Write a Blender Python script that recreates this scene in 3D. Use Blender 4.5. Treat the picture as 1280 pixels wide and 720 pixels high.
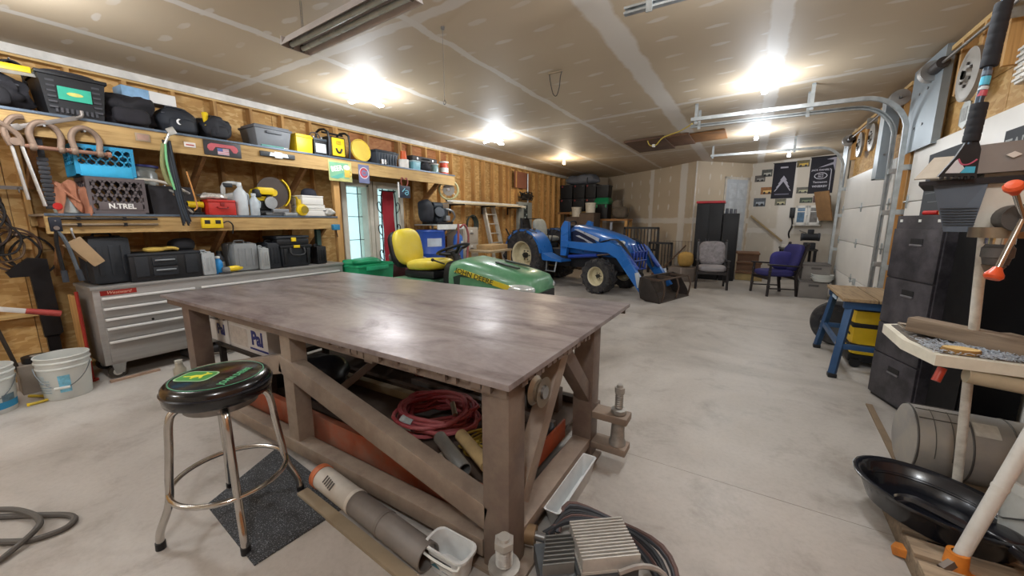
import bpy, bmesh, math, random
from mathutils import Vector as V, Matrix, Euler, noise
R = math.radians
PI = math.pi
for o in list(bpy.data.objects):
    bpy.data.objects.remove(o, do_unlink=True)
SC = bpy.context.scene
COL = SC.collection

# ---------------------------------------------------------------- camera, world, exposure
cd = bpy.data.cameras.new('camera')
cam = bpy.data.objects.new('camera', cd)
COL.objects.link(cam)
cam.location = (0, 0, 1.5)
cam.rotation_euler = (R(90 - 9.93), 0, R(31.6))
cd.sensor_width = 36
cd.lens = 36 * 480 / 1280
cd.clip_start = 0.02
SC.camera = cam
SC.view_settings.view_transform = 'Standard'
SC.view_settings.look = 'None'
SC.view_settings.gamma = 1
SC.view_settings.use_curve_mapping = False
SC.view_settings.exposure = 0.1
wd = bpy.data.worlds.new('sky')
SC.world = wd
wd.use_nodes = True
bg = wd.node_tree.nodes['Background']
bg.inputs['Color'].default_value = (0.78, 0.95, 1.0, 1)
bg.inputs['Strength'].default_value = 1.6
LAMP_POWER = 52

# ---------------------------------------------------------------- helpers
def lin(c):
    if isinstance(c, str):
        c = c.lstrip('#')
        c = tuple(int(c[i:i + 2], 16) / 255 for i in (0, 2, 4))
    return tuple((x / 12.92 if x <= 0.04045 else ((x + 0.055) / 1.055) ** 2.4) for x in c) + (1,)

MATS = {}
def nodes(name):
    m = bpy.data.materials.new(name)
    m.use_nodes = True
    nt = m.node_tree
    return m, nt, nt.nodes['Principled BSDF']

def ramp(nt, fac, stops):
    r = nt.nodes.new('ShaderNodeValToRGB')
    e = r.color_ramp.elements
    e[0].position, e[0].color = stops[0]
    e[1].position, e[1].color = stops[-1]
    for p, c in stops[1:-1]:
        x = e.new(p); x.color = c
    nt.links.new(fac, r.inputs[0])
    return r.outputs[0]

def noisetex(nt, scale, detail=4, rough=0.6, co=None, stretch=None, dist=0.0):
    t = nt.nodes.new('ShaderNodeTexNoise')
    t.inputs['Scale'].default_value = scale
    t.inputs['Detail'].default_value = detail
    t.inputs['Roughness'].default_value = rough
    t.inputs['Distortion'].default_value = dist
    if co is None:
        co = nt.nodes.new('ShaderNodeTexCoord').outputs['Object']
    if stretch:
        mp = nt.nodes.new('ShaderNodeMapping')
        mp.inputs['Scale'].default_value = stretch
        nt.links.new(co, mp.inputs[0]); co = mp.outputs[0]
    nt.links.new(co, t.inputs['Vector'])
    return t.outputs['Fac']

def mixc(nt, fac, a, b, mode='MIX'):
    m = nt.nodes.new('ShaderNodeMix')
    m.data_type = 'RGBA'; m.blend_type = mode
    for s, v in ((0, fac), (6, a), (7, b)):
        if hasattr(v, 'node'): nt.links.new(v, m.inputs[s])
        else: m.inputs[s].default_value = v
    return m.outputs[2]

def mth(nt, op, a, b=None, c=None, clamp=False):
    m = nt.nodes.new('ShaderNodeMath'); m.operation = op; m.use_clamp = clamp
    for i, v in enumerate((a, b, c)):
        if v is None: continue
        if hasattr(v, 'node'): nt.links.new(v, m.inputs[i])
        else: m.inputs[i].default_value = v
    return m.outputs[0]

def bump(nt, bs, h, strength=0.2, dist=0.01):
    b = nt.nodes.new('ShaderNodeBump')
    b.inputs['Strength'].default_value = strength
    b.inputs['Distance'].default_value = dist
    nt.links.new(h, b.inputs['Height'])
    nt.links.new(b.outputs[0], bs.inputs['Normal'])

def M(col, rough=0.5, metal=0.0, var=0.18, scale=6.0, bmp=0.0, stretch=None, dust=None, emit=0, coat=0):
    """plain painted, plastic, metal or cloth material: base colour broken up by noise, optional dust"""
    key = (col, rough, metal, var, scale, bmp, stretch, dust, emit, coat)
    if key in MATS: return MATS[key]
    m, nt, bs = nodes('surface_%d' % len(MATS))
    c = lin(col)
    n = noisetex(nt, scale, 4, 0.6, None, stretch)
    lo = tuple(x * (1 - var) for x in c[:3]) + (1,)
    hi = tuple(min(1, x * (1 + var)) for x in c[:3]) + (1,)
    out = ramp(nt, n, [(0.3, lo), (0.7, hi)])
    if dust:
        n2 = noisetex(nt, scale * 0.6 + 1.3, 6, 0.7)
        f = ramp(nt, n2, [(0.42, (0, 0, 0, 1)), (0.7, (dust[1],) * 3 + (1,))])
        out = mixc(nt, f, out, lin(dust[0]))
    nt.links.new(out, bs.inputs['Base Color'])
    rr = ramp(nt, n, [(0.2, (max(0.03, rough - 0.08),) * 3 + (1,)), (0.8, (min(1, rough + 0.1),) * 3 + (1,))])
    nt.links.new(rr, bs.inputs['Roughness'])
    bs.inputs['Metallic'].default_value = metal
    if coat: bs.inputs['Coat Weight'].default_value = coat; bs.inputs['Coat Roughness'].default_value = 0.1
    if bmp: bump(nt, bs, noisetex(nt, scale * 6, 4), bmp, 0.005)
    if emit:
        bs.inputs['Emission Color'].default_value = c
        bs.inputs['Emission Strength'].default_value = emit
    MATS[key] = m
    return m

def wood(col, dark, name, sc=1.0, axis=2, rough=0.75, rnd=0.35):
    """sawn lumber: streaks along one axis, a tint per board"""
    key = ('wood', name)
    if key in MATS: return MATS[key]
    m, nt, bs = nodes(name)
    st = [14 * sc, 14 * sc, 14 * sc]; st[axis] = 0.9 * sc
    n = noisetex(nt, 2.0, 6, 0.65, None, tuple(st), 0.6)
    n2 = noisetex(nt, 1.3 * sc, 3)
    out = ramp(nt, n, [(0.25, lin(dark)), (0.5, lin(col)), (0.8, tuple(min(1, x * 1.18) for x in lin(col)[:3]) + (1,))])
    f = ramp(nt, n2, [(0.35, (0.75, 0.7, 0.66, 1)), (0.65, (1.05, 1.03, 1, 1))])
    out = mixc(nt, 1.0, out, f, 'MULTIPLY')
    oi = nt.nodes.new('ShaderNodeObjectInfo')
    rv = ramp(nt, oi.outputs['Random'], [(0, (1 - rnd,) * 3 + (1,)), (1, (1.1,) * 3 + (1,))])
    out = mixc(nt, 1.0, out, rv, 'MULTIPLY')
    nt.links.new(out, bs.inputs['Base Color'])
    bs.inputs['Roughness'].default_value = rough
    bump(nt, bs, n, 0.25, 0.004)
    MATS[key] = m
    return m

def smooth(me, ang=38):
    me.shade_smooth()
    me.set_sharp_from_angle(angle=R(ang))

class MB:
    """collects shapes into one mesh"""
    def __init__(s, mtx=None):
        s.bm = bmesh.new(); s.m = mtx or Matrix.Identity(4)
    def _new(s, vs, fs, m=None):
        m = s.m @ m if m is not None else s.m
        bv = [s.bm.verts.new(m @ V(v)) for v in vs]
        for f in fs:
            try: s.bm.faces.new([bv[i] for i in f])
            except ValueError: pass
        return bv
    def box(s, c, d, r=(0, 0, 0), bev=0.0, tx=1.0, ty=1.0):
        """centre, size, euler; tx ty taper the bottom"""
        m = Matrix.Translation(c) @ Euler(r).to_matrix().to_4x4()
        x, y, z = d[0] / 2, d[1] / 2, d[2] / 2
        vs = [(-x * tx, -y * ty, -z), (x * tx, -y * ty, -z), (x * tx, y * ty, -z), (-x * tx, y * ty, -z), (-x, -y, z), (x, -y, z), (x, y, z), (-x, y, z)]
        fs = [(0, 3, 2, 1), (4, 5, 6, 7), (0, 1, 5, 4), (1, 2, 6, 5), (2, 3, 7, 6), (3, 0, 4, 7)]
        bv = s._new(vs, fs, m)
        if bev:
            es = list({e for v in bv for e in v.link_edges})
            bmesh.ops.bevel(s.bm, geom=es, offset=bev, segments=2, affect='EDGES', profile=0.6)
        return s
    def bx(s, x0, x1, y0, y1, z0, z1, bev=0.0):
        return s.box(((x0 + x1) / 2, (y0 + y1) / 2, (z0 + z1) / 2), (abs(x1 - x0), abs(y1 - y0), abs(z1 - z0)), bev=bev)
    def beam(s, p0, p1, w, h, roll=0.0, bev=0.0):
        """rectangular bar between two points, w sideways, h up"""
        p0, p1 = V(p0), V(p1)
        d = p1 - p0
        q = d.to_track_quat('X', 'Z')
        m = Matrix.Translation((p0 + p1) / 2) @ q.to_matrix().to_4x4() @ Matrix.Rotation(roll, 4, 'X')
        old = s.m; s.m = old @ m
        s.box((0, 0, 0), (d.length, w, h), bev=bev)
        s.m = old
        return s
    def cyl(s, p0, p1, r0, r1=None, n=16):
        r1 = r0 if r1 is None else r1
        p0, p1 = V(p0), V(p1)
        q = (p1 - p0).to_track_quat('Z', 'Y').to_matrix().to_4x4()
        L = (p1 - p0).length
        vs = []
        for z, r in ((0, r0), (L, r1)):
            for i in range(n):
                a = 2 * PI * i / n
                vs.append((r * math.cos(a), r * math.sin(a), z))
        fs = [(i, (i + 1) % n, n + (i + 1) % n, n + i) for i in range(n)]
        fs += [tuple(range(n - 1, -1, -1)), tuple(range(n, 2 * n))]
        s._new(vs, fs, Matrix.Translation(p0) @ q)
        return s
    def lathe(s, prof, n=24, m=None, a0=0.0, a1=2 * PI):
        full = abs(a1 - a0 - 2 * PI) < 1e-6
        k = n if full else n + 1
        vs, fs = [], []
        for r, z in prof:
            for i in range(k):
                a = a0 + (a1 - a0) * i / n
                vs.append((max(r, 1e-4) * math.cos(a), max(r, 1e-4) * math.sin(a), z))
        for j in range(len(prof) - 1):
            for i in range(n):
                i2 = (i + 1) % k
                fs.append((j * k + i, j * k + i2, (j + 1) * k + i2, (j + 1) * k + i))
        s._new(vs, fs, m)
        return s
    def tube(s, pts, r, n=8, closed=False, sub=0, rs=None):
        P = [V(p) for p in pts]
        if sub: P = spline(P, sub, closed)
        k = len(P)
        t0 = (P[1] - P[0]).normalized()
        up = V((0, 0, 1)) if abs(t0.z) < 0.9 else V((1, 0, 0))
        nrm = t0.cross(up).normalized()
        vs, fs = [], []
        for i in range(k):
            if closed: t = (P[(i + 1) % k] - P[i - 1])
            else: t = P[min(i + 1, k - 1)] - P[max(i - 1, 0)]
            if t.length < 1e-9: t = t0
            t = t.normalized()
            nrm = (nrm - t * nrm.dot(t))
            nrm = nrm.normalized() if nrm.length > 1e-6 else t.orthogonal().normalized()
            b = t.cross(nrm)
            rr = rs[min(i, len(rs) - 1)] if rs else r
            for j in range(n):
                a = 2 * PI * j / n
                vs.append(P[i] + (nrm * math.cos(a) + b * math.sin(a)) * rr)
        for i in range(k if closed else k - 1):
            i2 = (i + 1) % k
            for j in range(n):
                j2 = (j + 1) % n
                fs.append((i * n + j, i * n + j2, i2 * n + j2, i2 * n + j))
        if not closed:
            fs += [tuple(range(n - 1, -1, -1)), tuple(range((k - 1) * n, k * n))]
        s._new(vs, fs)
        return s
    def prism(s, poly, t, m=None):
        """polygon in local XY, thickness t along local Z"""
        n = len(poly)
        vs = [(x, y, 0) for x, y in poly] + [(x, y, t) for x, y in poly]
        fs = [tuple(range(n - 1, -1, -1)), tuple(range(n, 2 * n))]
        fs += [(i, (i + 1) % n, n + (i + 1) % n, n + i) for i in range(n)]
        s._new(vs, fs, m)
        return s
    def sph(s, c, r, seg=16, ring=10):
        if not hasattr(r, '__len__'): r = (r, r, r)
        prof = [(math.sin(PI * i / ring), -math.cos(PI * i / ring)) for i in range(ring + 1)]
        return s.lathe(prof, seg, Matrix.Translation(c) @ Matrix.Diagonal((r[0], r[1], r[2], 1)))
    def loft(s, rings, cap=True):
        n = len(rings[0])
        vs = [p for r in rings for p in r]
        fs = []
        for i in range(len(rings) - 1):
            for j in range(n):
                j2 = (j + 1) % n
                fs.append((i * n + j, i * n + j2, (i + 1) * n + j2, (i + 1) * n + j))
        if cap: fs += [tuple(range(n - 1, -1, -1)), tuple(range((len(rings) - 1) * n, len(rings) * n))]
        s._new(vs, fs)
        return s
    def blob(s, c, d, seed=0, amp=0.12, p=3.0, fr=5.0, r=(0, 0, 0), flat=True, seg=28, ring=18):
        """soft lump: rounded box with folds; c is the base centre"""
        m = Matrix.Translation(c) @ Euler(r).to_matrix().to_4x4()
        vs, fs = [], []
        for i in range(ring + 1):
            ph = PI * i / ring
            for j in range(seg):
                th = 2 * PI * j / seg
                v = V((math.sin(ph) * math.cos(th), math.sin(ph) * math.sin(th), -math.cos(ph)))
                k = (abs(v.x) ** p + abs(v.y) ** p + abs(v.z) ** p) ** (-1 / p)
                q = V((v.x * k * d[0] / 2, v.y * k * d[1] / 2, v.z * k * d[2] / 2))
                a = noise.noise(q * fr + V((seed * 7.1, seed * 3.3, 1.7))) + 0.5 * noise.noise(q * fr * 2.3 + V((seed, 0, 0)))
                q *= 1 + amp * a
                q.z = max(q.z + d[2] / 2, 0.0) if flat else q.z + d[2] / 2
                vs.append(q)
        for i in range(ring):
            for j in range(seg):
                j2 = (j + 1) % seg
                fs.append((i * seg + j, i * seg + j2, (i + 1) * seg + j2, (i + 1) * seg + j))
        s._new(vs, fs, m)
        return s
    def build(s, name, mat, parent=None, ang=38, loc=None, rot=None):
        bmesh.ops.remove_doubles(s.bm, verts=s.bm.verts, dist=1e-5)
        bmesh.ops.recalc_face_normals(s.bm, faces=s.bm.faces)
        me = bpy.data.meshes.new(name)
        s.bm.to_mesh(me); s.bm.free()
        smooth(me, ang)
        if mat: me.materials.append(mat)
        o = bpy.data.objects.new(name, me)
        COL.objects.link(o)
        if parent: o.parent = parent
        if loc: o.location = loc
        if rot: o.rotation_euler = rot
        return o

def spline(P, sub, closed=False):
    out = []
    n = len(P)
    rng = range(n if closed else n - 1)
    for i in rng:
        p0 = P[i - 1] if (closed or i > 0) else P[0]
        p1 = P[i]; p2 = P[(i + 1) % n]
        p3 = P[(i + 2) % n] if (closed or i + 2 < n) else P[-1]
        for k in range(sub):
            t = k / sub
            out.append(0.5 * ((2 * p1) + (p2 - p0) * t + (2 * p0 - 5 * p1 + 4 * p2 - p3) * t * t + (3 * p1 - p0 - 3 * p2 + p3) * t ** 3))
    if not closed: out.append(P[-1])
    return out

def tag(o, label=None, cat=None, group=None, kind=None):
    if label: o['label'] = label
    if cat: o['category'] = cat
    if group: o['group'] = group
    if kind: o['kind'] = kind
    return o

def T(name, label, cat, loc=(0, 0, 0), rz=0.0, group=None, rot=None):
    o = bpy.data.objects.new(name, None)
    o.empty_display_size = 0.1
    COL.objects.link(o)
    o.location = loc
    o.rotation_euler = rot or (0, 0, rz)
    return tag(o, label, cat, group)

def dup(o, parent=None):
    c = o.copy(); COL.objects.link(c)
    if parent: c.parent = parent
    for ch in [x for x in o.children]:
        dup(ch, c)
    return c

def txt(body, size, mat, parent, loc, rot, name='lettering', ext=0.0008, bold=0.0, shear=0.0, sx=1.0):
    cu = bpy.data.curves.new(name, 'FONT')
    cu.body = body; cu.size = size; cu.extrude = ext; cu.offset = bold; cu.shear = shear
    cu.align_x = 'CENTER'; cu.align_y = 'CENTER'; cu.resolution_u = 3
    cu.materials.append(mat)
    tmp = bpy.data.objects.new(name, cu)
    COL.objects.link(tmp)
    me = bpy.data.meshes.new_from_object(tmp)
    bpy.data.objects.remove(tmp, do_unlink=True)
    bpy.data.curves.remove(cu)
    me.name = name
    if not me.materials: me.materials.append(mat)
    o = bpy.data.objects.new(name, me)
    COL.objects.link(o)
    o.parent = parent; o.location = loc; o.rotation_euler = rot; o.scale = (sx, 1, 1)
    return o
FX = (R(90), 0, R(90))     # lettering on a face that looks along +X
FNX = (R(90), 0, R(-90))   # ... along -X
FNY = (R(90), 0, 0)        # ... along -Y

# shared materials
BLACKP = M('#111216', 0.5, 0, 0.3, 5)
BLACKM = M('#101013', 0.4, 0.2, 0.3, 5)
CHAR = M('#1f2329', 0.55, 0, 0.25, 6)
WHITEP = M('#d9dcd8', 0.45, 0, 0.1, 4, 0, None, ('#a8a296', 0.35))
CHROME = M('#c9c6c2', 0.15, 1.0, 0.12, 9)
STEEL = M('#9a9a9a', 0.32, 1.0, 0.2, 7)
GALV = M('#aeb3b4', 0.42, 0.8, 0.18, 12)
YELLOW = M('#e8c61a', 0.4, 0, 0.12, 5)
BLUEP = M('#1d58a8', 0.35, 0.0, 0.18, 3, 0, None, None, 0, 0.4)
REDP = M('#b3201c', 0.4, 0, 0.15, 5)
RUBBER = M('#26262a', 0.85, 0, 0.3, 9, 0.2, None, ('#6d675f', 0.45))
LUMBER = wood('#d3a667', '#a87c48', 'lumber_upright', 1.0, 2)
LUMBERY = wood('#cfae74', '#9c7743', 'lumber_along', 1.0, 1)
LUMBERX = wood('#a3774a', '#75512f', 'lumber_across', 1.0, 0)
GREYWOOD = wood('#a3927c', '#6b5d4c', 'weathered_plank', 1.0, 0, 0.85)
# ================================================================ the setting
def floor_mat():
    m, nt, bs = nodes('concrete_floor')
    co = nt.nodes.new('ShaderNodeTexCoord').outputs['Object']
    a = noisetex(nt, 0.55, 6, 0.62, co, None, 0.8)
    b = noisetex(nt, 2.6, 8, 0.7, co, None, 0.4)
    c = noisetex(nt, 38, 4, 0.7, co)
    base = ramp(nt, a, [(0.3, lin('#9a948d')), (0.5, lin('#b4aea7')), (0.68, lin('#c4bfb9'))])
    st = ramp(nt, b, [(0.3, (0.62, 0.59, 0.56, 1)), (0.47, (0.95, 0.95, 0.95, 1)), (0.75, (1.08, 1.08, 1.08, 1))])
    out = mixc(nt, 0.8, base, st, 'MULTIPLY')
    sp = ramp(nt, c, [(0.3, (0.86, 0.85, 0.84, 1)), (0.55, (1, 1, 1, 1))])
    out = mixc(nt, 0.6, out, sp, 'MULTIPLY')
    v = nt.nodes.new('ShaderNodeTexVoronoi'); v.inputs['Scale'].default_value = 1.1
    nt.links.new(co, v.inputs['Vector'])
    d = mth(nt, 'ADD', v.outputs['Distance'], mth(nt, 'MULTIPLY', b, 0.25))
    spot = ramp(nt, d, [(0.13, (0.55, 0.5, 0.46, 1)), (0.24, (1, 1, 1, 1))])
    out = mixc(nt, 0.55, out, spot, 'MULTIPLY')
    nt.links.new(out, bs.inputs['Base Color'])
    rr = ramp(nt, b, [(0.3, (0.35,) * 3 + (1,)), (0.7, (0.6,) * 3 + (1,))])
    nt.links.new(rr, bs.inputs['Roughness'])
    bump(nt, bs, c, 0.08, 0.004)
    return m

def board_mat(name, base, mud, u_axis, v_axis, u_step, v_step, u_off, v_off, seams_u, seams_v, su=0.10, sv=0.034, spots=0.7):
    """unpainted drywall: paper, mudded joints along u/v and mudded screw heads (flat colours that stay put)"""
    m, nt, bs = nodes(name)
    co = nt.nodes.new('ShaderNodeTexCoord').outputs['Object']
    n1 = noisetex(nt, 3.0, 5, 0.6, co)
    n2 = noisetex(nt, 0.7, 3, 0.5, co)
    sep = nt.nodes.new('ShaderNodeSeparateXYZ')
    nt.links.new(co, sep.inputs[0])
    wob = mth(nt, 'MULTIPLY', mth(nt, 'SUBTRACT', n1, 0.5), 0.10)
    wob2 = mth(nt, 'MULTIPLY', mth(nt, 'SUBTRACT', noisetex(nt, 4.0, 3, 0.5, co, (1, 1.3, 0.8)), 0.5), 0.10)
    u = sep.outputs[u_axis]; v = sep.outputs[v_axis]
    uw = mth(nt, 'ADD', u, wob); vw = mth(nt, 'ADD', v, wob2)
    def cell(x, step, off):
        return mth(nt, 'ABSOLUTE', mth(nt, 'SUBTRACT', mth(nt, 'FLOORED_MODULO', mth(nt, 'SUBTRACT', x, off - step / 2), step), step / 2))
    du = mth(nt, 'DIVIDE', cell(uw, u_step, u_off), su)
    dv = mth(nt, 'DIVIDE', cell(vw, v_step, v_off), sv)
    dd = mth(nt, 'SQRT', mth(nt, 'ADD', mth(nt, 'POWER', du, 2.0), mth(nt, 'POWER', dv, 2.0)))
    spot = mth(nt, 'MULTIPLY', ramp(nt, dd, [(0.75, (1, 1, 1, 1)), (1.15, (0, 0, 0, 1))]), spots)
    spot = mth(nt, 'MULTIPLY', spot, ramp(nt, noisetex(nt, 1.9, 2, 0.5, co), [(0.36, (0.25,) * 3 + (1,)), (0.6, (1, 1, 1, 1))]))
    tot = spot
    def seam(x, pos, w, k=0.9):
        d = mth(nt, 'ABSOLUTE', mth(nt, 'SUBTRACT', x, pos))
        return mth(nt, 'MULTIPLY', ramp(nt, mth(nt, 'DIVIDE', d, w), [(0.75, (1, 1, 1, 1)), (1.1, (0, 0, 0, 1))]), k)
    for pos, w in seams_u: tot = mth(nt, 'MAXIMUM', tot, seam(uw, pos, w))
    for pos, w in seams_v: tot = mth(nt, 'MAXIMUM', tot, seam(vw, pos, w, 0.75))
    bc = ramp(nt, n2, [(0.3, tuple(x * 0.88 for x in lin(base)[:3]) + (1,)), (0.7, lin(base))])
    out = mixc(nt, tot, bc, lin(mud))
    nt.links.new(out, bs.inputs['Base Color'])
    bs.inputs['Roughness'].default_value = 0.62
    bump(nt, bs, tot, 0.12, 0.002)
    return m

def osb_mat(name, cols):
    m, nt, bs = nodes(name)
    co = nt.nodes.new('ShaderNodeTexCoord').outputs['Object']
    mp = nt.nodes.new('ShaderNodeMapping'); mp.inputs['Scale'].default_value = (1, 14, 34)
    nt.links.new(co, mp.inputs[0])
    v = nt.nodes.new('ShaderNodeTexVoronoi'); v.inputs['Scale'].default_value = 1.0
    nt.links.new(mp.outputs[0], v.inputs['Vector'])
    n = noisetex(nt, 2.2, 5, 0.65, co)
    sx = nt.nodes.new('ShaderNodeSeparateColor'); nt.links.new(v.outputs['Color'], sx.inputs[0])
    out = ramp(nt, sx.outputs[0], [(0.0, lin(cols[0])), (0.5, lin(cols[1])), (1.0, lin(cols[2]))])
    f = ramp(nt, n, [(0.3, (0.86, 0.82, 0.78, 1)), (0.65, (1.04, 1.02, 1.0, 1))])
    out = mixc(nt, 1.0, out, f, 'MULTIPLY')
    oi = nt.nodes.new('ShaderNodeObjectInfo')
    out = mixc(nt, 1.0, out, ramp(nt, oi.outputs['Random'], [(0, (0.82,) * 3 + (1,)), (1, (1.08,) * 3 + (1,))]), 'MULTIPLY')
    nt.links.new(out, bs.inputs['Base Color'])
    bs.inputs['Roughness'].default_value = 0.7
    bump(nt, bs, sx.outputs[0], 0.2, 0.003)
    return m

OSB = osb_mat('strand_board', ('#b88e52', '#c8a062', '#d6b47b'))
OSB2 = osb_mat('strand_board_red', ('#a0683f', '#ab7449', '#b68255'))
PAPER = '#bdab92'
MUD = '#d0cac2'
ZC = 3.05
XL, XR = -5.75, 1.5
def zceil(x): return ZC + max(0.0, (x + 2.45) * 0.036)

fl = MB().bx(-6.6, 2.2, -3.3, 15, -0.12, 0).build('floor', floor_mat()); tag(fl, kind='structure')
b = MB()
for y in (2.35, 6.35): b.bx(-5.7, 1.45, y - 0.0015, y + 0.0015, 0.0, 0.0005)
b.build('control_joint', M('#8d867c', 0.9), fl)

ceil_m = board_mat('ceiling_drywall', PAPER, MUD, 0, 1, 0.406, 0.406, -0.8, 3.55,
                   [(-2.45, 0.045), (-1.16, 0.13), (-3.67, 0.05), (-4.89, 0.05), (0.06, 0.09)],
                   [(6.1, 0.06), (2.44, 0.06), (9.8, 0.06), (-1.2, 0.06)])
b = MB()
prof = [(-6.6, ZC), (-2.45, ZC), (2.2, zceil(2.2)), (2.2, 3.5), (-6.6, 3.5)]
b.loft([[(x, y, z) for x, z in prof] for y in (-3.3, 15)])
tag(b.build('ceiling', ceil_m), kind='structure')

# ---- left wall: sheathing, bare studs and plates, two openings
Y0, Y1 = -3.0, 13.0
OP = [(4.07, 4.56, 0.55, 2.12), (4.70, 5.26, 0.55, 2.12)]
b = MB()
b.bx(-5.99, -5.87, Y0 - 0.2, OP[0][0], 0, 3.1); b.bx(-5.99, -5.87, OP[1][1], Y1 + 1.5, 0, 3.1)
b.bx(-5.99, -5.87, OP[0][1], OP[1][0], 0, 3.1)
for a0, a1, z0, z1 in OP:
    b.bx(-5.99, -5.87, a0, a1, 0, z0); b.bx(-5.99, -5.87, a0, a1, z1, 3.1)
wl = tag(b.build('wall_left', M('#8a6a44', 0.8)), kind='structure')
def clear(y0, y1): return not any(y1 > a0 - 0.02 and y0 < a1 + 0.02 for a0, a1, z0, z1 in OP)
y = Y0
k = 0
while y < Y1:
    ye = min(y + 1.219, Y1)
    for z0, z1 in ((0.02, 1.22), (1.226, 2.44), (2.446, 3.04)):
        segs = [(y, ye)]
        if z1 > 0.6 and z0 < 2.1:
            segs = []
            for s0, s1 in ((y, min(ye, OP[0][0])), (max(y, OP[1][1]), ye)):
                if s1 - s0 > 0.05: segs.append((s0, s1))
        for s0, s1 in segs:
            m = OSB2 if (z0 > 2 and 3.2 < y < 6.0) else OSB
            MB().bx(-5.87, -5.858, s0 + 0.003, s1 - 0.003, z0, z1).build('sheathing_panel', m, wl)
    y += 1.219
y = Y0 + 0.1
while y < Y1:
    if clear(y - 0.02, y + 0.02):
        MB().bx(-5.858, -5.755, y - 0.019, y + 0.019, 0.04, 2.95).build('stud', LUMBER, wl)
    y += 0.406
for yy in (3.98, 4.03, 4.63, 5.31, 5.36, 9.2, 9.3):
    MB().bx(-5.858, -5.752, yy - 0.019, yy + 0.019, 0.04, 2.95).build('stud', LUMBER, wl)
MB().bx(-5.858, -5.755, 4.02, 5.33, 2.13, 2.3).build('header_beam', LUMBERY, wl)
MB().bx(-5.858, -5.755, Y0, Y1, 0.0, 0.04).build('sole_plate', LUMBERY, wl)
MB().bx(-5.858, -5.755, Y0, Y1, 2.95, 2.99).build('top_plate', LUMBERY, wl)
for yy, zz in ((0.15, 0.72), (0.55, 0.62), (-0.3, 1.5)):
    MB().bx(-5.84, -5.77, yy - 0.2, yy + 0.2, zz - 0.02, zz + 0.02).build('blocking', LUMBERY, wl)
MB().bx(-5.752, -5.735, Y0, Y1, 2.97, 3.048).build('trim_1', M('#d8d4cc', 0.5), None).__setitem__('kind', 'structure')

# ---- other walls
WALLB = board_mat('wall_drywall', '#c4b39b', '#d6d1c9', 0, 2, 0.42, 0.4, 0.1, 0.3, [(3.55, 0.14), (2.3, 0.09)], [(1.5, 0.09)], 0.036, 0.10, 0.95)
def wall_seg(name, p, q, mat, h=3.3, t=0.12):
    p, q = V((p[0], p[1], 0)), V((q[0], q[1], 0))
    L = (q - p).length
    o = MB().bx(0, L, 0, t, 0, h).build(name, mat)
    o.location = p; o.rotation_euler = (0, 0, math.atan2(q.y - p.y, q.x - p.x))
    return tag(o, kind='structure')
PA, PB, PC, PD, PE = (-5.87, 13.1), (-4.6, 14.15), (-1.39, 11.8), (-0.1, 13.6), (1.75, 13.15)
wall_seg('wall_back_left', PA, PB, WALLB)
wall_seg('wall_back', PB, PC, WALLB)
wbc = wall_seg('wall_back_stair', PC, PD, WALLB)
WALLW = board_mat('wall_white_drywall', '#c9bfb0', '#d6d0c8', 0, 2, 0.42, 0.4, 0.1, 0.3, [(0.9, 0.2)], [(1.22, 0.08)], 0.034, 0.08, 0.3)
wpo = wall_seg('wall_back_right', PD, (2.02, 13.084), WALLW)
wall_seg('wall_front', (1.62, -3.0), (-5.87, -3.0), WALLB)
corner = MB().cyl((-1.39, 11.78, 0), (-1.39, 11.78, 3.08), 0.02, n=8).build('trim_2', M('#cfcac2', 0.5)); tag(corner, kind='structure')

# right wall: piers, headers, strand board over the doors
D1, D2, DZ = (6.72, 9.75), (2.95, 6.15), 2.28
b = MB()
b.bx(XR + 0.06, XR + 0.18, -3.2, 9.9, DZ, 3.4); b.bx(1.86, 1.98, 9.9, 13.4, 0, 3.4); b.bx(XR, 1.98, 9.755, 9.96, 0, 3.4)
b.bx(XR + 0.06, XR + 0.18, -3.2, D2[0], 0, DZ); b.bx(XR + 0.06, XR + 0.18, D2[1], D1[0], 0, DZ)
wr = tag(b.build('wall_right', M('#b9a58a', 0.8)), kind='structure')
def zc(y): return zceil(XR) - 0.01
for y0, y1, z0, z1 in ((D2[0] - 0.2, 4.55, DZ, 2.62), (4.56, D2[1] + 0.05, DZ, 2.62), (D2[0] - 0.2, 4.55, 2.625, 3.1), (4.56, D2[1] + 0.05, 2.625, 3.1),
                       (D1[0] - 0.1, 8.2, DZ, 3.1), (8.21, D1[1] + 0.1, DZ, 3.1), (D2[1] + 0.06, D1[0] - 0.11, 0.02, 1.2), (D2[1] + 0.06, D1[0] - 0.11, 1.21, 3.1),
                       (-3, -0.6, 0.02, 3.1), (-0.59, 1.5, 0.02, 3.1), (1.51, D2[0] - 0.21, 0.02, 3.1), (9.97, 13.1, 0.02, 3.15)):
    xs = 1.845 if y0 > 9.9 else XR + 0.045
    MB().bx(xs, xs + 0.014, y0, y1, z0, z1).build('sheathing_panel', WALLW if y0 > 9.8 else OSB if z0 > 1.3 else OSB2, wr)
for yy in (D2[1] + 0.02, 5.72, 5.3, 4.9, 4.5, 4.1, 3.7, 3.3, D1[0] + 0.05, 7.2, 7.9, 8.6, 9.3, D1[1] - 0.04):
    MB().bx(XR - 0.04, XR + 0.045, yy - 0.02, yy + 0.02, 2.62 if yy not in (D2[1] + 0.02, 5.72) else DZ, 3.08).build('stud', LUMBER, wr)
for d in (D1, D2):
    MB().bx(XR - 0.04, XR + 0.045, d[0] - 0.1, d[1] + 0.1, 3.08, 3.12).build('top_plate', LUMBERY, wr)
for yy in (6.3, 6.6):
    MB().bx(XR - 0.02, XR + 0.045, yy - 0.02, yy + 0.02, 0.02, 3.0).build('stud', LUMBER, wr)

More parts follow.
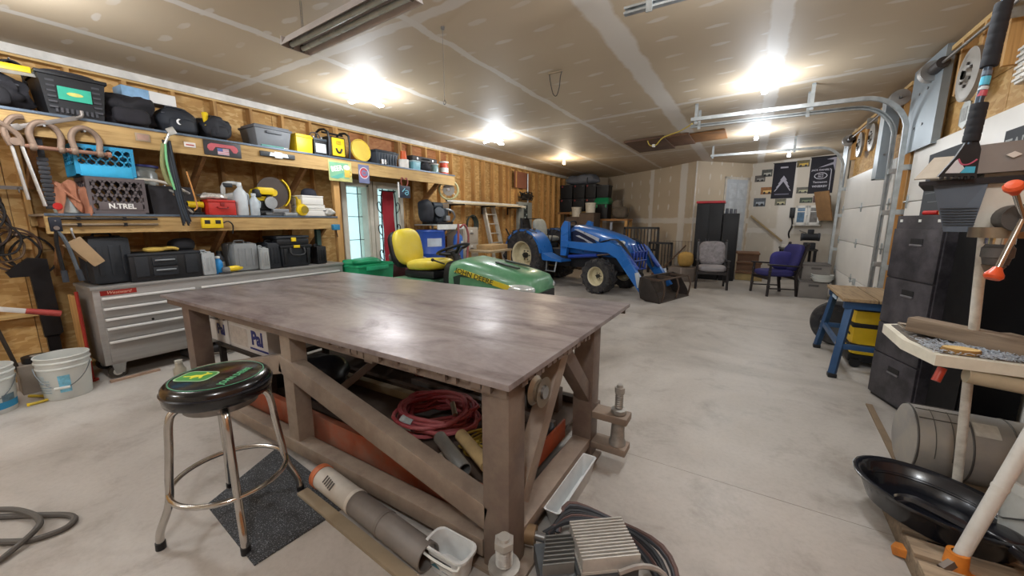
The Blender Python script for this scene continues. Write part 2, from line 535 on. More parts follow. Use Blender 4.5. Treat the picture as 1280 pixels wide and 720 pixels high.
# sectional garage doors with hinges, tracks
DOORW = M('#dfdcd6', 0.42, 0, 0.05, 2)
def garage_door(n, y0, y1, secs=4):
    d = MB().bx(XR + 0.02, XR + 0.08, y0 - 0.01, y1 + 0.004, 0.0, DZ + 0.01).build('door_%d' % n, M('#cfccc6', 0.5)); tag(d, kind='structure')
    h = DZ / secs
    for i in range(secs):
        MB().bx(XR - 0.03, XR + 0.02, y0, y1, i * h + 0.004, (i + 1) * h - 0.004, bev=0.006).build('door_section', DOORW, d)
    w = (y1 - y0)
    for i in range(1, secs):
        for j in range(3):
            yy = y0 + 0.06 + (w - 0.12) * j / 2
            hb = MB().bx(XR - 0.042, XR - 0.028, yy - 0.02, yy + 0.02, i * h - 0.07, i * h + 0.07, bev=0.004)
            hb.cyl((XR - 0.045, yy - 0.05, i * h), (XR - 0.045, yy + 0.05, i * h), 0.012, n=8)
            hb.build('hinge', GALV, d)
    return d
d1 = garage_door(1, *D1); d2 = garage_door(2, *D2)
MB().bx(XR - 0.06, XR - 0.02, 7.9, 7.95, 0.5, 0.6).cyl((XR - 0.08, 7.8, 0.56), (XR - 0.08, 8.05, 0.56), 0.01, n=8).build('door_handle', GALV, d1)
def track(y, side, x_end, label, hang, zt=2.9):
    t = T('overhead_track', label, 'door track', (XR, y, 0), 0, 'overhead door tracks')
    pts = [(-0.11, 0, 0.03), (-0.11, 0, 2.1)]
    for a in range(1, 9):
        a = a / 8 * PI / 2
        pts.append((-0.11 - 0.42 * (1 - math.cos(a)), 0, 2.48 + 0.42 * math.sin(a) - 0.0))
    pts.append((x_end - XR, 0, zt + 0.005))
    P = [V(p) for p in pts]
    prof = [(u * 0.75, v * 0.75) for u, v in ((-0.026, -0.03), (0.026, -0.03), (0.026, -0.012), (0.021, -0.012), (0.021, -0.025), (-0.021, -0.025), (-0.021, 0.025), (0.021, 0.025), (0.021, 0.012), (0.026, 0.012), (0.026, 0.03), (-0.026, 0.03))]
    rings = []
    for i, p in enumerate(P):
        tg = (P[min(i + 1, len(P) - 1)] - P[max(0, i - 1)]).normalized()
        nn = V((0, 1, 0)).cross(tg)
        rings.append([p + V((0, 1, 0)) * (u * side) + nn * v for u, v in prof])
    MB().loft(rings).build('rail', GALV, t, 30)
    for zz in (0.3, 0.95, 1.6, 2.1):
        MB().bx(-0.12, 0.02, -0.012, 0.04 * side, zz - 0.03, zz + 0.03).build('wall_bracket', GALV, t)
    for hx in hang:
        zz = zceil(hx)
        MB().bx(hx - XR - 0.02, hx - XR + 0.02, 0.03 * side - 0.004, 0.03 * side + 0.004, zt - 0.05, zz).bx(hx - XR - 0.02, hx - XR + 0.02, 0.03 * side - 0.03, 0.03 * side + 0.03, zz - 0.006, zz).build('hanger_strap', GALV, t)
    return t
track(6.22, 1, -0.86, 'galvanised door track in front of the pier, the near one of the middle pair', [-0.8, 0.5])
track(6.66, -1, -0.92, 'galvanised door track in front of the pier, the far one of the middle pair', [-0.8, 0.5])
track(9.80, 1, -0.90, 'galvanised door track beside the banner wall at the far door edge', [-0.86, 0.6])
track(2.88, -1, -0.87, 'short overhead track end hanging over the bench near the camera', [-0.7, 0.7])
# ================================================================ left wall: windows, shelves, chest and what lies on them
GLASS, nt, bs = nodes('window_glass')
bs.inputs['Base Color'].default_value = (0.85, 0.97, 0.97, 1); bs.inputs['Roughness'].default_value = 0.15
tr = nt.nodes.new('ShaderNodeBsdfTransparent'); tr.inputs[0].default_value = (0.85, 0.97, 0.97, 1)
mx = nt.nodes.new('ShaderNodeMixShader'); mx.inputs[0].default_value = 0.8
nt.links.new(bs.outputs[0], mx.inputs[1]); nt.links.new(tr.outputs[0], mx.inputs[2])
nt.links.new(mx.outputs[0], nt.nodes['Material Output'].inputs[0])
LEAD = M('#39403f', 0.5, 0.6)
for n, (a0, a1, z0, z1) in enumerate(OP):
    w = tag(MB().bx(-5.99, -5.74, a0, a0 + 0.045, z0, z1).bx(-5.99, -5.74, a1 - 0.045, a1, z0, z1).bx(-5.99, -5.74, a0, a1, z1 - 0.045, z1).bx(-5.99, -5.74, a0, a1, z0, z0 + 0.05)
            .build('window_%d' % (n + 1), M('#d8d3c6', 0.5, 0, 0.08)), kind='structure')
    MB().bx(-5.745, -5.72, a0 - 0.06, a0 + 0.01, z0 - 0.06, z1 + 0.06).bx(-5.745, -5.72, a1 - 0.01, a1 + 0.06, z0 - 0.06, z1 + 0.06).bx(-5.745, -5.72, a0, a1, z1 - 0.01, z1 + 0.06).bx(-5.745, -5.70, a0 - 0.08, a1 + 0.08, z0 - 0.08, z0).build('casing', M('#cfc8b8', 0.5, 0, 0.1), w)
    MB().bx(-5.90, -5.892, a0 + 0.045, a1 - 0.045, z0 + 0.05, z1 - 0.045).build('pane', GLASS, w)
    for q in (0.2, 0.8):
        yy = a0 + 0.045 + (a1 - a0 - 0.09) * q
        MB().bx(-5.893, -5.885, yy - 0.006, yy + 0.006, z0 + 0.05, z1 - 0.045).build('glazing_bar', LEAD, w)
    for zz in (z0 + 0.2, z0 + 0.62, z0 + 1.02, z1 - 0.16):
        MB().bx(-5.893, -5.885, a0 + 0.045, a1 - 0.045, zz - 0.005, zz + 0.005).build('glazing_bar', LEAD, w)
t = T('hanging_banner', 'plain red cloth banner hanging in front of the second leaded window', 'banner', (-5.70, 4.93, 0))
vs = []
b = MB()
rings = []
for i in range(15):
    z = 2.02 - i * 0.095
    rings.append([(0.012 * math.sin(i * 0.9 + j * 1.3) + (0.004 if j < 6 else 0), -0.13 + 0.052 * (j if j < 6 else 11 - j), z) for j in range(12)])
b.loft(rings).build('cloth', M('#9c1f2c', 0.8, 0, 0.12, 3), t)
MB().cyl((0, -0.18, 2.03), (0, 0.19, 2.03), 0.012, n=8).build('rod', BLACKM, t)
t = T('scroll_iron_panel', 'black wrought iron frame with scrolls flanking the red banner', 'iron frame', (-5.68, 4.93, 0))
for s in (-1, 1):
    b = MB().tube([(0, s * 0.17, 0.75), (0, s * 0.17, 1.4), (0, s * 0.16, 1.9), (0, s * 0.12, 2.06)], 0.011, 6, sub=3)
    b.build('upright', BLACKM, t)
    for zz in (0.9, 1.35, 1.75):
        MB().tube([(0, s * 0.17, zz - 0.12), (0, s * 0.24, zz - 0.05), (0, s * 0.25, zz + 0.05), (0, s * 0.2, zz + 0.08), (0, s * 0.19, zz + 0.02)], 0.008, 6, sub=3).build('scroll', BLACKM, t)
MB().tube([(0, -0.17, 0.75), (0, 0.17, 0.75)], 0.011, 6).build('bottom_rail', BLACKM, t)

# ---- shelves
def shelf(label, y0, y1, zt, fh, braces, edge):
    t = T('timber_shelf', label, 'shelf', (-5.75, y0, zt), 0, 'long timber shelves on the stud wall')
    L = y1 - y0
    MB().bx(0.0, 0.65, 0, L, -0.02, 0).build('shelf_board', GREYWOOD, t)
    MB().bx(0.655, 0.66, 0, L, -0.016, 0.004).build('edge_strip', edge, t)
    MB().bx(0.61, 0.65, 0, L, -0.02 - fh, -0.021).build('fascia', LUMBERY, t)
    MB().bx(0.0, 0.04, 0, L, -0.11, -0.021).build('ledger', LUMBERY, t)
    for y in braces:
        MB().bx(0.041, 0.609, y - y0 - 0.019, y - y0 + 0.019, -0.12, -0.021).build('joist', LUMBERX, t)
        MB().beam((0.02, y - y0 + 0.04, -0.56), (0.6, y - y0 + 0.04, -0.09), 0.038, 0.085).build('brace', LUMBERX, t)
    return t
EDGE = M('#5d6a78', 0.4, 0.3, 0.25, 3)
shelf('upper timber shelf running above the windows, loaded with bags and totes', 0.1, 6.12, 2.385, 0.175, (0.75, 1.95, 3.1, 5.75), EDGE)
shelf('lower timber shelf with milk crates and power tools on it', 0.74, 3.48, 1.56, 0.15, (0.8, 2.05, 3.3), EDGE)
# posts carrying the lower shelf
ls = T('shelf_post', 'rough lumber post between the two shelves by the first window', 'post', (-5.2, 3.55, 0))
MB().bx(-0.03, 0.03, -0.045, 0.045, 0, 2.19).build('post', LUMBER, ls)
MB().bx(-0.05, 0.05, -0.06, 0.06, 0, 0.02).build('foot', LUMBER, ls)
ls = T('shelf_post', 'green painted post under the lower shelf beside the black tool stack', 'post', (-5.25, 3.25, 0))
MB().bx(-0.03, 0.03, -0.03, 0.03, 0.0, 1.38).build('post', M('#2f4a45', 0.6), ls)

ZS1, ZS2, ZCH = 2.389, 1.564, 0.902
# ---- makers
def tote(name, label, cat, loc, d, col, lidcol, group=None, taper=0.86, rz=0, ribs=0, handle=False):
    t = T(name, label, cat, loc, rz, group)
    h = d[2]
    MB().box((0, 0, h * 0.42), (d[0] * 0.95, d[1] * 0.95, h * 0.84), bev=0.012, tx=taper, ty=taper).build('body', col, t)
    b = MB().box((0, 0, h * 0.87), (d[0], d[1], h * 0.1), bev=0.01)
    b.box((0, 0, h * 0.95), (d[0] * 0.86, d[1] * 0.9, h * 0.1), bev=0.01)
    b.build('lid', lidcol, t)
    for i in range(ribs):
        y = -d[1] * 0.36 + d[1] * 0.72 * i / max(1, ribs - 1)
        MB().box((d[0] * 0.465, y, h * 0.42), (0.014, 0.02, h * 0.7)).build('rib', col, t)
    if handle:
        MB().box((d[0] * 0.49, 0, h * 0.7), (0.03, d[1] * 0.4, 0.03), bev=0.006).build('handle', lidcol, t)
    return t
def case(name, label, cat, loc, d, col, latch=None, group=None, rz=0, handle_top=True, split_axis='x', rot=None):
    """moulded tool case standing on edge, d = depth (x), width (y), height"""
    t = T(name, label, cat, loc, rz, group, rot)
    x, y, z = d
    MB().box((-x * 0.252, 0, z * 0.48), (x * 0.49, y, z * 0.94), bev=min(x, y, z) * 0.14).build('rear_shell', col, t)
    b = MB().box((x * 0.252, 0, z * 0.48), (x * 0.49, y, z * 0.94), bev=min(x, y, z) * 0.14)
    for q in (-0.28, 0.0, 0.28):
        b.box((x * 0.5, y * q, z * 0.48), (0.012, y * 0.12, z * 0.6), bev=0.004)
    b.build('front_shell', col, t)
    if handle_top:
        MB().tube([(0, -y * 0.2, z * 0.94), (0, -y * 0.18, z * 1.02), (0, y * 0.18, z * 1.02), (0, y * 0.2, z * 0.94)], 0.011, 8, sub=2).build('handle', col, t)
    for s in (-1, 1):
        MB().box((x * 0.02, y * 0.3 * s, z * 0.95), (x * 0.4, 0.04, 0.02), bev=0.004).build('latch', latch or col, t)
    return t
def bag(name, label, cat, loc, d, col, seed, strap=None, rz=0, amp=0.2, group=None, pocket=True):
    t = T(name, label, cat, loc, rz, group)
    MB().blob((0, 0, 0), d, seed, amp * 1.5, 2.7, 8, seg=44, ring=28).build('body', col, t, 60)
    if pocket:
        MB().blob((d[0] * 0.44, 0, d[2] * 0.1), (d[0] * 0.25, d[1] * 0.6, d[2] * 0.5), seed + 3, 0.08, 4, 8, flat=False).build('pocket', col, t, 60)
    h = d[2]
    MB().tube([(d[0] * 0.1, -d[1] * 0.25, h * 0.88), (d[0] * 0.2, -d[1] * 0.2, h * 1.0), (d[0] * 0.2, d[1] * 0.2, h * 0.98), (d[0] * 0.1, d[1] * 0.25, h * 0.86)], 0.011, 6, sub=4).build('strap', strap or col, t)
    MB().tube([(d[0] * 0.35, -d[1] * 0.4, h * 0.72), (d[0] * 0.42, 0, h * 0.78), (d[0] * 0.35, d[1] * 0.4, h * 0.72)], 0.006, 6, sub=4).build('zip', M('#55555a', 0.5), t)
    return t
def bottle(name, label, cat, loc, r, h, col, capcol, neck=0.4, group=None, n=18, lab=None, handle=False):
    t = T(name, label, cat, loc, 0, group)
    MB().lathe([(0, 0), (r * 0.92, 0), (r, h * 0.03), (r, h * 0.6), (r * 0.85, h * 0.72), (r * neck, h * 0.84), (r * neck, h * 0.9), (0, h * 0.9)], n).build('body', col, t)
    MB().lathe([(0, h * 0.88), (r * neck * 1.2, h * 0.88), (r * neck * 1.2, h * 0.985), (r * neck, h), (0, h)], n).build('cap', capcol, t)
    if lab: MB().lathe([(r * 1.004, h * 0.15), (r * 1.012, h * 0.15), (r * 1.012, h * 0.5), (r * 1.004, h * 0.5)], n).build('label_band', lab, t)
    if handle: MB().tube([(0, r * 0.8, h * 0.68), (0, r * 1.25, h * 0.62), (0, r * 1.2, h * 0.4), (0, r * 0.95, h * 0.34)], r * 0.16, 8, sub=3).build('handle', col, t)
    return t
def crate(name, label, loc, d, col, front, rz=0, rot=None):
    """open milk crate: rim, corner posts, floor and honeycomb walls"""
    t = T(name, label, 'crate', loc, rz, None, rot)
    x, y, z = d[0] / 2, d[1] / 2, d[2]
    for sx in (-1, 1):
        for sy in (-1, 1): MB().box((sx * (x - 0.012), sy * (y - 0.012), z / 2), (0.024, 0.024, z)).build('corner_post', col, t)
    MB().bx(-x, x, -y, y, 0, 0.012).build('floor_panel', col, t)
    b = MB()
    for sx in (-1, 1): b.box((sx * (x - 0.006), 0, z - 0.015), (0.014, 2 * y, 0.03))
    for sy in (-1, 1): b.box((0, sy * (y - 0.006), z - 0.015), (2 * x, 0.014, 0.03))
    b.build('rim', col, t)
    def wall(w, hi):
        bb = MB()
        zb = z * 0.36 if hi else z * 0.12
        bb.box((0, 0, zb / 2), (0.008, w, zb))
        cols = max(4, int(w / 0.055)); rows = 3 if hi else 4
        ch = (z - 0.03 - zb) / rows; cw = w / cols
        for i in range(cols + 1):
            for j in range(rows):
                yy = -w / 2 + i * cw + (cw / 2 if j % 2 else 0)
                if yy > w / 2: continue
                z0 = zb + j * ch
                bb.beam((0, yy, z0 + ch * 0.25), (0, yy, z0 + ch * 0.75), 0.012 if hi else 0.022, 0.008)
                for s in (-1, 1):
                    if abs(yy + s * cw / 2) <= w / 2 + 1e-6:
                        bb.beam((0, yy, z0 + ch * 0.75), (0, yy + s * cw / 2, z0 + ch * 1.25), 0.008, 0.012 if hi else 0.022)
                        if j == 0: bb.beam((0, yy, z0 + ch * 0.25), (0, yy + s * cw / 2, z0 - ch * 0.1), 0.008, 0.012)
        return bb
    for q, w, rzz in (((x - 0.005, 0, 0), 2 * y - 0.03, 0), ((-x + 0.005, 0, 0), 2 * y - 0.03, PI), ((0, y - 0.005, 0), 2 * x - 0.03, PI / 2), ((0, -y + 0.005, 0), 2 * x - 0.03, -PI / 2)):
        o = wall(w, front).build('side_lattice', col, t); o.location = q; o.rotation_euler = (0, 0, rzz)
    return t
def coil(seed, r, turns, h, tr, jit=0.12, n=14, ry=1.0):
    rnd = random.Random(seed)
    pts = []
    for i in range(turns * n):
        a = 2 * PI * i / n
        rr = r * (1 + rnd.uniform(-jit, jit) + 0.12 * math.sin(a * 0.37 + seed))
        pts.append((rr * math.cos(a), rr * ry * math.sin(a), tr + h * (i / (turns * n)) + rnd.uniform(0, h * 0.25)))
    return MB().tube(pts, tr, 7, sub=3)
def onshelf(x, y, z=ZS1): return (x, y, z)

# ---- upper shelf, from the camera end
bag('tool_bag', 'large black canvas tool bag crammed full at the near end of the upper shelf', 'bag', (-5.42, 0.55, ZS1), (0.42, 0.56, 0.30), M('#26252a', 0.8, 0, 0.35, 6, 0.2), 3, amp=0.2)
t = T('hand_saw', 'wood saw with yellow handle lying on the big black tool bag', 'saw', (-5.25, 0.6, 2.71), 0.0, None, (0.0, -0.1, -0.12))
MB().prism([(-0.02, -0.3), (0.06, -0.3), (0.03, 0.32), (-0.02, 0.32)], 0.003, Matrix.Rotation(R(75), 4, 'Y')).build('blade', M('#b9b6ae', 0.4, 0.6), t)
MB().box((0.0, 0.1, 0.02), (0.03, 0.3, 0.05), bev=0.008).build('yellow_handle', YELLOW, t)
t = T('cable_loops', 'black cable loops hooked on the wall above the tool bag', 'cable', (-5.7, 0.78, 2.58))
for i in range(4): MB().tube([(0.01 + 0.016 * i, 0.09 * math.cos(2 * PI * k / 12) + 0.01 * i, 0.17 + 0.13 * math.sin(2 * PI * k / 12)) for k in range(12)], 0.009, 6, True, 2).build('loop', BLACKP, t)
MB().cyl((-0.05, 0.02, 0.31), (0.09, 0.02, 0.31), 0.006, n=6).build('hook', STEEL, t)
# black basket with a teal label
t = T('laundry_basket', 'black plastic basket with a teal label in front, on the upper shelf', 'basket', (-5.33, 1.06, ZS1))
rect = lambda hx, hy, z: [(-hx, -hy, z), (hx, -hy, z), (hx, hy, z), (-hx, hy, z)]
b = MB().loft([rect(0.17, 0.165, 0.0), rect(0.2, 0.20, 0.34), rect(0.205, 0.205, 0.345), rect(0.19, 0.19, 0.345), rect(0.16, 0.15, 0.012)], True)
b.build('body', BLACKP, t)
MB().box((0.0, 0.0, 0.335), (0.43, 0.43, 0.03), bev=0.01).build('rim', BLACKP, t)
MB().blob((0, 0, 0.34), (0.36, 0.36, 0.05), 5, 0.1).build('contents', M('#232227', 0.9), t, 60)
for s in (-1, 1):
    for k in range(6): MB().box((0.19, s * (0.135), 0.07 + k * 0.042), (0.012, 0.05, 0.016)).build('slot_rib', M('#3a3a3f', 0.5), t)
for k in range(9): MB().box((0.183, -0.12 + 0.03 * k, 0.05), (0.012, 0.016, 0.04)).build('slot_rib', M('#3a3a3f', 0.5), t)
lb = MB().box((0.2015, 0.0, 0.19), (0.004, 0.2, 0.105), (0, R(5), 0)).build('name_label', M('#2fa487', 0.5, 0, 0.1, 14), t)
MB().prism([(0.05 * math.cos(a * PI / 8), 0.016 * math.sin(a * PI / 8)) for a in range(16)], 0.002, Matrix.Translation((0.2035, 0, 0.19)) @ Euler(FX).to_matrix().to_4x4()).build('yellow_emblem', M('#c9c46a', 0.5), t)
bag('tool_bag', 'slumped black duffel bag under the flat blue and white box', 'bag', (-5.38, 1.43, ZS1), (0.42, 0.42, 0.3), M('#1f1d22', 0.85, 0, 0.4, 7, 0.2), 11, amp=0.22)
t = T('flat_box', 'flat carton, half pale blue and half white, lying on the black bags', 'box', (-5.42, 1.62, ZS1 + 0.30), 0.06)
MB().bx(-0.1, 0.1, -0.21, 0.0, 0, 0.11, 0.004).build('blue_half', M('#7fa4c4', 0.45, 0, 0.2, 14), t)
MB().bx(-0.1, 0.1, 0.001, 0.22, 0, 0.11, 0.004).build('white_half', M('#d9d7d3', 0.5, 0, 0.06), t)
t = bag('cooler_bag', 'boxy dark navy bag with a small white crescent mark', 'bag', (-5.36, 1.82, ZS1), (0.36, 0.36, 0.28), M('#22262e', 0.7, 0, 0.25, 6, 0.1), 21, amp=0.07)
MB().prism([(0.03 * math.cos(a), 0.03 * math.sin(a)) for a in [R(100 + 16 * i) for i in range(11)]] + [(0.012 + 0.024 * math.cos(a), 0.024 * math.sin(a)) for a in [R(260 - 16 * i) for i in range(11)]], 0.003, Matrix.Translation((0.215, -0.03, 0.12)) @ Euler(FX).to_matrix().to_4x4()).build('white_crescent', M('#e8e8e8', 0.5), t)
t = bag('tool_pouch', 'crumpled black pouch with a yellow tool poking out, at the end of the bags', 'bag', (-5.33, 2.15, ZS1), (0.34, 0.28, 0.26), M('#202127', 0.75, 0, 0.3, 6, 0.2), 31, amp=0.2)
MB().cyl((0.12, -0.1, 0.14), (0.08, -0.09, 0.28), 0.022, 0.03, 10).cyl((0.17, -0.05, 0.1), (0.12, -0.07, 0.2), 0.012, 0.012, 8).build('yellow_tool', YELLOW, t)
tote('storage_tote', 'medium grey storage tote with lid on the upper shelf', 'tote', (-5.36, 2.74, ZS1), (0.4, 0.46, 0.27), M('#71757a', 0.5, 0, 0.1, 4), M('#5d6167', 0.5, 0, 0.1), ribs=0, handle=True)
t = T('caulking_tube', 'thin teal green spray wand lying in front of the grey tote', 'tool', (-5.13, 2.72, ZS1 + 0.014))
MB().cyl((0, -0.16, 0), (0, 0.1, 0), 0.013).build('tube', M('#5f9b93', 0.5), t); MB().cyl((0, 0.1, 0), (0, 0.16, 0.0), 0.008, 0.004).build('nozzle', WHITEP, t)
tote('tool_box', 'small bright yellow plastic box next to the grey tote', 'box', (-5.3, 3.13, ZS1), (0.28, 0.24, 0.245), YELLOW, M('#d8b814', 0.4), taper=0.93)
t = T('car_battery', 'black car battery with white label and carrying strap', 'battery', (-5.3, 3.36, ZS1))
MB().box((0, 0, 0.1), (0.25, 0.19, 0.2), bev=0.008).build('casing', BLACKP, t); MB().box((0, 0, 0.215), (0.255, 0.195, 0.03), bev=0.006).build('lid', M('#39424a', 0.5), t)
MB().box((0.127, 0, 0.1), (0.003, 0.15, 0.12)).build('white_label', M('#c9d0d3', 0.5, 0, 0.2, 22), t)
for s in (-1, 1): MB().cyl((0.06, s * 0.06, 0.23), (0.06, s * 0.06, 0.26), 0.012, 0.01, 10).build('terminal', STEEL, t)
MB().tube([(0, -0.09, 0.23), (0, -0.05, 0.31), (0, 0.05, 0.31), (0, 0.09, 0.23)], 0.009, 6, sub=3).build('strap', M('#4f4640', 0.7), t)
t = T('jobsite_charger', 'yellow jobsite radio charger in a black roll cage', 'radio', (-5.32, 3.65, ZS1))
MB().box((0.0, 0, 0.17), (0.22, 0.26, 0.27), bev=0.02).build('body', BLACKP, t)
MB().box((0.115, 0, 0.16), (0.03, 0.2, 0.25), bev=0.012).build('yellow_front', YELLOW, t)
MB().tube([(0.134, -0.045, 0.14), (0.134, -0.02, 0.09), (0.134, 0.02, 0.09), (0.134, 0.045, 0.14)], 0.013, 8, sub=3).build('dark_handle', BLACKP, t)
MB().box((0.134, 0, 0.22), (0.01, 0.07, 0.05), bev=0.006).build('latch', M('#b39a18', 0.4), t)
for s in (-1, 1): MB().tube([(0.13, s * 0.165, 0.015), (0.14, s * 0.165, 0.34), (-0.13, s * 0.165, 0.36), (-0.13, s * 0.165, 0.015)], 0.016, 8, sub=3).build('roll_bar', BLACKP, t)
for zz, xx in ((0.02, 0.125), (0.355, 0.0)): MB().cyl((xx, -0.165, zz), (xx, 0.165, zz), 0.014, n=8).build('cross_bar', BLACKP, t)
t = T('round_cover', 'round pale yellow pail lid standing on edge on the upper shelf', 'lid', (-5.2, 4.02, ZS1 + 0.165), 0, None, (0, R(80), 0))
MB().lathe([(0, 0.0), (0.145, 0.0), (0.165, 0.01), (0.165, 0.035), (0.155, 0.04), (0.15, 0.022), (0, 0.018)], 32).build('disc', M('#d9bd50', 0.5, 0, 0.08), t); MB().lathe([(0.156, -0.004), (0.17, 0.0), (0.17, 0.014), (0.156, 0.012)], 32).build('rim', M('#cdae40', 0.5), t)
tote('storage_tote', 'dark charcoal tote with ribbed end beside the yellow lid', 'tote', (-5.36, 4.52, ZS1), (0.4, 0.48, 0.24), M('#3c434c', 0.5, 0, 0.12), M('#2b3036', 0.5), ribs=7)
t = T('mug', 'small grey steel mug in front of the charcoal tote', 'mug', (-5.12, 4.38, ZS1))
MB().lathe([(0, 0), (0.045, 0), (0.05, 0.075), (0.046, 0.075), (0.042, 0.008), (0, 0.008)], 16).build('cup', STEEL, t); MB().tube([(0, 0.045, 0.06), (0, 0.075, 0.05), (0, 0.07, 0.02), (0, 0.043, 0.02)], 0.006, 6, sub=3).build('handle', STEEL, t)
t = T('parts_tub', 'white tub with an orange cone standing in it on the upper shelf', 'tub', (-5.18, 4.87, ZS1))
MB().lathe([(0, 0), (0.085, 0), (0.09, 0.14), (0.08, 0.14), (0.075, 0.01), (0, 0.01)], 20).build('tub', M('#dcdad4', 0.5), t); MB().lathe([(0, 0.012), (0.07, 0.012), (0.062, 0.1), (0.045, 0.28), (0, 0.285)], 20).build('orange_cone', M('#d9622f', 0.5), t)
t = tote('sealed_tub', 'small light blue tub under the long black case', 'tub', (-5.2, 5.13, ZS1), (0.16, 0.2, 0.16), M('#6fa7b5', 0.45, 0, 0.2, 16), M('#9fb9bd', 0.5), taper=0.9)
t = T('carry_case', 'long black pistol-grip case bridging the tubs at the far end of the upper shelf', 'case', (-5.36, 5.43, ZS1 + 0.165))
MB().box((0, 0, 0.05), (0.3, 0.64, 0.09), bev=0.02).build('shell', M('#35312f', 0.6), t); MB().tube([(0.15, -0.08, 0.05), (0.19, -0.07, 0.05), (0.19, 0.07, 0.05), (0.15, 0.08, 0.05)], 0.009, 6, sub=3).build('handle', BLACKP, t)
for y in (-0.2, 0.2): MB().box((0.15, y, 0.05), (0.014, 0.04, 0.04), bev=0.004).build('latch', STEEL, t)
bag('pouch', 'small black cloth pouch between the blue tub and the glass jar', 'bag', (-5.17, 5.36, ZS1), (0.2, 0.24, 0.155), M('#24242a', 0.85), 41, amp=0.12, pocket=False)
bottle('glass_jar', 'greenish glass jar with a pale lid below the long black case', 'jar', (-5.17, 5.62, ZS1), 0.08, 0.16, M('#7d9694', 0.15, 0, 0.2), M('#b9b3ab', 0.5), 0.9)
t = bottle('tin', 'tall red and white tin at the far end of the upper shelf', 'tin', (-5.2, 5.92, ZS1), 0.085, 0.24, M('#c8492e', 0.45), WHITEP, 0.93, lab=M('#e3ded6', 0.45, 0, 0.15, 20))

# ---- signs and things fixed on the upper fascia (fascia face x = -5.10)
FXF = -5.098
def sign(name, label, y, z, w, h, col, t_=0.006, rz=0.0):
    t = T(name, label, 'sign', (FXF, y, z), 0, None, (rz, 0, 0))
    b = MB(); b.box((t_ / 2, 0, 0), (t_, w, h), bev=0.002)
    b.build('plate', col, t)
    return t
t = sign('sticker_plate', 'small faded paper tag on the near end of the upper fascia', 1.46, 2.295, 0.11, 0.075, M('#9c8a72', 0.6)); MB().box((0.007, 0, 0), (0.002, 0.085, 0.05)).build('faded_print', M('#a58474', 0.6), t)
t = sign('sticker_plate', 'small white sticker with a red border beside the red and black plaque', 1.83, 2.285, 0.10, 0.05, M('#ddd5cf', 0.5)); MB().box((0.0065, 0, -0.002), (0.002, 0.07, 0.014)).build('red_print', M('#b9655c', 0.5), t)
t = sign('plaque', 'black metal plaque with a red spread-wing emblem and a tiny flag', 2.13, 2.285, 0.36, 0.155, M('#2b2a2e', 0.45))
mtx = Matrix.Translation((0.006, 0, 0)) @ Euler(FX).to_matrix().to_4x4()
MB().prism([(-0.15, 0.0), (-0.14, 0.03), (-0.11, 0.05), (0.11, 0.05), (0.14, 0.03), (0.15, 0.0), (0.13, -0.03), (0.1, -0.03), (0.07, 0.015), (-0.07, 0.015), (-0.1, -0.03), (-0.13, -0.03)], 0.003, mtx).build('red_emblem', M('#b5525a', 0.5), t)
MB().box((0.0075, 0.0, -0.028), (0.003, 0.11, 0.065)).build('flag_white', M('#c9b9c2', 0.5), t)
for k in range(3): MB().box((0.0095, 0.0, -0.008 - 0.02 * k), (0.001, 0.11, 0.008)).build('flag_stripe', M('#b8656c', 0.5), t)
MB().box((0.0102, -0.03, -0.012), (0.001, 0.05, 0.032)).build('flag_canton', M('#4d5e94', 0.5), t)
t = T('emblem_badge', 'long black rounded grille bar with a silver bow-tie emblem on the fascia', 'badge', (FXF, 2.72, 2.3))
MB().box((0.012, 0, 0), (0.024, 0.42, 0.06), bev=0.011).build('bar', M('#33373a', 0.4), t)
MB().prism([(-0.11, -0.02), (-0.045, -0.02), (-0.045, -0.036), (0.045, -0.036), (0.045, -0.02), (0.12, -0.02), (0.105, 0.022), (0.045, 0.022), (0.045, 0.036), (-0.045, 0.036), (-0.045, 0.022), (-0.095, 0.022)], 0.008, Matrix.Translation((0.022, 0, 0)) @ Euler(FX).to_matrix().to_4x4()).build('bow_tie', M('#c9cdd0', 0.3, 0.3), t)
t = sign('beer_sign', 'tin sign reading BEER with a foaming mug, pale green, hung under the upper shelf', 3.58, 2.2, 0.37, 0.28, M('#b9b878', 0.5, 0, 0.12, 9))
MB().box((0.007, -0.02, 0.01), (0.002, 0.3, 0.21)).build('green_field', M('#79b08c', 0.5, 0, 0.12, 8), t)
MB().prism([(-0.17, -0.1), (0.0, -0.03), (0.04, -0.02), (0.04, -0.07), (-0.05, -0.11)], 0.001, Matrix.Translation((0.008, 0, 0)) @ Euler(FX).to_matrix().to_4x4()).build('teal_ribbon', M('#5aa596', 0.5), t)
txt('BEER', 0.1, M('#f3f1de', 0.5), t, (0.0105, -0.06, 0.03), (R(90), R(-12), R(90)), bold=0.003, sx=0.85)
MB().box((0.0085, 0.105, -0.02), (0.002, 0.085, 0.12), bev=0.0005).build('mug', M('#d9b64e', 0.5), t)
MB().prism([(0.055 * math.cos(a * PI / 6), 0.035 * math.sin(a * PI / 6)) for a in range(12)], 0.002, Matrix.Translation((0.0085, 0.1, 0.06)) @ Euler(FX).to_matrix().to_4x4()).build('foam', M('#e9e0d2', 0.5), t)
MB().tube([(0.009, 0.15, 0.015), (0.009, 0.172, 0.0), (0.009, 0.172, -0.045), (0.009, 0.15, -0.06)], 0.006, 6, sub=2).build('mug_handle', M('#d9b64e', 0.5), t)
t = sign('team_sign', 'upright blue sign with a red ringed letter C beside the BEER sign', 3.98, 2.2, 0.19, 0.27, M('#6f7597', 0.5, 0, 0.12, 9))
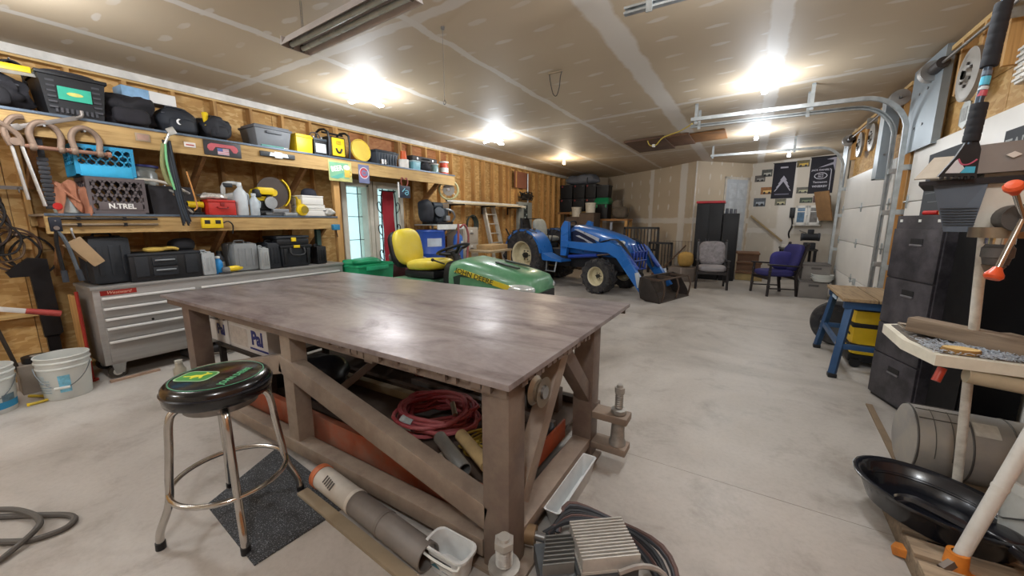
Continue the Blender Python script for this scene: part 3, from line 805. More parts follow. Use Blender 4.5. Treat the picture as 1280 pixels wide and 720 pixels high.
for r0, r1, c, a0, a1, nm in ((0.074, 0.084, '#d9d0d4', 0, 360, 'white_ring'), (0.046, 0.072, '#b6404c', 35, 325, 'red_letter')):
    MB().lathe([(r0, 0), (r1, 0), (r1, 0.002), (r0, 0.002), (r0, 0)], 28, Matrix.Translation((0.006, 0, 0.015)) @ Euler(FX).to_matrix().to_4x4(), R(a0), R(a1)).build(nm, M(c, 0.5), t)
txt('UBS', 0.03, M('#b6505a', 0.5), t, (0.0085, 0.0, 0.015), FX, bold=0.002)
t = sign('hanging_sign', 'dark navy hanging sign with a light blue swirl logo and red hooks', 4.78, 1.985, 0.24, 0.2, M('#1e2a3c', 0.5), 0.012)
MB().tube([(0.016, 0.005, 0.02), (0.016, 0.06, 0.02), (0.016, 0.07, -0.03), (0.016, 0.03, -0.05), (0.016, 0.0, -0.02), (0.016, 0.05, -0.005)], 0.008, 6, sub=3).build('swirl_logo', M('#7fc4d8', 0.5), t)
MB().tube([(0.016, -0.06, 0.0), (0.016, -0.02, 0.035), (0.016, 0.0, 0.06)], 0.008, 6, sub=3).build('swirl_logo', M('#7fc4d8', 0.5), t)
for s in (-1, 1): MB().tube([(0.005, s * 0.05, 0.1), (0.012, s * 0.075, 0.16), (0.012, s * 0.05, 0.235), (0.012, s * 0.015, 0.2)], 0.009, 6, sub=3).build('red_hook', M('#9c5348', 0.5), t)
MB().cyl((0.01, -0.135, -0.1), (0.01, -0.135, 0.15), 0.014, n=8).build('white_tube', M('#d3d3d0', 0.5), t)
# bicycle wheel / rim on the end of the shelf
t = T('spoked_wheel', 'small spoked wheel rim hung off the far end of the upper shelf', 'wheel', (-5.3, 6.16, 2.12), 0, None, (0, 0, R(42)))
MB().tube([(0.19 * math.cos(2 * PI * i / 24), 0, 0.19 * math.sin(2 * PI * i / 24)) for i in range(24)], 0.02, 8, True).build('rim', M('#b5b182', 0.5), t)
MB().cyl((0, -0.03, 0), (0, 0.03, 0), 0.03, n=12).build('hub', STEEL, t)
for i in range(10): MB().cyl((0.03 * math.cos(i * PI / 5), 0, 0.03 * math.sin(i * PI / 5)), (0.18 * math.cos(i * PI / 5), 0, 0.18 * math.sin(i * PI / 5)), 0.005, n=6).build('spoke', STEEL, t)
MB().lathe([(0.04, -0.012), (0.12, -0.01), (0.12, 0.01), (0.04, 0.012)], 20, Matrix.Rotation(PI / 2, 4, 'X')).build('disc', M('#8d8a82', 0.35, 0.8), t)

# ---- clevises, tongs and straps hanging from the upper shelf
RUST = M('#8a7565', 0.6, 0.4, 0.25, 9, 0.2)
for n, (yy, lab) in enumerate(((0.83, 'heavy grey steel clevis hung beside the long tongs, the one nearer the frame edge'), (1.06, 'heavy grey steel clevis in front of the blue crate with its bolt sticking out'))):
    t = T('clevis', lab, 'clevis', (-5.06, yy, 2.10), 0, 'steel clevises on the upper fascia', (0, 0, 0.12))
    MB().tube([(0, -0.075, 0.0), (0, -0.088, 0.1), (0, -0.06, 0.17), (0, 0, 0.2), (0, 0.06, 0.17), (0, 0.088, 0.1), (0, 0.075, 0.0)], 0.023, 10, sub=3).build('bow', RUST, t)
    MB().cyl((0, -0.13, -0.005), (0, 0.13, -0.005), 0.017, n=10).build('pin', M('#8f6a58', 0.55, 0.3), t)
    for s in (-1, 1): MB().sph((0, s * 0.08, -0.005), (0.03, 0.028, 0.034), 12, 8).build('eye', RUST, t)
    MB().cyl((0, 0.125, -0.005), (0, 0.15, -0.005), 0.027, n=6).build('nut', M('#a87d68', 0.55, 0.3), t)
    MB().cyl((-0.05, 0, 0.172), (0.02, 0, 0.172), 0.008, n=8).build('nail', STEEL, t)
t = T('tongs', 'long steel tongs with two bright straight handles hanging at the frame edge', 'tongs', (-5.05, 0.69, 1.62))
MB().cyl((0, -0.02, 0.05), (0.0, -0.05, 0.48), 0.012, n=10).build('handle', M('#bdbab6', 0.35, 0.8), t); MB().cyl((0.01, 0.06, 0.0), (0.01, 0.0, 0.48), 0.012, n=10).build('handle', M('#bdbab6', 0.35, 0.8), t)
MB().tube([(0.0, -0.05, 0.47), (0, -0.07, 0.58), (0.0, -0.02, 0.68), (-0.01, 0.04, 0.7)], 0.022, 8, sub=3).tube([(0.01, 0.0, 0.47), (0.01, -0.01, 0.56), (0.01, -0.12, 0.66)], 0.02, 8, sub=3).build('jaw', RUST, t)
MB().cyl((-0.02, -0.03, 0.5), (0.03, -0.03, 0.5), 0.03, n=12).build('pivot', RUST, t)
t = T('pry_bar', 'flat grey pry bar lying across the clevises', 'pry bar', (-5.05, 0.86, 2.305), 0, None, (R(22), 0, 0))
MB().box((0, 0, 0), (0.02, 0.36, 0.035), bev=0.006).tube([(0, 0.17, 0), (0, 0.22, 0.01), (0.0, 0.24, 0.05)], 0.013, 8, sub=3).build('bar', M('#77706a', 0.5, 0.5), t); MB().box((0, -0.19, 0), (0.026, 0.05, 0.05), bev=0.006).build('claw', M('#77706a', 0.5, 0.5), t)
t = T('strap_bundle', 'bundle of black and green tie-down straps hung from the upper fascia', 'straps', (-5.06, 1.66, 1.45))
rnd = random.Random(4)
for i in range(7):
    o = 0.009 * (i - 3)
    MB().tube([(0.02 + 0.004 * (i % 3), -0.04 + o, 0.84), (0.03, -0.03 + o, 0.6), (0.03 + 0.005 * (i % 2), 0.0 + o * 0.8 + rnd.uniform(-0.01, 0.01), 0.25), (0.03, 0.03 + o * 1.2, 0.0 + 0.02 * (i % 4))], 0.0095, 6, sub=4).build('strap', (BLACKP, M('#2c3540', 0.6), BLACKP, M('#3a4047', 0.7))[i % 4], t)
MB().tube([(0.03, -0.07, 0.8), (0.03, -0.10, 0.6), (0.03, -0.08, 0.45), (0.03, -0.04, 0.4)], 0.02, 8, sub=4).build('olive_strap', M('#7d7f52', 0.7), t)
MB().tube([(0.045, -0.06, 0.8), (0.05, -0.07, 0.6), (0.05, -0.04, 0.36)], 0.01, 8, sub=4).build('green_cord', M('#6fb57c', 0.6), t)
MB().box((0.05, 0.0, 0.93), (0.02, 0.07, 0.07), (0.5, 0, 0), bev=0.008).cyl((0.05, -0.02, 0.9), (0.04, -0.06, 0.8), 0.012, n=8).build('ratchet', M('#b9b7b0', 0.4, 0.6), t)
MB().tube([(0.05, 0.08, 0.55), (0.055, 0.11, 0.35), (0.05, 0.13, 0.2), (0.05, 0.1, 0.16)], 0.007, 6, sub=3).build('orange_cord', M('#c88a4a', 0.6), t)
MB().cyl((-0.04, -0.03, 0.87), (0.06, -0.03, 0.87), 0.007, n=6).build('hook', STEEL, t)

# ---- lower shelf
t = T('water_jug', 'white jug with a red cap half covered by the brown rag', 'jug', (-5.25, 0.93, ZS2))
MB().box((0, 0, 0.11), (0.18, 0.2, 0.22), bev=0.03).build('body', M('#c9d1d0', 0.4), t); MB().cyl((0.09, -0.08, 0.06), (0.13, -0.1, 0.06), 0.03, n=12).build('red_cap', REDP, t)
t = T('shop_rag', 'crumpled rust brown rag draped over the white jug', 'rag', (-5.25, 0.945, ZS2))
RAG = M('#a06a50', 0.9, 0, 0.25, 6, 0.2, None, ('#8a5a44', 0.6))
n1, n2 = 22, 16
pts = []
for j in range(n2):
    v = j / (n2 - 1)
    for i in range(n1):
        u = i / (n1 - 1) * 2 - 1
        drop = (0.12 + 0.16 * abs(math.sin(u * 2.2 + 0.9))) * max(0, v - 0.35) / 0.65
        fold = 0.022 * math.sin(u * 9 + 2 * v) * (0.3 + v) + 0.012 * math.sin(u * 17 + 5)
        x = -0.09 + 0.2 * min(v, 0.42) / 0.42 + 0.05 * max(0, v - 0.42) + fold
        z = 0.235 + 0.045 * math.cos(u * 1.6 + 0.4) + 0.02 * math.sin(u * 7 + v * 6) - drop - max(0, abs(u) - 0.75) * 0.25
        pts.append((x, u * (0.135 - 0.02 * v) + 0.01 * math.sin(v * 9), z))
b = MB()
fs = [(j * n1 + i, j * n1 + i + 1, (j + 1) * n1 + i + 1, (j + 1) * n1 + i) for j in range(n2 - 1) for i in range(n1 - 1)]
k = len(pts)
vs = pts + [(x - 0.006, y, z - 0.004) for x, y, z in pts]
fs += [tuple(k + q for q in reversed(f)) for f in fs]
b._new(vs, fs)
b.build('cloth', RAG, t, 70)
MB().tube([(0.1, -0.1, 0.25), (0.13, -0.05, 0.18), (0.145, 0.02, 0.1)], 0.012, 6, sub=3).build('rolled_edge', RAG, t)
CRB = M('#2391bd', 0.45, 0, 0.15, 5)
ct = crate('milk_crate', 'bright blue plastic milk crate stacked on the grey one', (-5.30, 1.18, ZS2 + 0.335), (0.34, 0.4, 0.275), CRB, True)
MB().box((0.166, 0, 0.055), (0.012, 0.34, 0.09), bev=0.003).build('front_panel', M('#2fa4cf', 0.4), ct)
ct = crate('milk_crate', 'dark grey plastic milk crate lettered N.TREL under the blue one', (-5.28, 1.22, ZS2), (0.36, 0.4, 0.33), M('#584f50', 0.55, 0, 0.15, 5), False)
MB().box((0.176, 0.01, 0.07), (0.012, 0.3, 0.075), bev=0.003).build('front_panel', M('#584f50', 0.55), ct)
txt('N.TREL', 0.062, M('#e4e2dd', 0.5), ct, (0.1835, 0.015, 0.07), FX, bold=0.002, sx=0.95)
bottle('paint_tub', 'clear tub with a navy blue lid on the grey milk crate', 'tub', (-5.42, 1.5, ZS2 + 0.30), 0.12, 0.2, M('#8d8f8a', 0.3, 0, 0.2), M('#262a6b', 0.5), 0.95)
t = T('parts_bin', 'black open bin of tangled parts behind the straps on the lower shelf', 'bin', (-5.36, 1.66, ZS2))
b = MB().loft([rect(0.14, 0.17, 0.0), rect(0.16, 0.19, 0.29), rect(0.15, 0.18, 0.29), rect(0.13, 0.16, 0.02)]); b.build('body', M('#27262b', 0.6), t)
for i, c in enumerate(('#b0aca4', '#8f7b62', '#8d9094', '#5a5148', '#aaa69e')):
    MB().tube([(0.05 + 0.03 * i, -0.15 + 0.05 * i, 0.3), (0.12, -0.05 + 0.03 * i, 0.27 - 0.03 * i), (0.2, 0.02 + 0.03 * i, 0.22 - 0.05 * i)], 0.012, 6, sub=3).build('loose_tool', M(c, 0.4, 0.5), t)
MB().box((0, 0, 0.26), (0.26, 0.32, 0.03), bev=0.006).build('clutter', M('#3a322d', 0.8, 0, 0.5, 22, 0.4), t)
t = T('hose_piece', 'short bent white braided hose resting on the black parts bin', 'hose', (-5.14, 1.62, ZS2 + 0.30))
MB().tube([(0, -0.26, 0.03), (0.0, -0.12, 0.035), (0.02, 0.02, 0.0), (0.03, 0.12, -0.06)], 0.014, 8, sub=4).build('hose', M('#bdb6ab', 0.6), t); MB().cyl((0.03, 0.12, -0.06), (0.035, 0.15, -0.085), 0.018, n=10).build('fitting', STEEL, t)
t = T('drill', 'small yellow and black drill lying left of the red tool box', 'drill', (-5.2, 1.86, ZS2))
MB().cyl((0, -0.09, 0.11), (0, 0.05, 0.11), 0.035, n=12).build('motor_housing', YELLOW, t); MB().cyl((0, -0.16, 0.11), (0, -0.09, 0.11), 0.015, 0.03, 10).build('chuck', BLACKP, t)
MB().box((0, 0.0, 0.05), (0.04, 0.05, 0.1), bev=0.01).build('grip', BLACKP, t); MB().box((0, 0.0, 0.015), (0.07, 0.1, 0.03), bev=0.006).build('battery_pack', BLACKP, t)
t = T('tool_box', 'small red steel tool box on the lower shelf', 'tool box', (-5.2, 2.06, ZS2))
MB().box((0, 0, 0.07), (0.19, 0.27, 0.14), bev=0.008).build('body', M('#b82a22', 0.4), t); MB().box((0, 0, 0.155), (0.195, 0.275, 0.03), bev=0.008).build('lid', M('#b82a22', 0.4), t)
MB().tube([(0.1, -0.05, 0.09), (0.115, -0.045, 0.075), (0.115, 0.045, 0.075), (0.1, 0.05, 0.09)], 0.006, 6, sub=3).build('handle', M('#7c1512', 0.4), t); MB().box((0.098, 0, 0.12), (0.01, 0.04, 0.04), bev=0.003).build('latch', M('#861713', 0.4), t)
t = T('foil_roll', 'crinkled clear plastic pack lying on the red tool box', 'package', (-5.22, 2.03, ZS2 + 0.172))
MB().blob((0, 0, 0), (0.16, 0.26, 0.07), 8, 0.3, 3, 16).build('wrap', M('#b9b4ac', 0.25, 0.2, 0.25, 20), t, 50)
t = T('jigsaw', 'grey and white corded power tool standing on the lower shelf', 'power tool', (-5.32, 2.26, ZS2))
MB().box((0, 0, 0.2), (0.11, 0.2, 0.13), (0.25, 0, 0), bev=0.04).build('housing', M('#c2c2bf', 0.45), t); MB().tube([(0, -0.09, 0.24), (0, -0.07, 0.36), (0, 0.08, 0.37), (0, 0.1, 0.27)], 0.024, 10, sub=3).build('handle', M('#b8b8b4', 0.45), t)
MB().box((0, -0.04, 0.35), (0.06, 0.1, 0.05), bev=0.015).build('dark_grip', CHAR, t); MB().box((0, 0, 0.065), (0.13, 0.18, 0.13), bev=0.02).build('base', M('#8d9092', 0.4, 0.4), t)
bottle('oil_jug', 'tall translucent white oil jug with a long neck on the lower shelf', 'jug', (-5.17, 2.28, ZS2), 0.07, 0.38, M('#c3cace', 0.4), M('#d0d4d4', 0.5), 0.3, handle=True)
bottle('oil_jug', 'shorter pale grey oil bottle next to the tall white jug', 'jug', (-5.14, 2.41, ZS2), 0.052, 0.26, M('#b5bfc6', 0.4), M('#c9cfd2', 0.5), 0.42, handle=True)
def power_tool(label, loc, rz, disc=None, guard=False):
    t = T('power_tool', label, 'power tool', loc, rz, None)
    MB().box((0, 0, 0.12), (0.13, 0.24, 0.12), bev=0.03).build('motor_housing', BLACKP, t)
    MB().box((0.0, -0.03, 0.21), (0.1, 0.2, 0.06), bev=0.02).build('yellow_cover', YELLOW, t)
    MB().tube([(0, -0.13, 0.2), (0, -0.12, 0.3), (0, 0.05, 0.31), (0, 0.12, 0.2)], 0.019, 8, sub=3).build('handle', YELLOW, t)
    MB().box((0, 0.03, 0.03), (0.16, 0.26, 0.06), bev=0.01).build('base', BLACKP, t)
    return t
pt = power_tool('black and yellow circular saw left of the big cutting disc', (-5.28, 2.58, ZS2), 0.0)
MB().cyl((0.07, 0.05, 0.16), (0.1, 0.05, 0.16), 0.075, n=20).build('silver_hub', M('#a8aaad', 0.35, 0.7), pt)
t = T('cutoff_saw', 'cut-off saw with a big dark abrasive disc and yellow guard on the lower shelf', 'saw', (-5.26, 2.68, ZS2))
MB().box((0, 0.02, 0.02), (0.26, 0.34, 0.035), bev=0.006).build('base_plate', M('#6d6f72', 0.4, 0.6), t)
MB().cyl((-0.03, 0.03, 0.29), (-0.015, 0.03, 0.29), 0.195, n=40).build('abrasive_disc', M('#4b423e', 0.8, 0, 0.1, 12), t)
MB().cyl((-0.015, 0.02, 0.29), (0.03, 0.02, 0.29), 0.045, n=16).build('arbor', YELLOW, t)
MB().lathe([(0.2, -0.03), (0.215, -0.03), (0.215, 0.03), (0.2, 0.03)], 20, Matrix.Translation((-0.02, 0.03, 0.29)) @ Matrix.Rotation(PI / 2, 4, 'Y'), R(40), R(145)).build('yellow_guard', YELLOW, t)
MB().box((0.05, -0.1, 0.3), (0.09, 0.2, 0.09), bev=0.025).build('motor_housing', YELLOW, t); MB().box((0.06, -0.2, 0.27), (0.07, 0.08, 0.1), bev=0.02).build('gear_cover', BLACKP, t)
MB().beam((0.0, -0.1, 0.04), (0.02, -0.04, 0.28), 0.05, 0.04).build('arm', BLACKP, t); MB().box((0.12, 0.03, 0.06), (0.05, 0.2, 0.05), bev=0.008).build('vise', M('#8a8c90', 0.4, 0.6), t)
t = T('air_horn', 'yellow bell-shaped cast tool on the lower shelf beside the white cartons', 'tool', (-5.15, 2.98, ZS2))
MB().lathe([(0, 0.0), (0.075, 0.0), (0.078, 0.02), (0.05, 0.08), (0.03, 0.12), (0, 0.125)], 20, Matrix.Translation((-0.05, 0, 0.08)) @ Matrix.Rotation(PI / 2, 4, 'Y') @ Matrix.Translation((0, 0, 0)) @ Matrix.Rotation(PI, 4, 'X') @ Matrix.Translation((0, 0, -0.1))).build('bell', YELLOW, t)
MB().box((-0.02, 0, 0.17), (0.06, 0.07, 0.1), bev=0.02).build('body', M('#c9a91a', 0.4), t); MB().cyl((-0.02, -0.02, 0.21), (-0.02, -0.04, 0.25), 0.016, n=10).build('spout', M('#b89a18', 0.4), t); MB().cyl((0.1, 0, 0.08), (0.105, 0, 0.08), 0.05, n=18).build('dark_throat', M('#8a7413', 0.5), t)
for i, (lab, w, h, z) in enumerate((('white foam carton at the bottom of the stack beside the yellow bell tool', 0.36, 0.1, 0), ('thin white foam tray in the middle of the stack on the lower shelf', 0.33, 0.05, 0.102), ('white carton topmost of the stack on the lower shelf', 0.31, 0.12, 0.154))):
    t = T('foam_box', lab, 'box', (-5.26, 3.16 - 0.01 * i, ZS2 + z), 0.05 * (i - 1), 'white packaging stacked on the lower shelf')
    MB().box((0, 0, h * 0.4), (0.28, w, h * 0.8), bev=0.012).build('body', M('#d8d6d0', 0.6, 0, 0.06), t); MB().box((0, 0, h * 0.9), (0.285, w * 1.01, h * 0.18), bev=0.006).build('lid', M('#e0ded9', 0.6, 0, 0.05), t)
t = T('work_hat', 'dark navy cap resting on top of the white cartons', 'cap', (-5.3, 3.2, ZS2 + 0.276))
MB().lathe([(0.1, 0.0), (0.1, 0.03), (0.085, 0.075), (0.05, 0.1), (0, 0.105)], 20).lathe([(0.0, 0.0), (0.1, 0.0)], 20).build('crown', M('#20222e', 0.8), t); MB().prism([(0.09 + 0.09 * math.sin(i * PI / 10), -0.085 + 0.17 * i / 10) for i in range(11)], 0.006).build('brim', M('#20222e', 0.8), t)
bag('plastic_sheet', 'crumpled clear plastic sheet hanging over the far end of the lower shelf', 'sheet', (-5.2, 3.36, ZS2), (0.26, 0.2, 0.1), M('#b9b8b2', 0.3, 0, 0.15), 55, amp=0.3, pocket=False)
t = T('power_tool', 'small grey bench clamp lying in front of the cutting disc', 'clamp', (-5.13, 2.82, ZS2))
MB().box((0, 0, 0.02), (0.08, 0.16, 0.04), bev=0.006).build('body', M('#9fa2a4', 0.4, 0.6), t); MB().cyl((0, 0.08, 0.025), (0, 0.14, 0.025), 0.008, n=8).build('screw', STEEL, t)
# fascia of the lower shelf
t = T('power_bar', 'bright yellow power bar fixed on the lower fascia behind the straps', 'power bar', (-5.098, 1.93, 1.475))
MB().box((0.02, 0, 0), (0.04, 0.2, 0.11), bev=0.008).build('casing', YELLOW, t)
for yy in (-0.05, 0.05):
    for zz in (-0.015,): MB().box((0.041, yy, 0.012), (0.004, 0.05, 0.04), bev=0.001).build('outlet', BLACKP, t)
MB().tube([(0.03, 0.1, 0), (0.04, 0.15, 0.02), (0.02, 0.2, -0.03), (0.01, 0.19, -0.12)], 0.007, 6, sub=3).build('cord', BLACKP, t)
for z, lab, c in ((1.52, 'long dark steel rail on the lower fascia, the upper of two', '#4a4744'), (1.465, 'long rusty steel rod below the dark rail on the lower fascia', '#8a7a66')):
    t = T('steel_rail', lab, 'rail', (-5.098, 1.13, z)); MB().cyl((0.014, -0.36, 0), (0.014, 0.34, 0), 0.012, n=8).build('rod', M(c, 0.5, 0.6), t)
    for yy in (-0.2, 0.1): MB().bx(0, 0.03, yy - 0.012, yy + 0.012, -0.016, 0.016).build('clip', BLACKM, t)
t = T('charger_box', 'small blue junction box on the end of the lower shelf', 'box', (-5.098, 3.42, 1.41)); MB().box((0.03, 0, 0), (0.06, 0.1, 0.08), bev=0.008).build('casing', M('#2f7ea8', 0.4), t); MB().cyl((0.03, 0, -0.04), (0.03, 0.02, -0.14), 0.006, n=6).build('cord', BLACKP, t)

# ---- tool chest
t = T('tool_chest', 'long stainless rolling tool chest with drawer bars under the shelves', 'tool chest', (-5.05, 0.92, 0))
SS = M('#9c9a97', 0.4, 0.35, 0.12, 3, 0, (1, 0.2, 6))
Lc = 2.55
MB().bx(-0.56, 0.0, 0, Lc, 0.15, 0.87, 0.006).build('carcass', SS, t)
MB().bx(-0.575, 0.012, -0.012, Lc + 0.012, 0.87, 0.9, 0.006).build('worktop', SS, t)
BAR = M('#dededc', 0.35, 0.2, 0.05)
def drawer(y0, y1, z0, z1):
    dr = MB().bx(0.0, 0.014, y0, y1, z0, z1, 0.003).build('drawer', SS, t)
    MB().box((0.026, (y0 + y1) / 2, z1 - 0.012), (0.026, (y1 - y0) - 0.01, 0.022), bev=0.006).build('pull_bar', BAR, dr)
    return dr
zz = [0.80, 0.70, 0.60, 0.51, 0.38, 0.17]
for i in range(5): drawer(0.045, 0.76, zz[i + 1] + 0.008, zz[i])
drawer(0.81, 2.48, 0.71, 0.80)
for i in range(3):
    z1, z0 = (0.70, 0.6, 0.42)[i], (0.61, 0.43, 0.18)[i]
    drawer(0.81, 1.6, z0, z1); drawer(1.64, 2.48, z0, z1)
MB().cyl((0.014, 0.38, 0.53), (0.022, 0.38, 0.53), 0.011, n=12).build('lock', CHROME, t)
pl = MB().bx(0.0, 0.004, 0.05, 0.3, 0.815, 0.86).build('name_plate', M('#8c1f16', 0.4), t)
txt('Westward', 0.04, M('#d9a58f', 0.5), t, (0.0045, 0.175, 0.838), FX, shear=0.3)
for y in (0.1, 2.4):
    for x in (-0.07, -0.49):
        c = MB().bx(x - 0.045, x + 0.045, y - 0.05, y + 0.05, 0.138, 0.15).build('caster', GALV, t)
        MB().cyl((x - 0.02, y - 0.015, 0.062), (x + 0.02, y - 0.015, 0.062), 0.062, n=20).build('wheel', M('#4a4640', 0.7), c)
        MB().cyl((x - 0.025, y - 0.015, 0.062), (x + 0.025, y - 0.015, 0.062), 0.035, n=14).build('hub', WHITEP, c)
        MB().prism([(-0.05, 0.075), (0.05, 0.075), (0.03, -0.02), (-0.03, -0.02)], 0.005, Matrix.Translation((x + 0.025, y - 0.0, 0.065)) @ Euler(FX).to_matrix().to_4x4()).prism([(-0.05, 0.075), (0.05, 0.075), (0.03, -0.02), (-0.03, -0.02)], 0.005, Matrix.Translation((x - 0.03, y - 0.0, 0.065)) @ Euler(FX).to_matrix().to_4x4()).build('fork', GALV, c)
# things on the chest
case('carry_case', 'big black moulded case standing at the near end of the tool chest', 'case', (-5.3, 1.1, ZCH), (0.3, 0.3, 0.47), CHAR, rz=0.1)
t = T('tool_organizer', 'wide black tool organiser with two front drawers on the chest', 'tool box', (-5.3, 1.5, ZCH))
MB().box((0, 0, 0.13), (0.4, 0.58, 0.26), bev=0.015).build('body', BLACKP, t); MB().box((0, 0, 0.265), (0.41, 0.59, 0.03), bev=0.01).build('lid', CHAR, t)
for z in (0.19, 0.09):
    dr = MB().box((0.205, -0.02, z), (0.02, 0.2, 0.085), bev=0.006).build('drawer', CHAR, t); MB().box((0.22, -0.02, z + 0.015), (0.02, 0.16, 0.014), bev=0.004).build('pull', M('#9aa0a4', 0.4, 0.5), dr)
for s in (-1, 1): MB().box((0.203, s * 0.2, 0.15), (0.012, 0.1, 0.2), bev=0.004).build('side_panel', CHAR, t)
t = T('work_gloves', 'yellow leather work gloves on the black tool organiser', 'gloves', (-5.22, 1.5, ZCH + 0.281))
GL = M('#b89a48', 0.8, 0, 0.2, 9, 0.2)
MB().blob((0, -0.06, 0), (0.14, 0.16, 0.05), 3, 0.15).build('palm', GL, t, 60)
for i in range(4): MB().tube([(0.03 - 0.03 * i, 0.0, 0.025), (0.04 - 0.035 * i, 0.08, 0.035), (0.03 - 0.035 * i, 0.13, 0.02)], 0.017, 8, sub=3).build('finger', GL, t)
case('carry_case', 'narrow pale grey tool case beside the black organiser on the chest', 'case', (-5.24, 1.86, ZCH), (0.3, 0.12, 0.26), M('#a5aaac', 0.5, 0, 0.12), handle_top=True)
bottle('coolant_jug', 'small bright blue jug on the tool chest', 'jug', (-5.16, 1.965, ZCH), 0.045, 0.2, M('#1f86c8', 0.4), M('#e1e1dc', 0.5), 0.45)
bottle('grease_tub', 'dark bottle with a pale label behind the blue jug', 'bottle', (-5.3, 2.04, ZCH), 0.05, 0.25, M('#373a40', 0.5), BLACKP, 0.5, lab=M('#a9a7a0', 0.5))
t = T('angle_grinder', 'yellow and black angle grinder lying on the tool chest', 'grinder', (-5.15, 2.14, ZCH), 0.25)
MB().cyl((0, -0.1, 0.045), (0, 0.08, 0.05), 0.03, 0.036, 12).build('body', YELLOW, t); MB().cyl((0, 0.08, 0.05), (0, 0.2, 0.05), 0.036, 0.028, 12).build('grip', BLACKP, t); MB().box((0, -0.13, 0.045), (0.07, 0.07, 0.06), bev=0.015).build('gear_head', M('#8d8d8c', 0.4, 0.6), t)
MB().cyl((0, -0.14, 0.004), (0, -0.14, 0.016), 0.06, n=20).build('disc', M('#3b3a3a', 0.6), t)
case('carry_case', 'tall light grey hinged tool case standing on the chest', 'case', (-5.3, 2.26, ZCH), (0.34, 0.26, 0.35), M('#85898b', 0.5, 0, 0.1), rz=0.0)
case('carry_case', 'slim light grey case squeezed right behind the tall grey one', 'case', (-5.2, 2.44, ZCH), (0.26, 0.09, 0.28), M('#9da1a1', 0.5, 0, 0.1), rz=0.0)
case('carry_case', 'charcoal upright case left of the black stacking tool boxes', 'case', (-5.26, 2.57, ZCH), (0.3, 0.15, 0.34), CHAR)
t = T('stacking_box', 'large black stacking tool box with yellow latch, the bottom one', 'tool box', (-5.26, 2.84, ZCH), 0.0, 'black stacking tool boxes')
MB().box((0, 0, 0.13), (0.34, 0.4, 0.25), bev=0.02, tx=0.9, ty=0.9).build('body', CHAR, t); MB().box((0, 0, 0.265), (0.36, 0.42, 0.04), bev=0.012).build('lid', BLACKP, t)
MB().tube([(0.18, -0.09, 0.25), (0.21, -0.08, 0.16), (0.21, 0.08, 0.16), (0.18, 0.09, 0.25)], 0.013, 8, sub=3).build('handle', BLACKP, t); MB().box((0.18, 0, 0.265), (0.02, 0.08, 0.035), bev=0.004).build('yellow_latch', YELLOW, t)
for s in (-1, 1): MB().box((0.175, s * 0.15, 0.14), (0.02, 0.04, 0.2), bev=0.005).build('rib', BLACKP, t)
t = T('stacking_box', 'shallow black organiser case on top of the larger stacking box', 'tool box', (-5.28, 2.82, ZCH + 0.286), 0.0, 'black stacking tool boxes')
MB().box((0, 0, 0.04), (0.34, 0.42, 0.08), bev=0.015).build('body', BLACKP, t); MB().box((0, 0, 0.1), (0.35, 0.43, 0.035), bev=0.01).build('lid', CHAR, t); MB().box((0.178, 0, 0.07), (0.016, 0.06, 0.05), bev=0.004).build('yellow_latch', YELLOW, t)
case('carry_case', 'ribbed black case at the far end of the tool chest', 'case', (-5.24, 3.2, ZCH), (0.28, 0.14, 0.26), BLACKP)

# ---- wall corner at the frame edge: lines, brackets, cutters, buckets
rnd = random.Random(9)
for k, (yy, zz, lab) in enumerate(((0.35, 1.62, 'tangle of brown and black extension cords hung on the wall studs, the upper loops'), (0.42, 1.38, 'rope-like tangle of dark cords below the upper cord loops'), (0.62, 1.22, 'thin dark wire coil drooping beside the black angle bracket'))):
    t = T('cord_tangle', lab, 'cords', (-5.68, yy, zz), 0, 'cords hung at the near end of the left wall')
    for i in range(9 if k < 2 else 5):
        r = rnd.uniform(0.09, 0.17)
        cy, cz = rnd.uniform(-0.1, 0.1), rnd.uniform(-0.05, 0.08)
        c = rnd.choice(('#3a2d28', '#25211f', '#5b4336', '#6a5644', '#2a2a2c'))
        MB().tube([(0.01 + 0.018 * i, cy + r * math.cos(2 * PI * q / 9) * rnd.uniform(0.85, 1.15), cz + r * 1.3 * math.sin(2 * PI * q / 9) * rnd.uniform(0.85, 1.15)) for q in range(9)], 0.009, 6, True, 3).build('loop', M(c, 0.7), t)
    MB().cyl((-0.08, 0, 0.14), (0.17, 0, 0.16), 0.008, n=6).build('nail', STEEL, t)
t = T('angle_bracket', 'big black steel angle bracket leaning on the wall behind the buckets', 'bracket', (-5.6, 0.62, 0.0))
MB().prism([(-0.10, 1.05), (0.04, 1.17), (0.15, 1.15), (0.16, 0.45), (0.13, 0.42), (0.04, 0.42), (0.03, 1.0), (-0.08, 1.0)], 0.05, Euler(FX).to_matrix().to_4x4()).build('plate', BLACKM, t)
MB().bx(0.0, 0.05, 0.05, 0.13, 0.0, 0.43).build('leg', BLACKM, t)
t = T('bolt_cutter', 'long black bolt cutter hanging open over the corner of the tool chest', 'bolt cutter', (-4.98, 0.775, 1.0))
for s, c in ((-1, BLACKM), (1, M('#5a626a', 0.4, 0.4))):
    MB().tube([(0, 0.0, 0.42), (0.0, s * 0.03 + 0.015, 0.3), (0.0, s * 0.045 + 0.04, 0.0)], 0.014, 8, sub=3).build('handle', c, t)
    MB().cyl((0, s * 0.047 + 0.042, -0.02), (0, s * 0.042 + 0.036, 0.08), 0.02, n=10).build('grip', M('#2b3038', 0.7), t)
MB().box((0, 0.0, 0.47), (0.03, 0.07, 0.12), bev=0.008).build('jaw', M('#2b2f3a', 0.4, 0.5), t); MB().cyl((-0.02, 0, 0.44), (0.02, 0, 0.44), 0.018, n=10).build('pivot', STEEL, t)
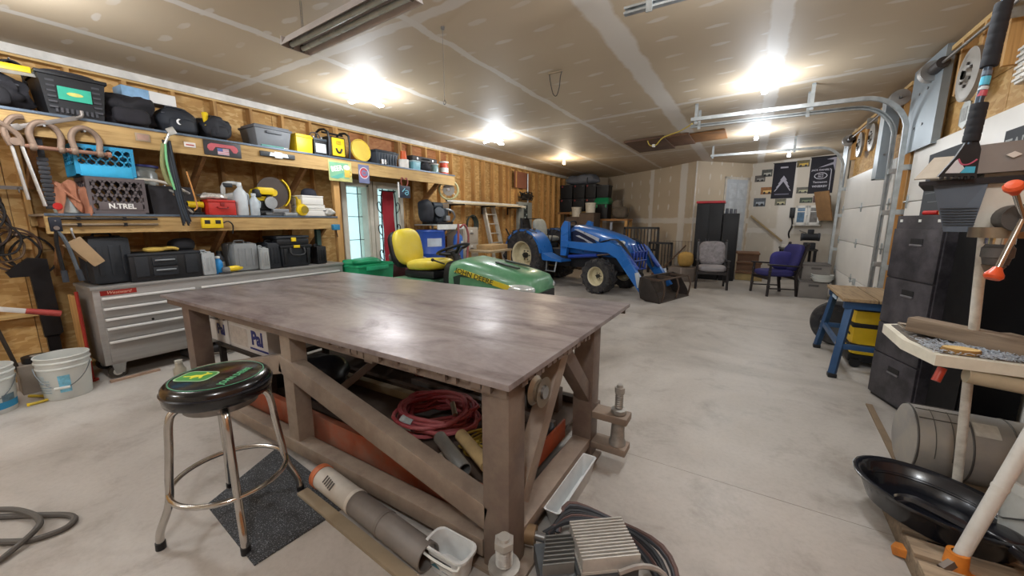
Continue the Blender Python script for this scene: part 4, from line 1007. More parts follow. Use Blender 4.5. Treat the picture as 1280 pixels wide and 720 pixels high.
MB().cyl((-0.15, 0.0, 0.5), (0.02, 0.0, 0.5), 0.006, n=6).build('hook', STEEL, t)
t = T('tool_holster', 'tan leather tool holster hanging from a clip under the lower shelf', 'holster', (-4.99, 0.98, 1.13), 0, None, (R(32), 0, 0)); t.scale = (0.8, 0.8, 0.8)
LEA = M('#a58a68', 0.8, 0, 0.15, 5, 0.2)
MB().loft([[(-0.02, -0.04 - 0.02 * q, z), (0.02, -0.04 - 0.02 * q, z), (0.03, 0.0, z), (0.02, 0.05 + 0.02 * q, z), (-0.02, 0.05 + 0.02 * q, z)] for q, z in ((0.3, -0.02), (0.5, 0.0), (1.0, 0.25), (1.1, 0.3))]).build('pouch', LEA, t)
MB().prism([(-0.09, 0.3), (0.06, 0.27), (-0.01, 0.1), (-0.06, 0.05)], 0.01, Matrix.Translation((-0.03, 0, 0)) @ Euler(FX).to_matrix().to_4x4()).build('flap', LEA, t)
MB().tube([(0.0, 0.02, 0.28), (0.0, 0.05, 0.36), (-0.02, 0.08, 0.4)], 0.01, 8, sub=3).build('clip', STEEL, t)
t = T('bar_clamp', 'white bar clamp with a red grip propped across the wall above the buckets', 'clamp', (-5.2, 0.43, 0.78), 0, None, (R(-18), 0, 0))
MB().bx(-0.01, 0.01, -0.42, 0.14, -0.02, 0.02, 0.004).build('bar', M('#d8d6d2', 0.4, 0.2), t); MB().cyl((0, 0.12, 0), (0, 0.32, 0), 0.024, 0.028, 12).build('red_grip', M('#9c3a34', 0.5), t)
MB().box((0, -0.15, -0.03), (0.03, 0.04, 0.12), bev=0.006).build('jaw', M('#6a6a6c', 0.5, 0.4), t); MB().tube([(0, -0.22, 0.03), (0, -0.32, 0.05), (0, -0.42, 0.02)], 0.016, 8, sub=3).build('dark_grip', CHAR, t)
t = T('tripod_stand', 'dark folding steel legs standing under the white clamp', 'stand', (-5.3, 0.36, 0))
for p in ((-0.12, -0.1), (0.1, -0.04), (-0.02, 0.12)): MB().cyl((p[0], p[1], 0), (0, 0, 0.8), 0.014, n=8).build('leg', M('#4d4640', 0.5, 0.5), t)
MB().cyl((0, 0, 0.78), (0, 0, 0.98), 0.018, n=8).build('column', M('#55504a', 0.5, 0.5), t)
t = T('red_pipe', 'thin red steel rod standing between the wall and the tool chest', 'rod', (-5.2, 0.85, 0)); MB().cyl((0, 0, 0), (0, 0, 0.86), 0.013, n=8).build('rod', M('#9a2a1e', 0.5), t); MB().cyl((0, 0, 0), (0, 0, 0.015), 0.04, n=12).build('foot', M('#9a2a1e', 0.5), t)
t = T('plywood_offcut', 'warm brown plywood offcut standing beside the tool chest', 'board', (-5.35, 0.86, 0)); MB().bx(-0.2, 0.1, -0.01, 0.01, 0, 0.8).build('board', LUMBER, t)
def bucket(label, loc, r, h, rz, decor, group='white pails by the tool chest'):
    t = T('pail', label, 'pail', loc, rz, group)
    W = M('#cdd0cc', 0.45, 0, 0.07, 4)
    MB().lathe([(0, 0), (r * 0.88, 0), (r * 0.9, 0.01), (r, h * 0.7), (r * 1.05, h * 0.72), (r * 1.05, h * 0.75), (r * 1.005, h * 0.76), (r * 1.01, h * 0.84), (r * 1.06, h * 0.86), (r * 1.06, h * 0.885), (r * 1.01, h * 0.9), (r * 1.03, h * 0.97), (r * 1.06, h * 0.985), (r * 1.04, h), (r * 0.99, h), (r * 0.86, 0.02), (0, 0.02)], 36).build('body', W, t)
    a = 0.5
    P = [(r * 1.05 * math.cos(q), r * 1.05 * math.sin(q), h * 0.78 - 0.52 * h * math.sin(PI * i / 12) ** 1.0 * 0.9) for i, q in enumerate([R(-75 + 150 * i / 12) for i in range(13)])]
    MB().tube([(p[0] * 1.03 + 0.008, p[1] * 1.03, p[2]) for p in P], 0.0035, 6, sub=2).build('bail', M('#6d7275', 0.4, 0.7), t)
    MB().cyl((P[6][0] * 1.03 + 0.008, -0.045, P[6][2]), (P[6][0] * 1.03 + 0.008, 0.045, P[6][2]), 0.012, n=8).build('bail_grip', WHITEP, t)
    decor(t, r, h)
    return t
def curved(t, r, h, z0, z1, a0, a1, name, mat, off=0.002):
    rr = lambda z: r * (0.9 + 0.1 * min(1, z / (0.7 * h))) + off
    MB().lathe([(rr(z0 * h) - off * 0.6, z0 * h), (rr(z0 * h), z0 * h), (rr(z1 * h), z1 * h), (rr(z1 * h) - off * 0.6, z1 * h)], 14, None, R(a0), R(a1)).build(name, mat, t)
def dec1(t, r, h):
    for z in (0.46, 0.39, 0.30, 0.24, 0.18): curved(t, r, h, z, z + 0.028, -78, -28, 'print_line', M('#9fb0b8', 0.5, 0, 0.3, 40))
    curved(t, r, h, 0.48, 0.6, -75, -40, 'print_panel', M('#b7c3c6', 0.5, 0, 0.2, 40))
    curved(t, r, h, 0.18, 0.58, -8, 18, 'blue_print', M('#79bcd6', 0.5, 0, 0.3, 30))
def dec2(t, r, h):
    curved(t, r, h, 0.1, 0.25, -90, 80, 'blue_band', M('#2b8fc0', 0.45)); curved(t, r, h, 0.34, 0.6, -40, 22, 'pale_blue_print', M('#a9d3dd', 0.5, 0, 0.1, 12))
    curved(t, r, h, 0.25, 0.40, 30, 62, 'slate_print', M('#5d7480', 0.5, 0, 0.3, 30))
    for i, (ch, a) in enumerate((('T', -6), ('E', 4), ('X', 14))):
        rr = r * 0.98 + 0.006
        txt(ch, 0.07, M('#2a7fa5', 0.5), t, (rr * math.cos(R(a)), rr * math.sin(R(a)), h * 0.5), (R(90), 0, R(90 + a)), bold=0.001)
bucket('white plastic pail with faint blue print beside the caster of the tool chest', (-4.98, 0.66, 0), 0.158, 0.37, R(-18), dec1)
bucket('white compound pail with a blue band cut by the frame edge', (-5.02, 0.24, 0), 0.16, 0.37, R(-6), dec2)
t = T('tape_roll', 'black roll of tape lying on the cardboard box between the pails', 'tape', (-5.36, 0.56, 0.261)); MB().lathe([(0.035, 0), (0.085, 0), (0.085, 0.05), (0.035, 0.05)], 24).lathe([(0.035, 0.05), (0.035, 0)], 24).build('roll', BLACKP, t); MB().lathe([(0.025, 0.005), (0.036, 0.005), (0.036, 0.052), (0.025, 0.052), (0.025, 0.005)], 18).build('core', M('#b9b4aa', 0.6), t)
t = T('carton', 'small grey cardboard box on the floor between the two pails', 'box', (-5.36, 0.54, 0)); MB().bx(-0.1, 0.1, -0.1, 0.1, 0, 0.255, 0.004).build('body', M('#8f857a', 0.8), t); MB().bx(-0.1, 0.1, -0.004, 0.004, 0.255, 0.259).build('tape_strip', M('#7c7266', 0.5), t)
t = T('hose_piece', 'short bent yellow hose on the floor between the pails', 'hose', (-4.95, 0.46, 0.012)); MB().tube([(-0.22, 0.0, 0), (-0.1, 0.07, 0), (0.0, 0.08, 0), (0.03, 0.04, 0.0), (0.03, -0.03, 0)], 0.012, 8, sub=4).build('hose', M('#cdb23c', 0.5), t); MB().cyl((0.03, -0.03, 0), (0.03, -0.045, 0), 0.015, n=8).build('end', YELLOW, t)
t = T('skid_plank', 'flat pinkish plank on the floor under the front of the tool chest', 'plank', (-5.0, 1.12, 0)); MB().bx(-0.02, 0.02, -0.2, 0.16, 0, 0.02).build('plank', M('#a58a76', 0.8), t)
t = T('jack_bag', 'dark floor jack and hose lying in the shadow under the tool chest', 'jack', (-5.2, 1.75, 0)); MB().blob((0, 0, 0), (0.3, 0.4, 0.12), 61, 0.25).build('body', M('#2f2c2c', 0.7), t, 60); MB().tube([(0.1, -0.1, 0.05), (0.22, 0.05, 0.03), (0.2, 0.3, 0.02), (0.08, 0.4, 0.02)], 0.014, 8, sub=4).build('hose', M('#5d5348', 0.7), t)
t = T('air_hose', 'grey rubber hose looped on the concrete at the frame edge', 'hose', (-2.8, 0.16, 0.014))
MB().tube([(-0.5, -0.18, 0), (-0.3, -0.04, 0.002), (-0.1, 0.1, 0.0), (0.0, 0.14, 0.0), (0.06, 0.11, 0.0), (0.06, 0.05, 0.0), (0.02, -0.02, 0.0), (-0.12, -0.12, 0.012), (-0.25, -0.15, 0.024), (-0.42, -0.12, 0.026), (-0.3, -0.02, 0.028), (-0.16, 0.03, 0.026), (-0.06, 0.04, 0.026), (0.0, 0.02, 0.024), (0.05, -0.04, 0.01), (0.1, -0.12, 0.0), (0.14, -0.25, 0.0)], 0.0135, 8, sub=5).build('hose', M('#5f5c58', 0.7, 0, 0.15), t)

t = T('tool_strip', 'black woven strap strip hanging between the tongs and the blue crate', 'strap', (-5.14, 0.80, 1.60))
for k in range(12): MB().bx(-0.006, 0.006, -0.035 + 0.004 * (k % 2), 0.03 + 0.004 * (k % 2), 0.036 * k, 0.036 * k + 0.03, 0.003).build('link', M('#2a2a2e', 0.6), t)
MB().bx(-0.002, 0.002, -0.02, 0.02, 0, 0.58).build('webbing', M('#1c1c20', 0.8), t)
t = T('peaked_hat', 'black hat lying at the far end of the black tool organiser', 'cap', (-5.3, 1.70, ZCH + 0.281))
MB().blob((0, 0, 0), (0.24, 0.2, 0.13), 83, 0.2).build('crown', M('#1a1a1f', 0.85), t, 60); MB().prism([(0.08 + 0.08 * math.sin(i * PI / 10), -0.08 + 0.16 * i / 10) for i in range(11)], 0.008).build('brim', M('#1a1a1f', 0.85), t)
t = T('hook_bar', 'grey steel bar with hooks and dark pliers on the studs above the cord tangle', 'tool rack', (-5.745, 0.45, 1.78))
MB().bx(0, 0.02, -0.4, 0.3, 0, 0.03).build('bar', M('#77706a', 0.5, 0.4), t)
for k in range(5):
    y = -0.3 + 0.14 * k
    MB().tube([(0.02, y, 0.015), (0.05, y, 0.0), (0.05, y, -0.03)], 0.005, 6, sub=2).build('hook', STEEL, t)
for k in range(4):
    y = -0.3 + 0.14 * k
    g = T('pliers', ('dark pliers hanging nearest the frame edge on the hook bar', 'dark pliers with grey grips, second on the hook bar', 'black pliers hanging third on the hook bar', 'black pliers hanging next to the long tongs on the hook bar')[k], 'pliers', (-5.69, 0.45 + y, 1.58), 0, 'pliers on the hook bar')
    for s in (-1, 1): MB().tube([(0, s * 0.004, 0.12), (0, s * 0.03, 0.06), (0, s * 0.025, -0.06)], 0.01, 6, sub=3).build('grip', M(('#2b2522', '#5d5a58', '#1d1c1e', '#2a2624')[k], 0.6), g)
    MB().box((0, 0, 0.15), (0.014, 0.03, 0.08), bev=0.004).build('jaw', M('#55514d', 0.4, 0.6), g); MB().tube([(0, 0, 0.19), (0.0, 0.012, 0.205), (0, 0, 0.22)], 0.004, 6).build('loop', STEEL, g)
# ================================================================ steel work table and what is stored in it
def steel_top():
    m, nt, bs = nodes('worn_steel_plate')
    co = nt.nodes.new('ShaderNodeTexCoord').outputs['Object']
    a = noisetex(nt, 1.6, 6, 0.65, co, (1, 2.2, 1), 0.6)
    b = noisetex(nt, 9, 6, 0.7, co)
    c = noisetex(nt, 3.4, 5, 0.7, co, (1, 2.5, 1))
    out = ramp(nt, a, [(0.3, lin('#75696a')), (0.45, lin('#968c8b')), (0.7, lin('#a9a1a0'))])
    out = mixc(nt, ramp(nt, c, [(0.6, (0, 0, 0, 1)), (0.78, (0.4,) * 3 + (1,))]), out, lin('#6b5049'))
    out = mixc(nt, 0.6, out, ramp(nt, b, [(0.3, (0.72, 0.69, 0.68, 1)), (0.6, (1.06,) * 3 + (1,))]), 'MULTIPLY')
    g = noisetex(nt, 0.9, 5, 0.7, co, (0.7, 2.6, 1), 1.2)
    out = mixc(nt, 0.8, out, ramp(nt, g, [(0.36, (0.5, 0.46, 0.45, 1)), (0.5, (1, 1, 1, 1))]), 'MULTIPLY')
    nt.links.new(out, bs.inputs['Base Color'])
    bs.inputs['Metallic'].default_value = 0.35
    nt.links.new(ramp(nt, a, [(0.3, (0.46,) * 3 + (1,)), (0.6, (0.33,) * 3 + (1,)), (0.8, (0.38,) * 3 + (1,))]), bs.inputs['Roughness'])
    bump(nt, bs, b, 0.3, 0.006)
    return m
BROWN = M('#6e5e55', 0.5, 0.25, 0.2, 5, 0.1, None, ('#958776', 0.5))
TAUPE = M('#857568', 0.6, 0.15, 0.15, 5, 0.1, None, ('#aa9c8a', 0.6))
ORANGE = M('#a9573a', 0.6, 0.05, 0.25, 4, 0.1, None, ('#8f7a6a', 0.75))
tb = T('work_table', 'long brown welded steel work table with a scuffed plate top', 'work table', (-2.43, 1.99, 0))
ox, oy = 2.43, -1.99
def W(b, name, m): 
    o = b.build(name, m, tb); o.data.transform(Matrix.Translation((ox, oy, 0))); return o
W(MB().bx(-4.15, -0.715, 1.14, 2.84, 0.868, 0.895, 0.004), 'tabletop', steel_top())
for x in (-0.865, -3.83): W(MB().bx(x, x + 0.13, 1.17, 1.30, 0.02, 0.868, 0.006), 'leg', BROWN)
W(MB().bx(-0.86, -0.735, 2.13, 2.25, 0.02, 0.868, 0.006), 'leg', BROWN)
W(MB().bx(-3.83, -3.70, 2.62, 2.75, 0.02, 0.868, 0.006), 'leg', BROWN)
W(MB().bx(-0.90, -0.70, 2.02, 2.25, 0.0, 0.02), 'foot_plate', TAUPE)
W(MB().bx(-0.95, -0.68, 1.15, 1.36, 0.0, 0.02), 'foot_plate', TAUPE)
W(MB().bx(-2.40, -2.29, 1.18, 1.28, 0.10, 0.868, 0.005), 'mid_post', TAUPE)
W(MB().beam((-3.78, 1.215, 0.26), (-2.40, 1.215, 0.625), 0.09, 0.115, bev=0.005), 'brace', TAUPE)
W(MB().beam((-2.42, 1.215, 0.63), (-0.85, 1.215, 0.245), 0.09, 0.115, bev=0.005), 'brace', TAUPE)
W(MB().beam((-0.79, 1.33, 0.26), (-0.79, 1.76, 0.85), 0.08, 0.085, bev=0.005), 'brace', TAUPE)
W(MB().beam((-0.79, 1.74, 0.86), (-0.79, 2.17, 0.42), 0.08, 0.085, bev=0.005), 'brace', BROWN)
W(MB().bx(-3.8, -0.87, 1.17, 1.26, 0.05, 0.135, 0.005), 'lower_rail', TAUPE)
W(MB().bx(-3.8, -0.87, 2.62, 2.72, 0.05, 0.135, 0.005), 'lower_rail', BROWN)
W(MB().bx(-0.85, -0.74, 1.30, 2.13, 0.10, 0.155, 0.005), 'lower_rail', TAUPE)
W(MB().bx(-0.82, -0.77, 1.30, 2.13, 0.03, 0.095, 0.004), 'lower_rail', BROWN)
W(MB().bx(-3.8, -3.72, 1.26, 2.62, 0.05, 0.135), 'lower_rail', BROWN)
W(MB().bx(-3.75, -0.92, 1.33, 1.37, 0.06, 0.225), 'channel', ORANGE)
W(MB().bx(-3.75, -0.92, 1.37, 1.45, 0.06, 0.075), 'channel', ORANGE)
W(MB().beam((-0.90, 1.34, 0.2), (-0.90, 2.1, 0.2), 0.012, 0.12), 'channel', ORANGE)
W(MB().bx(-3.74, -0.93, 1.46, 2.6, 0.135, 0.155), 'lower_deck', M('#57493f', 0.7, 0.1, 0.3, 5, 0.1))
for y in (1.165, 2.80): W(MB().bx(-4.1, -0.74, y, y + 0.012, 0.82, 0.867), 'apron', BROWN)
for x in (-3.2, -1.6): W(MB().bx(x, x + 0.06, 1.18, 2.8, 0.80, 0.867), 'cross_member', BROWN)
rnd = random.Random(2)
for i in range(22):   # torch-cut slag along the underside of the front edge
    x = -1.9 + 1.1 * i / 22
    W(MB().bx(x, x + rnd.uniform(0.01, 0.055), 1.145, 1.165, 0.868 - rnd.choice((0.004, 0.008, 0.012, 0.022, 0.03)), 0.868), 'cut_tab', BROWN)
for i in range(14):
    y = 1.25 + 0.8 * i / 14
    W(MB().bx(-0.735, -0.72, y, y + rnd.uniform(0.02, 0.05), 0.868 - rnd.uniform(0.008, 0.03), 0.868), 'cut_tab', BROWN)
for z in (0.30, 0.10):
    W(MB().bx(-0.735, -0.52, 2.13, 2.25, z, z + 0.045, 0.008), 'jack_bracket', M('#8a7a6c', 0.6, 0.2, 0.15))
# levelling screw jacks
JK = M('#9a9791', 0.5, 0.5, 0.25, 14, 0.2)
def jack(label, loc, sc):
    t = T('screw_jack', label, 'jack', loc, 0, 'levelling screw jacks of the work table')
    prof = [(0, 0), (0.05, 0), (0.05, 0.02), (0.043, 0.03), (0.036, 0.17), (0.046, 0.18), (0.046, 0.2), (0.034, 0.205), (0, 0.205)]
    MB().lathe([(r, z * sc) for r, z in prof], 20).build('body', JK, t)
    b = MB()
    for i in range(7): b.lathe([(0.02, (0.205 + i * 0.012) * sc), (0.026, (0.211 + i * 0.012) * sc), (0.02, (0.217 + i * 0.012) * sc)], 14)
    b.cyl((0, 0, 0.2 * sc), (0, 0, 0.3 * sc), 0.02, n=14).build('screw', JK, t)
    MB().cyl((0, 0, 0.29 * sc), (0, 0, 0.32 * sc), 0.03, n=6).cyl((0, 0, 0.32 * sc), (0, 0, 0.335 * sc), 0.018, n=10).build('nut', M('#b3b0aa', 0.4, 0.6), t)
    return t
jack('grey screw jack standing at the foot of the front corner leg', (-0.70, 1.08, 0), 0.92).scale = (1.35, 1.35, 1)
jack('grey screw jack held in the two brackets of the far right leg', (-0.585, 2.19, 0.145), 1.15)
t = T('caster_wheel', 'brass coloured pulley hung under the front corner of the tabletop', 'pulley', (-0.70, 1.36, 0.79))
MB().lathe([(0.03, -0.02), (0.065, -0.022), (0.05, -0.006), (0.05, 0.006), (0.065, 0.022), (0.03, 0.02), (0.03, -0.02)], 24, Matrix.Rotation(R(90), 4, 'Y')).build('wheel', M('#7a6d5c', 0.4, 0.7), t)
MB().cyl((-0.035, 0, 0), (0.03, 0, 0), 0.028, n=12).build('axle', STEEL, t); MB().bx(-0.035, -0.028, -0.02, 0.02, 0, 0.078).build('fork', BROWN, t)

# cartons and tubs
CART = M('#d3cfcb', 0.55, 0, 0.08, 7)
NAVY = M('#1f2a78', 0.5)
sh = T('side_tray', 'dark steel tray carrying the white cartons inside the work table', 'tray', (-3.55, 1.6, 0.155)); MB().bx(-0.24, 0.62, -0.25, 0.25, 0.31, 0.33).build('tray', M('#3b342f', 0.6, 0.3), sh)
for x in (-0.2, 0.58):
    for y in (-0.22, 0.22): MB().bx(x - 0.02, x + 0.02, y - 0.02, y + 0.02, 0, 0.31).build('leg', M('#3b342f', 0.6, 0.3), sh)
t = T('carton', 'open white carton with small blue Pal lettering behind the left table leg', 'box', (-3.93, 1.56, 0.486)); MB().bx(0, 0.33, -0.18, 0.16, 0, 0.22, 0.003).build('body', CART, t)
MB().box((0.33 * 0.3, -0.2, 0.2), (0.16, 0.05, 0.005), (-0.6, 0, 0)).build('flap', CART, t); txt('Pal', 0.12, NAVY, t, (0.20, -0.1812, 0.11), FNY, bold=0.005)
t = T('carton', 'white carton with large blue Pal lettering left of the middle table post', 'box', (-3.58, 1.56, 0.486)); MB().bx(0, 0.6, -0.18, 0.2, 0, 0.21, 0.003).build('body', CART, t)
MB().bx(0.008, 0.3, -0.1812, -0.18, 0.03, 0.18).build('print_panel', M('#c4bcb4', 0.6, 0, 0.15, 30), t); txt('Pal', 0.15, NAVY, t, (0.45, -0.1815, 0.12), FNY, bold=0.006)
MB().bx(0.33, 0.6, -0.1813, -0.1805, 0.03, 0.045).build('blue_bar', NAVY, t)
t = T('black_tub', 'black rubber tub under the tray of white cartons', 'tub', (-3.3, 1.6, 0.156)); MB().lathe([(0, 0), (0.16, 0), (0.2, 0.2), (0.215, 0.2), (0.215, 0.22), (0.19, 0.22), (0.15, 0.015), (0, 0.015)], 28).build('body', BLACKP, t); MB().tube([(0.2, -0.05, 0.2), (0.25, -0.04, 0.17), (0.25, 0.04, 0.17), (0.2, 0.05, 0.2)], 0.012, 6, sub=3).build('handle', BLACKP, t)
t = T('black_bag', 'black plastic bag slumped behind the stool inside the table', 'bag', (-2.75, 1.62, 0.156)); MB().blob((0, 0, 0), (0.5, 0.3, 0.3), 71, 0.25).build('body', M('#1b1b20', 0.35, 0, 0.3, 8), t, 60)
# scrap stock on the deck
rnd = random.Random(12)
stock = (('rusty square tube lying across the table deck', (-3.0, 2.02), (-1.3, 2.05), 0.05, '#5e4a3d', 0.156), ('long grey steel bar on the table deck behind the red hose', (-2.3, 2.16), (-0.98, 2.12), 0.05, '#7b7068', 0.156), ('pale timber offcut on the table deck', (-2.9, 1.90), (-2.0, 1.93), 0.06, '#9a886c', 0.156), ('dark angle iron along the far side of the table deck', (-3.5, 2.56), (-1.0, 2.54), 0.05, '#4b4340', 0.156),
         ('brown steel bar leaning from the deck to the cross member', (-2.55, 1.5), (-2.15, 1.78), 0.05, '#6b5a50', 0.55))
for lab, p, q, w, c, z in stock:
    t = T('steel_bar', lab, 'bar', ((p[0] + q[0]) / 2, (p[1] + q[1]) / 2, 0.156), 0, 'metal and timber stock in the work table')
    d = ((q[0] - p[0]) / 2, (q[1] - p[1]) / 2)
    MB().beam((-d[0], -d[1], w / 2), (d[0], d[1], z - 0.156 + w / 2), w, w, bev=0.003).build('bar', M(c, 0.6, 0.3, 0.25, 5, 0.1), t)
for i in range(16):
    x, y = -3.2 + 0.14 * i, rnd.uniform(2.30, 2.38)
    c = rnd.choice(('#4a3f39', '#5d5048', '#37322f', '#6d6056', '#7a3f2a', '#45474b'))
    dims = (rnd.uniform(0.08, 0.11), rnd.uniform(0.08, 0.11), rnd.uniform(0.1, 0.42))
    t = T('scrap_block', 'dusty scrap metal block heaped on the deck of the work table', 'scrap', (x, y, 0.156), rnd.uniform(-0.2, 0.2), 'scrap metal heaped in the work table')
    MB().box((0, 0, dims[2] / 2), dims, bev=0.01).build('body', M(c, 0.6, 0.3, 0.25, 6, 0.1), t); MB().cyl((0, 0, dims[2]), (0, 0, dims[2] + 0.03), min(dims[:2]) * 0.3, n=12).build('boss', M(c, 0.6, 0.3, 0.25, 6, 0.1), t)
HOSE = M('#a83c46', 0.6, 0, 0.2, 4, 0, None, ('#c08a88', 0.6))
t = T('air_hose', 'coiled dusty red air hose lying in the work table', 'hose', (-1.66, 1.75, 0.17))
coil(5, 0.235, 13, 0.11, 0.0125, 0.26, 9, 0.9).build('coil', HOSE, t); MB().cyl((0.2, -0.05, 0.14), (0.12, 0.02, 0.17), 0.017, n=10).build('brass_fitting', M('#a9a08c', 0.35, 0.8), t)
MB().lathe([(0.042, -0.05), (0.046, 0.0), (0.042, 0.05), (0.036, 0.0), (0.042, -0.05)], 14, Matrix.Translation((-0.03, -0.215, 0.1)) @ Matrix.Rotation(R(90), 4, 'Y')).build('clear_wrap', M('#b7c3c4', 0.25, 0, 0.2, 20), t)
t = T('rope_coil', 'small yellow rope coil beside the red hose', 'rope', (-1.22, 1.62, 0.17)); coil(8, 0.08, 9, 0.10, 0.006, 0.4, 7).build('coil', M('#a98f35', 0.8), t)
t = T('steel_pipe', 'short grey steel pipe with an open dark end beside the front leg', 'pipe', (-1.24, 1.405, 0.295))
pm = Matrix.Rotation(R(-27), 4, 'Z') @ Matrix.Rotation(R(90), 4, 'Y')
MB().lathe([(0.036, -0.17), (0.036, 0.17), (0.031, 0.17), (0.031, -0.17), (0.036, -0.17)], 20, pm).build('pipe', M('#8b8a86', 0.45, 0.5), t)
t = T('wood_dowel', 'tan round wooden stake next to the grey pipe', 'stake', (-1.12, 1.47, 0.29)); MB().cyl((-0.19, 0.1, 0), (0.1, -0.05, 0), 0.036, n=14).build('stake', M('#ad9468', 0.7, 0, 0.2, 8), t)
for i, (x, y, c, lab) in enumerate(((-1.0, 1.75, '#b7a98f', 'tan pipe elbow fitting lying inside the right end of the table'), (-0.98, 1.95, '#2b2f38', 'black pipe fitting with a white tip lying inside the right end of the table'), (-1.35, 1.47, '#a89c8c', 'dusty grey bolt cluster in the orange channel below the red hose'), (-1.08, 1.58, '#6d6a66', 'grey steel shackle piece inside the right end of the table'))):
    t = T('pipe_fitting', lab, 'fitting', (x, y, 0.158), 0.7 * i)
    MB().tube([(-0.07, 0, 0.04), (0.0, 0, 0.045), (0.05, 0.02, 0.05), (0.07, 0.08, 0.05)], 0.028, 10, sub=3).build('elbow', M(c, 0.5, 0.2, 0.2), t); MB().cyl((-0.1, 0, 0.04), (-0.06, 0, 0.04), 0.036, n=8).build('collar', M('#c7c5bf', 0.4, 0.3), t)

# outside the frame, on the floor
t = T('tube_pipe', 'grey plastic drain pipe with a whitish half, on the floor along the table', 'pipe', (-1.52, 1.075, 0.062), 0, None, (0, 0, R(-5)))
MB().lathe([(0, -0.46), (0.062, -0.46), (0.062, -0.09)], 24, Matrix.Rotation(R(90), 4, 'Y')).build('white_half', M('#c2bbb0', 0.5, 0, 0.12, 8), t)
MB().lathe([(0.062, -0.46), (0.066, -0.46), (0.066, -0.42), (0.062, -0.42)], 24, Matrix.Rotation(R(90), 4, 'Y')).build('orange_band', M('#b9673f', 0.5), t)
MB().lathe([(0.0625, -0.11), (0.0645, -0.11), (0.0645, -0.085), (0.0625, -0.085)], 24, Matrix.Rotation(R(90), 4, 'Y')).build('seam_band', M('#d8d3c9', 0.5), t)
MB().lathe([(0.061, -0.09), (0.061, 0.46), (0.054, 0.46), (0.054, -0.05), (0, -0.05)], 24, Matrix.Rotation(R(90), 4, 'Y')).build('grey_half', M('#77716c', 0.5, 0.1, 0.15, 8), t)
MB().lathe([(0.061, 0.14), (0.064, 0.14), (0.064, 0.16), (0.061, 0.16)], 24, Matrix.Rotation(R(90), 4, 'Y')).build('collar', M('#6d6762', 0.5), t)
for k in range(5): MB().box((-0.33 + 0.022 * k, -0.035 - 0.003 * k, 0.0525), (0.008, 0.04, 0.002), (0.6, 0, 0)).build('black_marking', M('#4a4540', 0.6), t)
t = T('loose_plank', 'weathered grey plank lying on the concrete along the work table', 'plank', (-1.25, 0.965, 0), R(-4)); MB().bx(-0.75, 0.62, -0.03, 0.03, 0, 0.022, 0.003).build('plank', M('#93856f', 0.8, 0, 0.15, 5, 0.1), t)
t = T('plastic_tub', 'white plastic food tub with printed label at the front table leg', 'tub', (-0.985, 1.092, 0)); t.scale = (1, 1, 0.8)
def rr(hx, hy, z, k=0.04, n=5):
    out = []
    for cx, cy, a0 in ((hx - k, hy - k, 0), (-hx + k, hy - k, 90), (-hx + k, -hy + k, 180), (hx - k, -hy + k, 270)):
        for i in range(n): out.append((cx + k * math.cos(R(a0 + 90 * i / (n - 1))), cy + k * math.sin(R(a0 + 90 * i / (n - 1))), z))
    return out
MB().loft([rr(0.09, 0.05, 0), rr(0.105, 0.058, 0.13), rr(0.114, 0.064, 0.135), rr(0.114, 0.064, 0.15), rr(0.102, 0.055, 0.15), rr(0.088, 0.046, 0.01)]).build('body', M('#d5d8d8', 0.4), t)
MB().tube([(-0.1, -0.06, 0.145), (-0.08, -0.075, 0.12), (0.08, -0.075, 0.12), (0.1, -0.06, 0.145)], 0.006, 6, sub=3).build('handle', WHITEP, t)
for k, (z, w) in enumerate(((0.098, 0.12), (0.08, 0.07), (0.068, 0.09), (0.035, 0.05))): MB().box((-0.01 + 0.01 * k, -0.0545 - 0.002 * (z - 0.07) / 0.06 - 0.0006, z), (w, 0.002, 0.013 if k == 0 else 0.004), (R(-4), 0, 0)).build('print_line', M('#45484c' if k == 0 else '#9aa0a4', 0.5, 0, 0.4, 60), t)
MB().prism([(-0.02, -0.01), (0.03, -0.012), (0.0, 0.012)], 0.002, Matrix.Translation((-0.045, -0.0535, 0.05)) @ Euler(FNY).to_matrix().to_4x4()).build('blue_print', M('#3f7383', 0.5), t)
t = T('plastic_tray', 'long white plastic trough on the floor under the right end of the table', 'trough', (-0.70, 1.76, 0)); t.scale = (0.9, 0.85, 0.95); MB().loft([rr(0.03, 0.26, 0, 0.02), rr(0.045, 0.31, 0.12, 0.02), rr(0.05, 0.315, 0.125, 0.02), rr(0.04, 0.305, 0.125, 0.02), rr(0.025, 0.25, 0.012, 0.02)]).build('body', M('#cfd2d2', 0.45, 0, 0.1, 9), t)
# finned control unit with harness
t = T('finned_motor', 'aluminium motor housing with deep cooling fins lying among black cables', 'motor', (-0.44, 1.40, 0), R(38))
AL = M('#d0cdc7', 0.35, 0.3, 0.1, 12, 0, None, ('#a39d92', 0.4))
MB().box((0.02, 0.0, 0.06), (0.26, 0.2, 0.1), bev=0.01).build('housing', M('#5f6468', 0.5, 0.4), t)
for k in range(13): MB().box((0.03, -0.098 + 0.0165 * k, 0.14), (0.24, 0.006, 0.07)).build('fin', AL, t)
MB().box((0.03, 0.0, 0.11), (0.25, 0.205, 0.012)).build('fin_base', AL, t)
for k in range(8): MB().box((-0.18 + 0.006 * k, -0.07 + 0.02 * k, 0.11), (0.13, 0.006, 0.06)).build('small_fin', M('#8f8f8c', 0.4, 0.6), t)
MB().box((-0.18, 0.0, 0.05), (0.15, 0.18, 0.08), bev=0.008).build('gear_case', M('#6d7276', 0.5, 0.5), t)
MB().box((-0.2, -0.17, 0.04), (0.12, 0.06, 0.07), bev=0.006).build('connector', M('#c2c2be', 0.5), t)
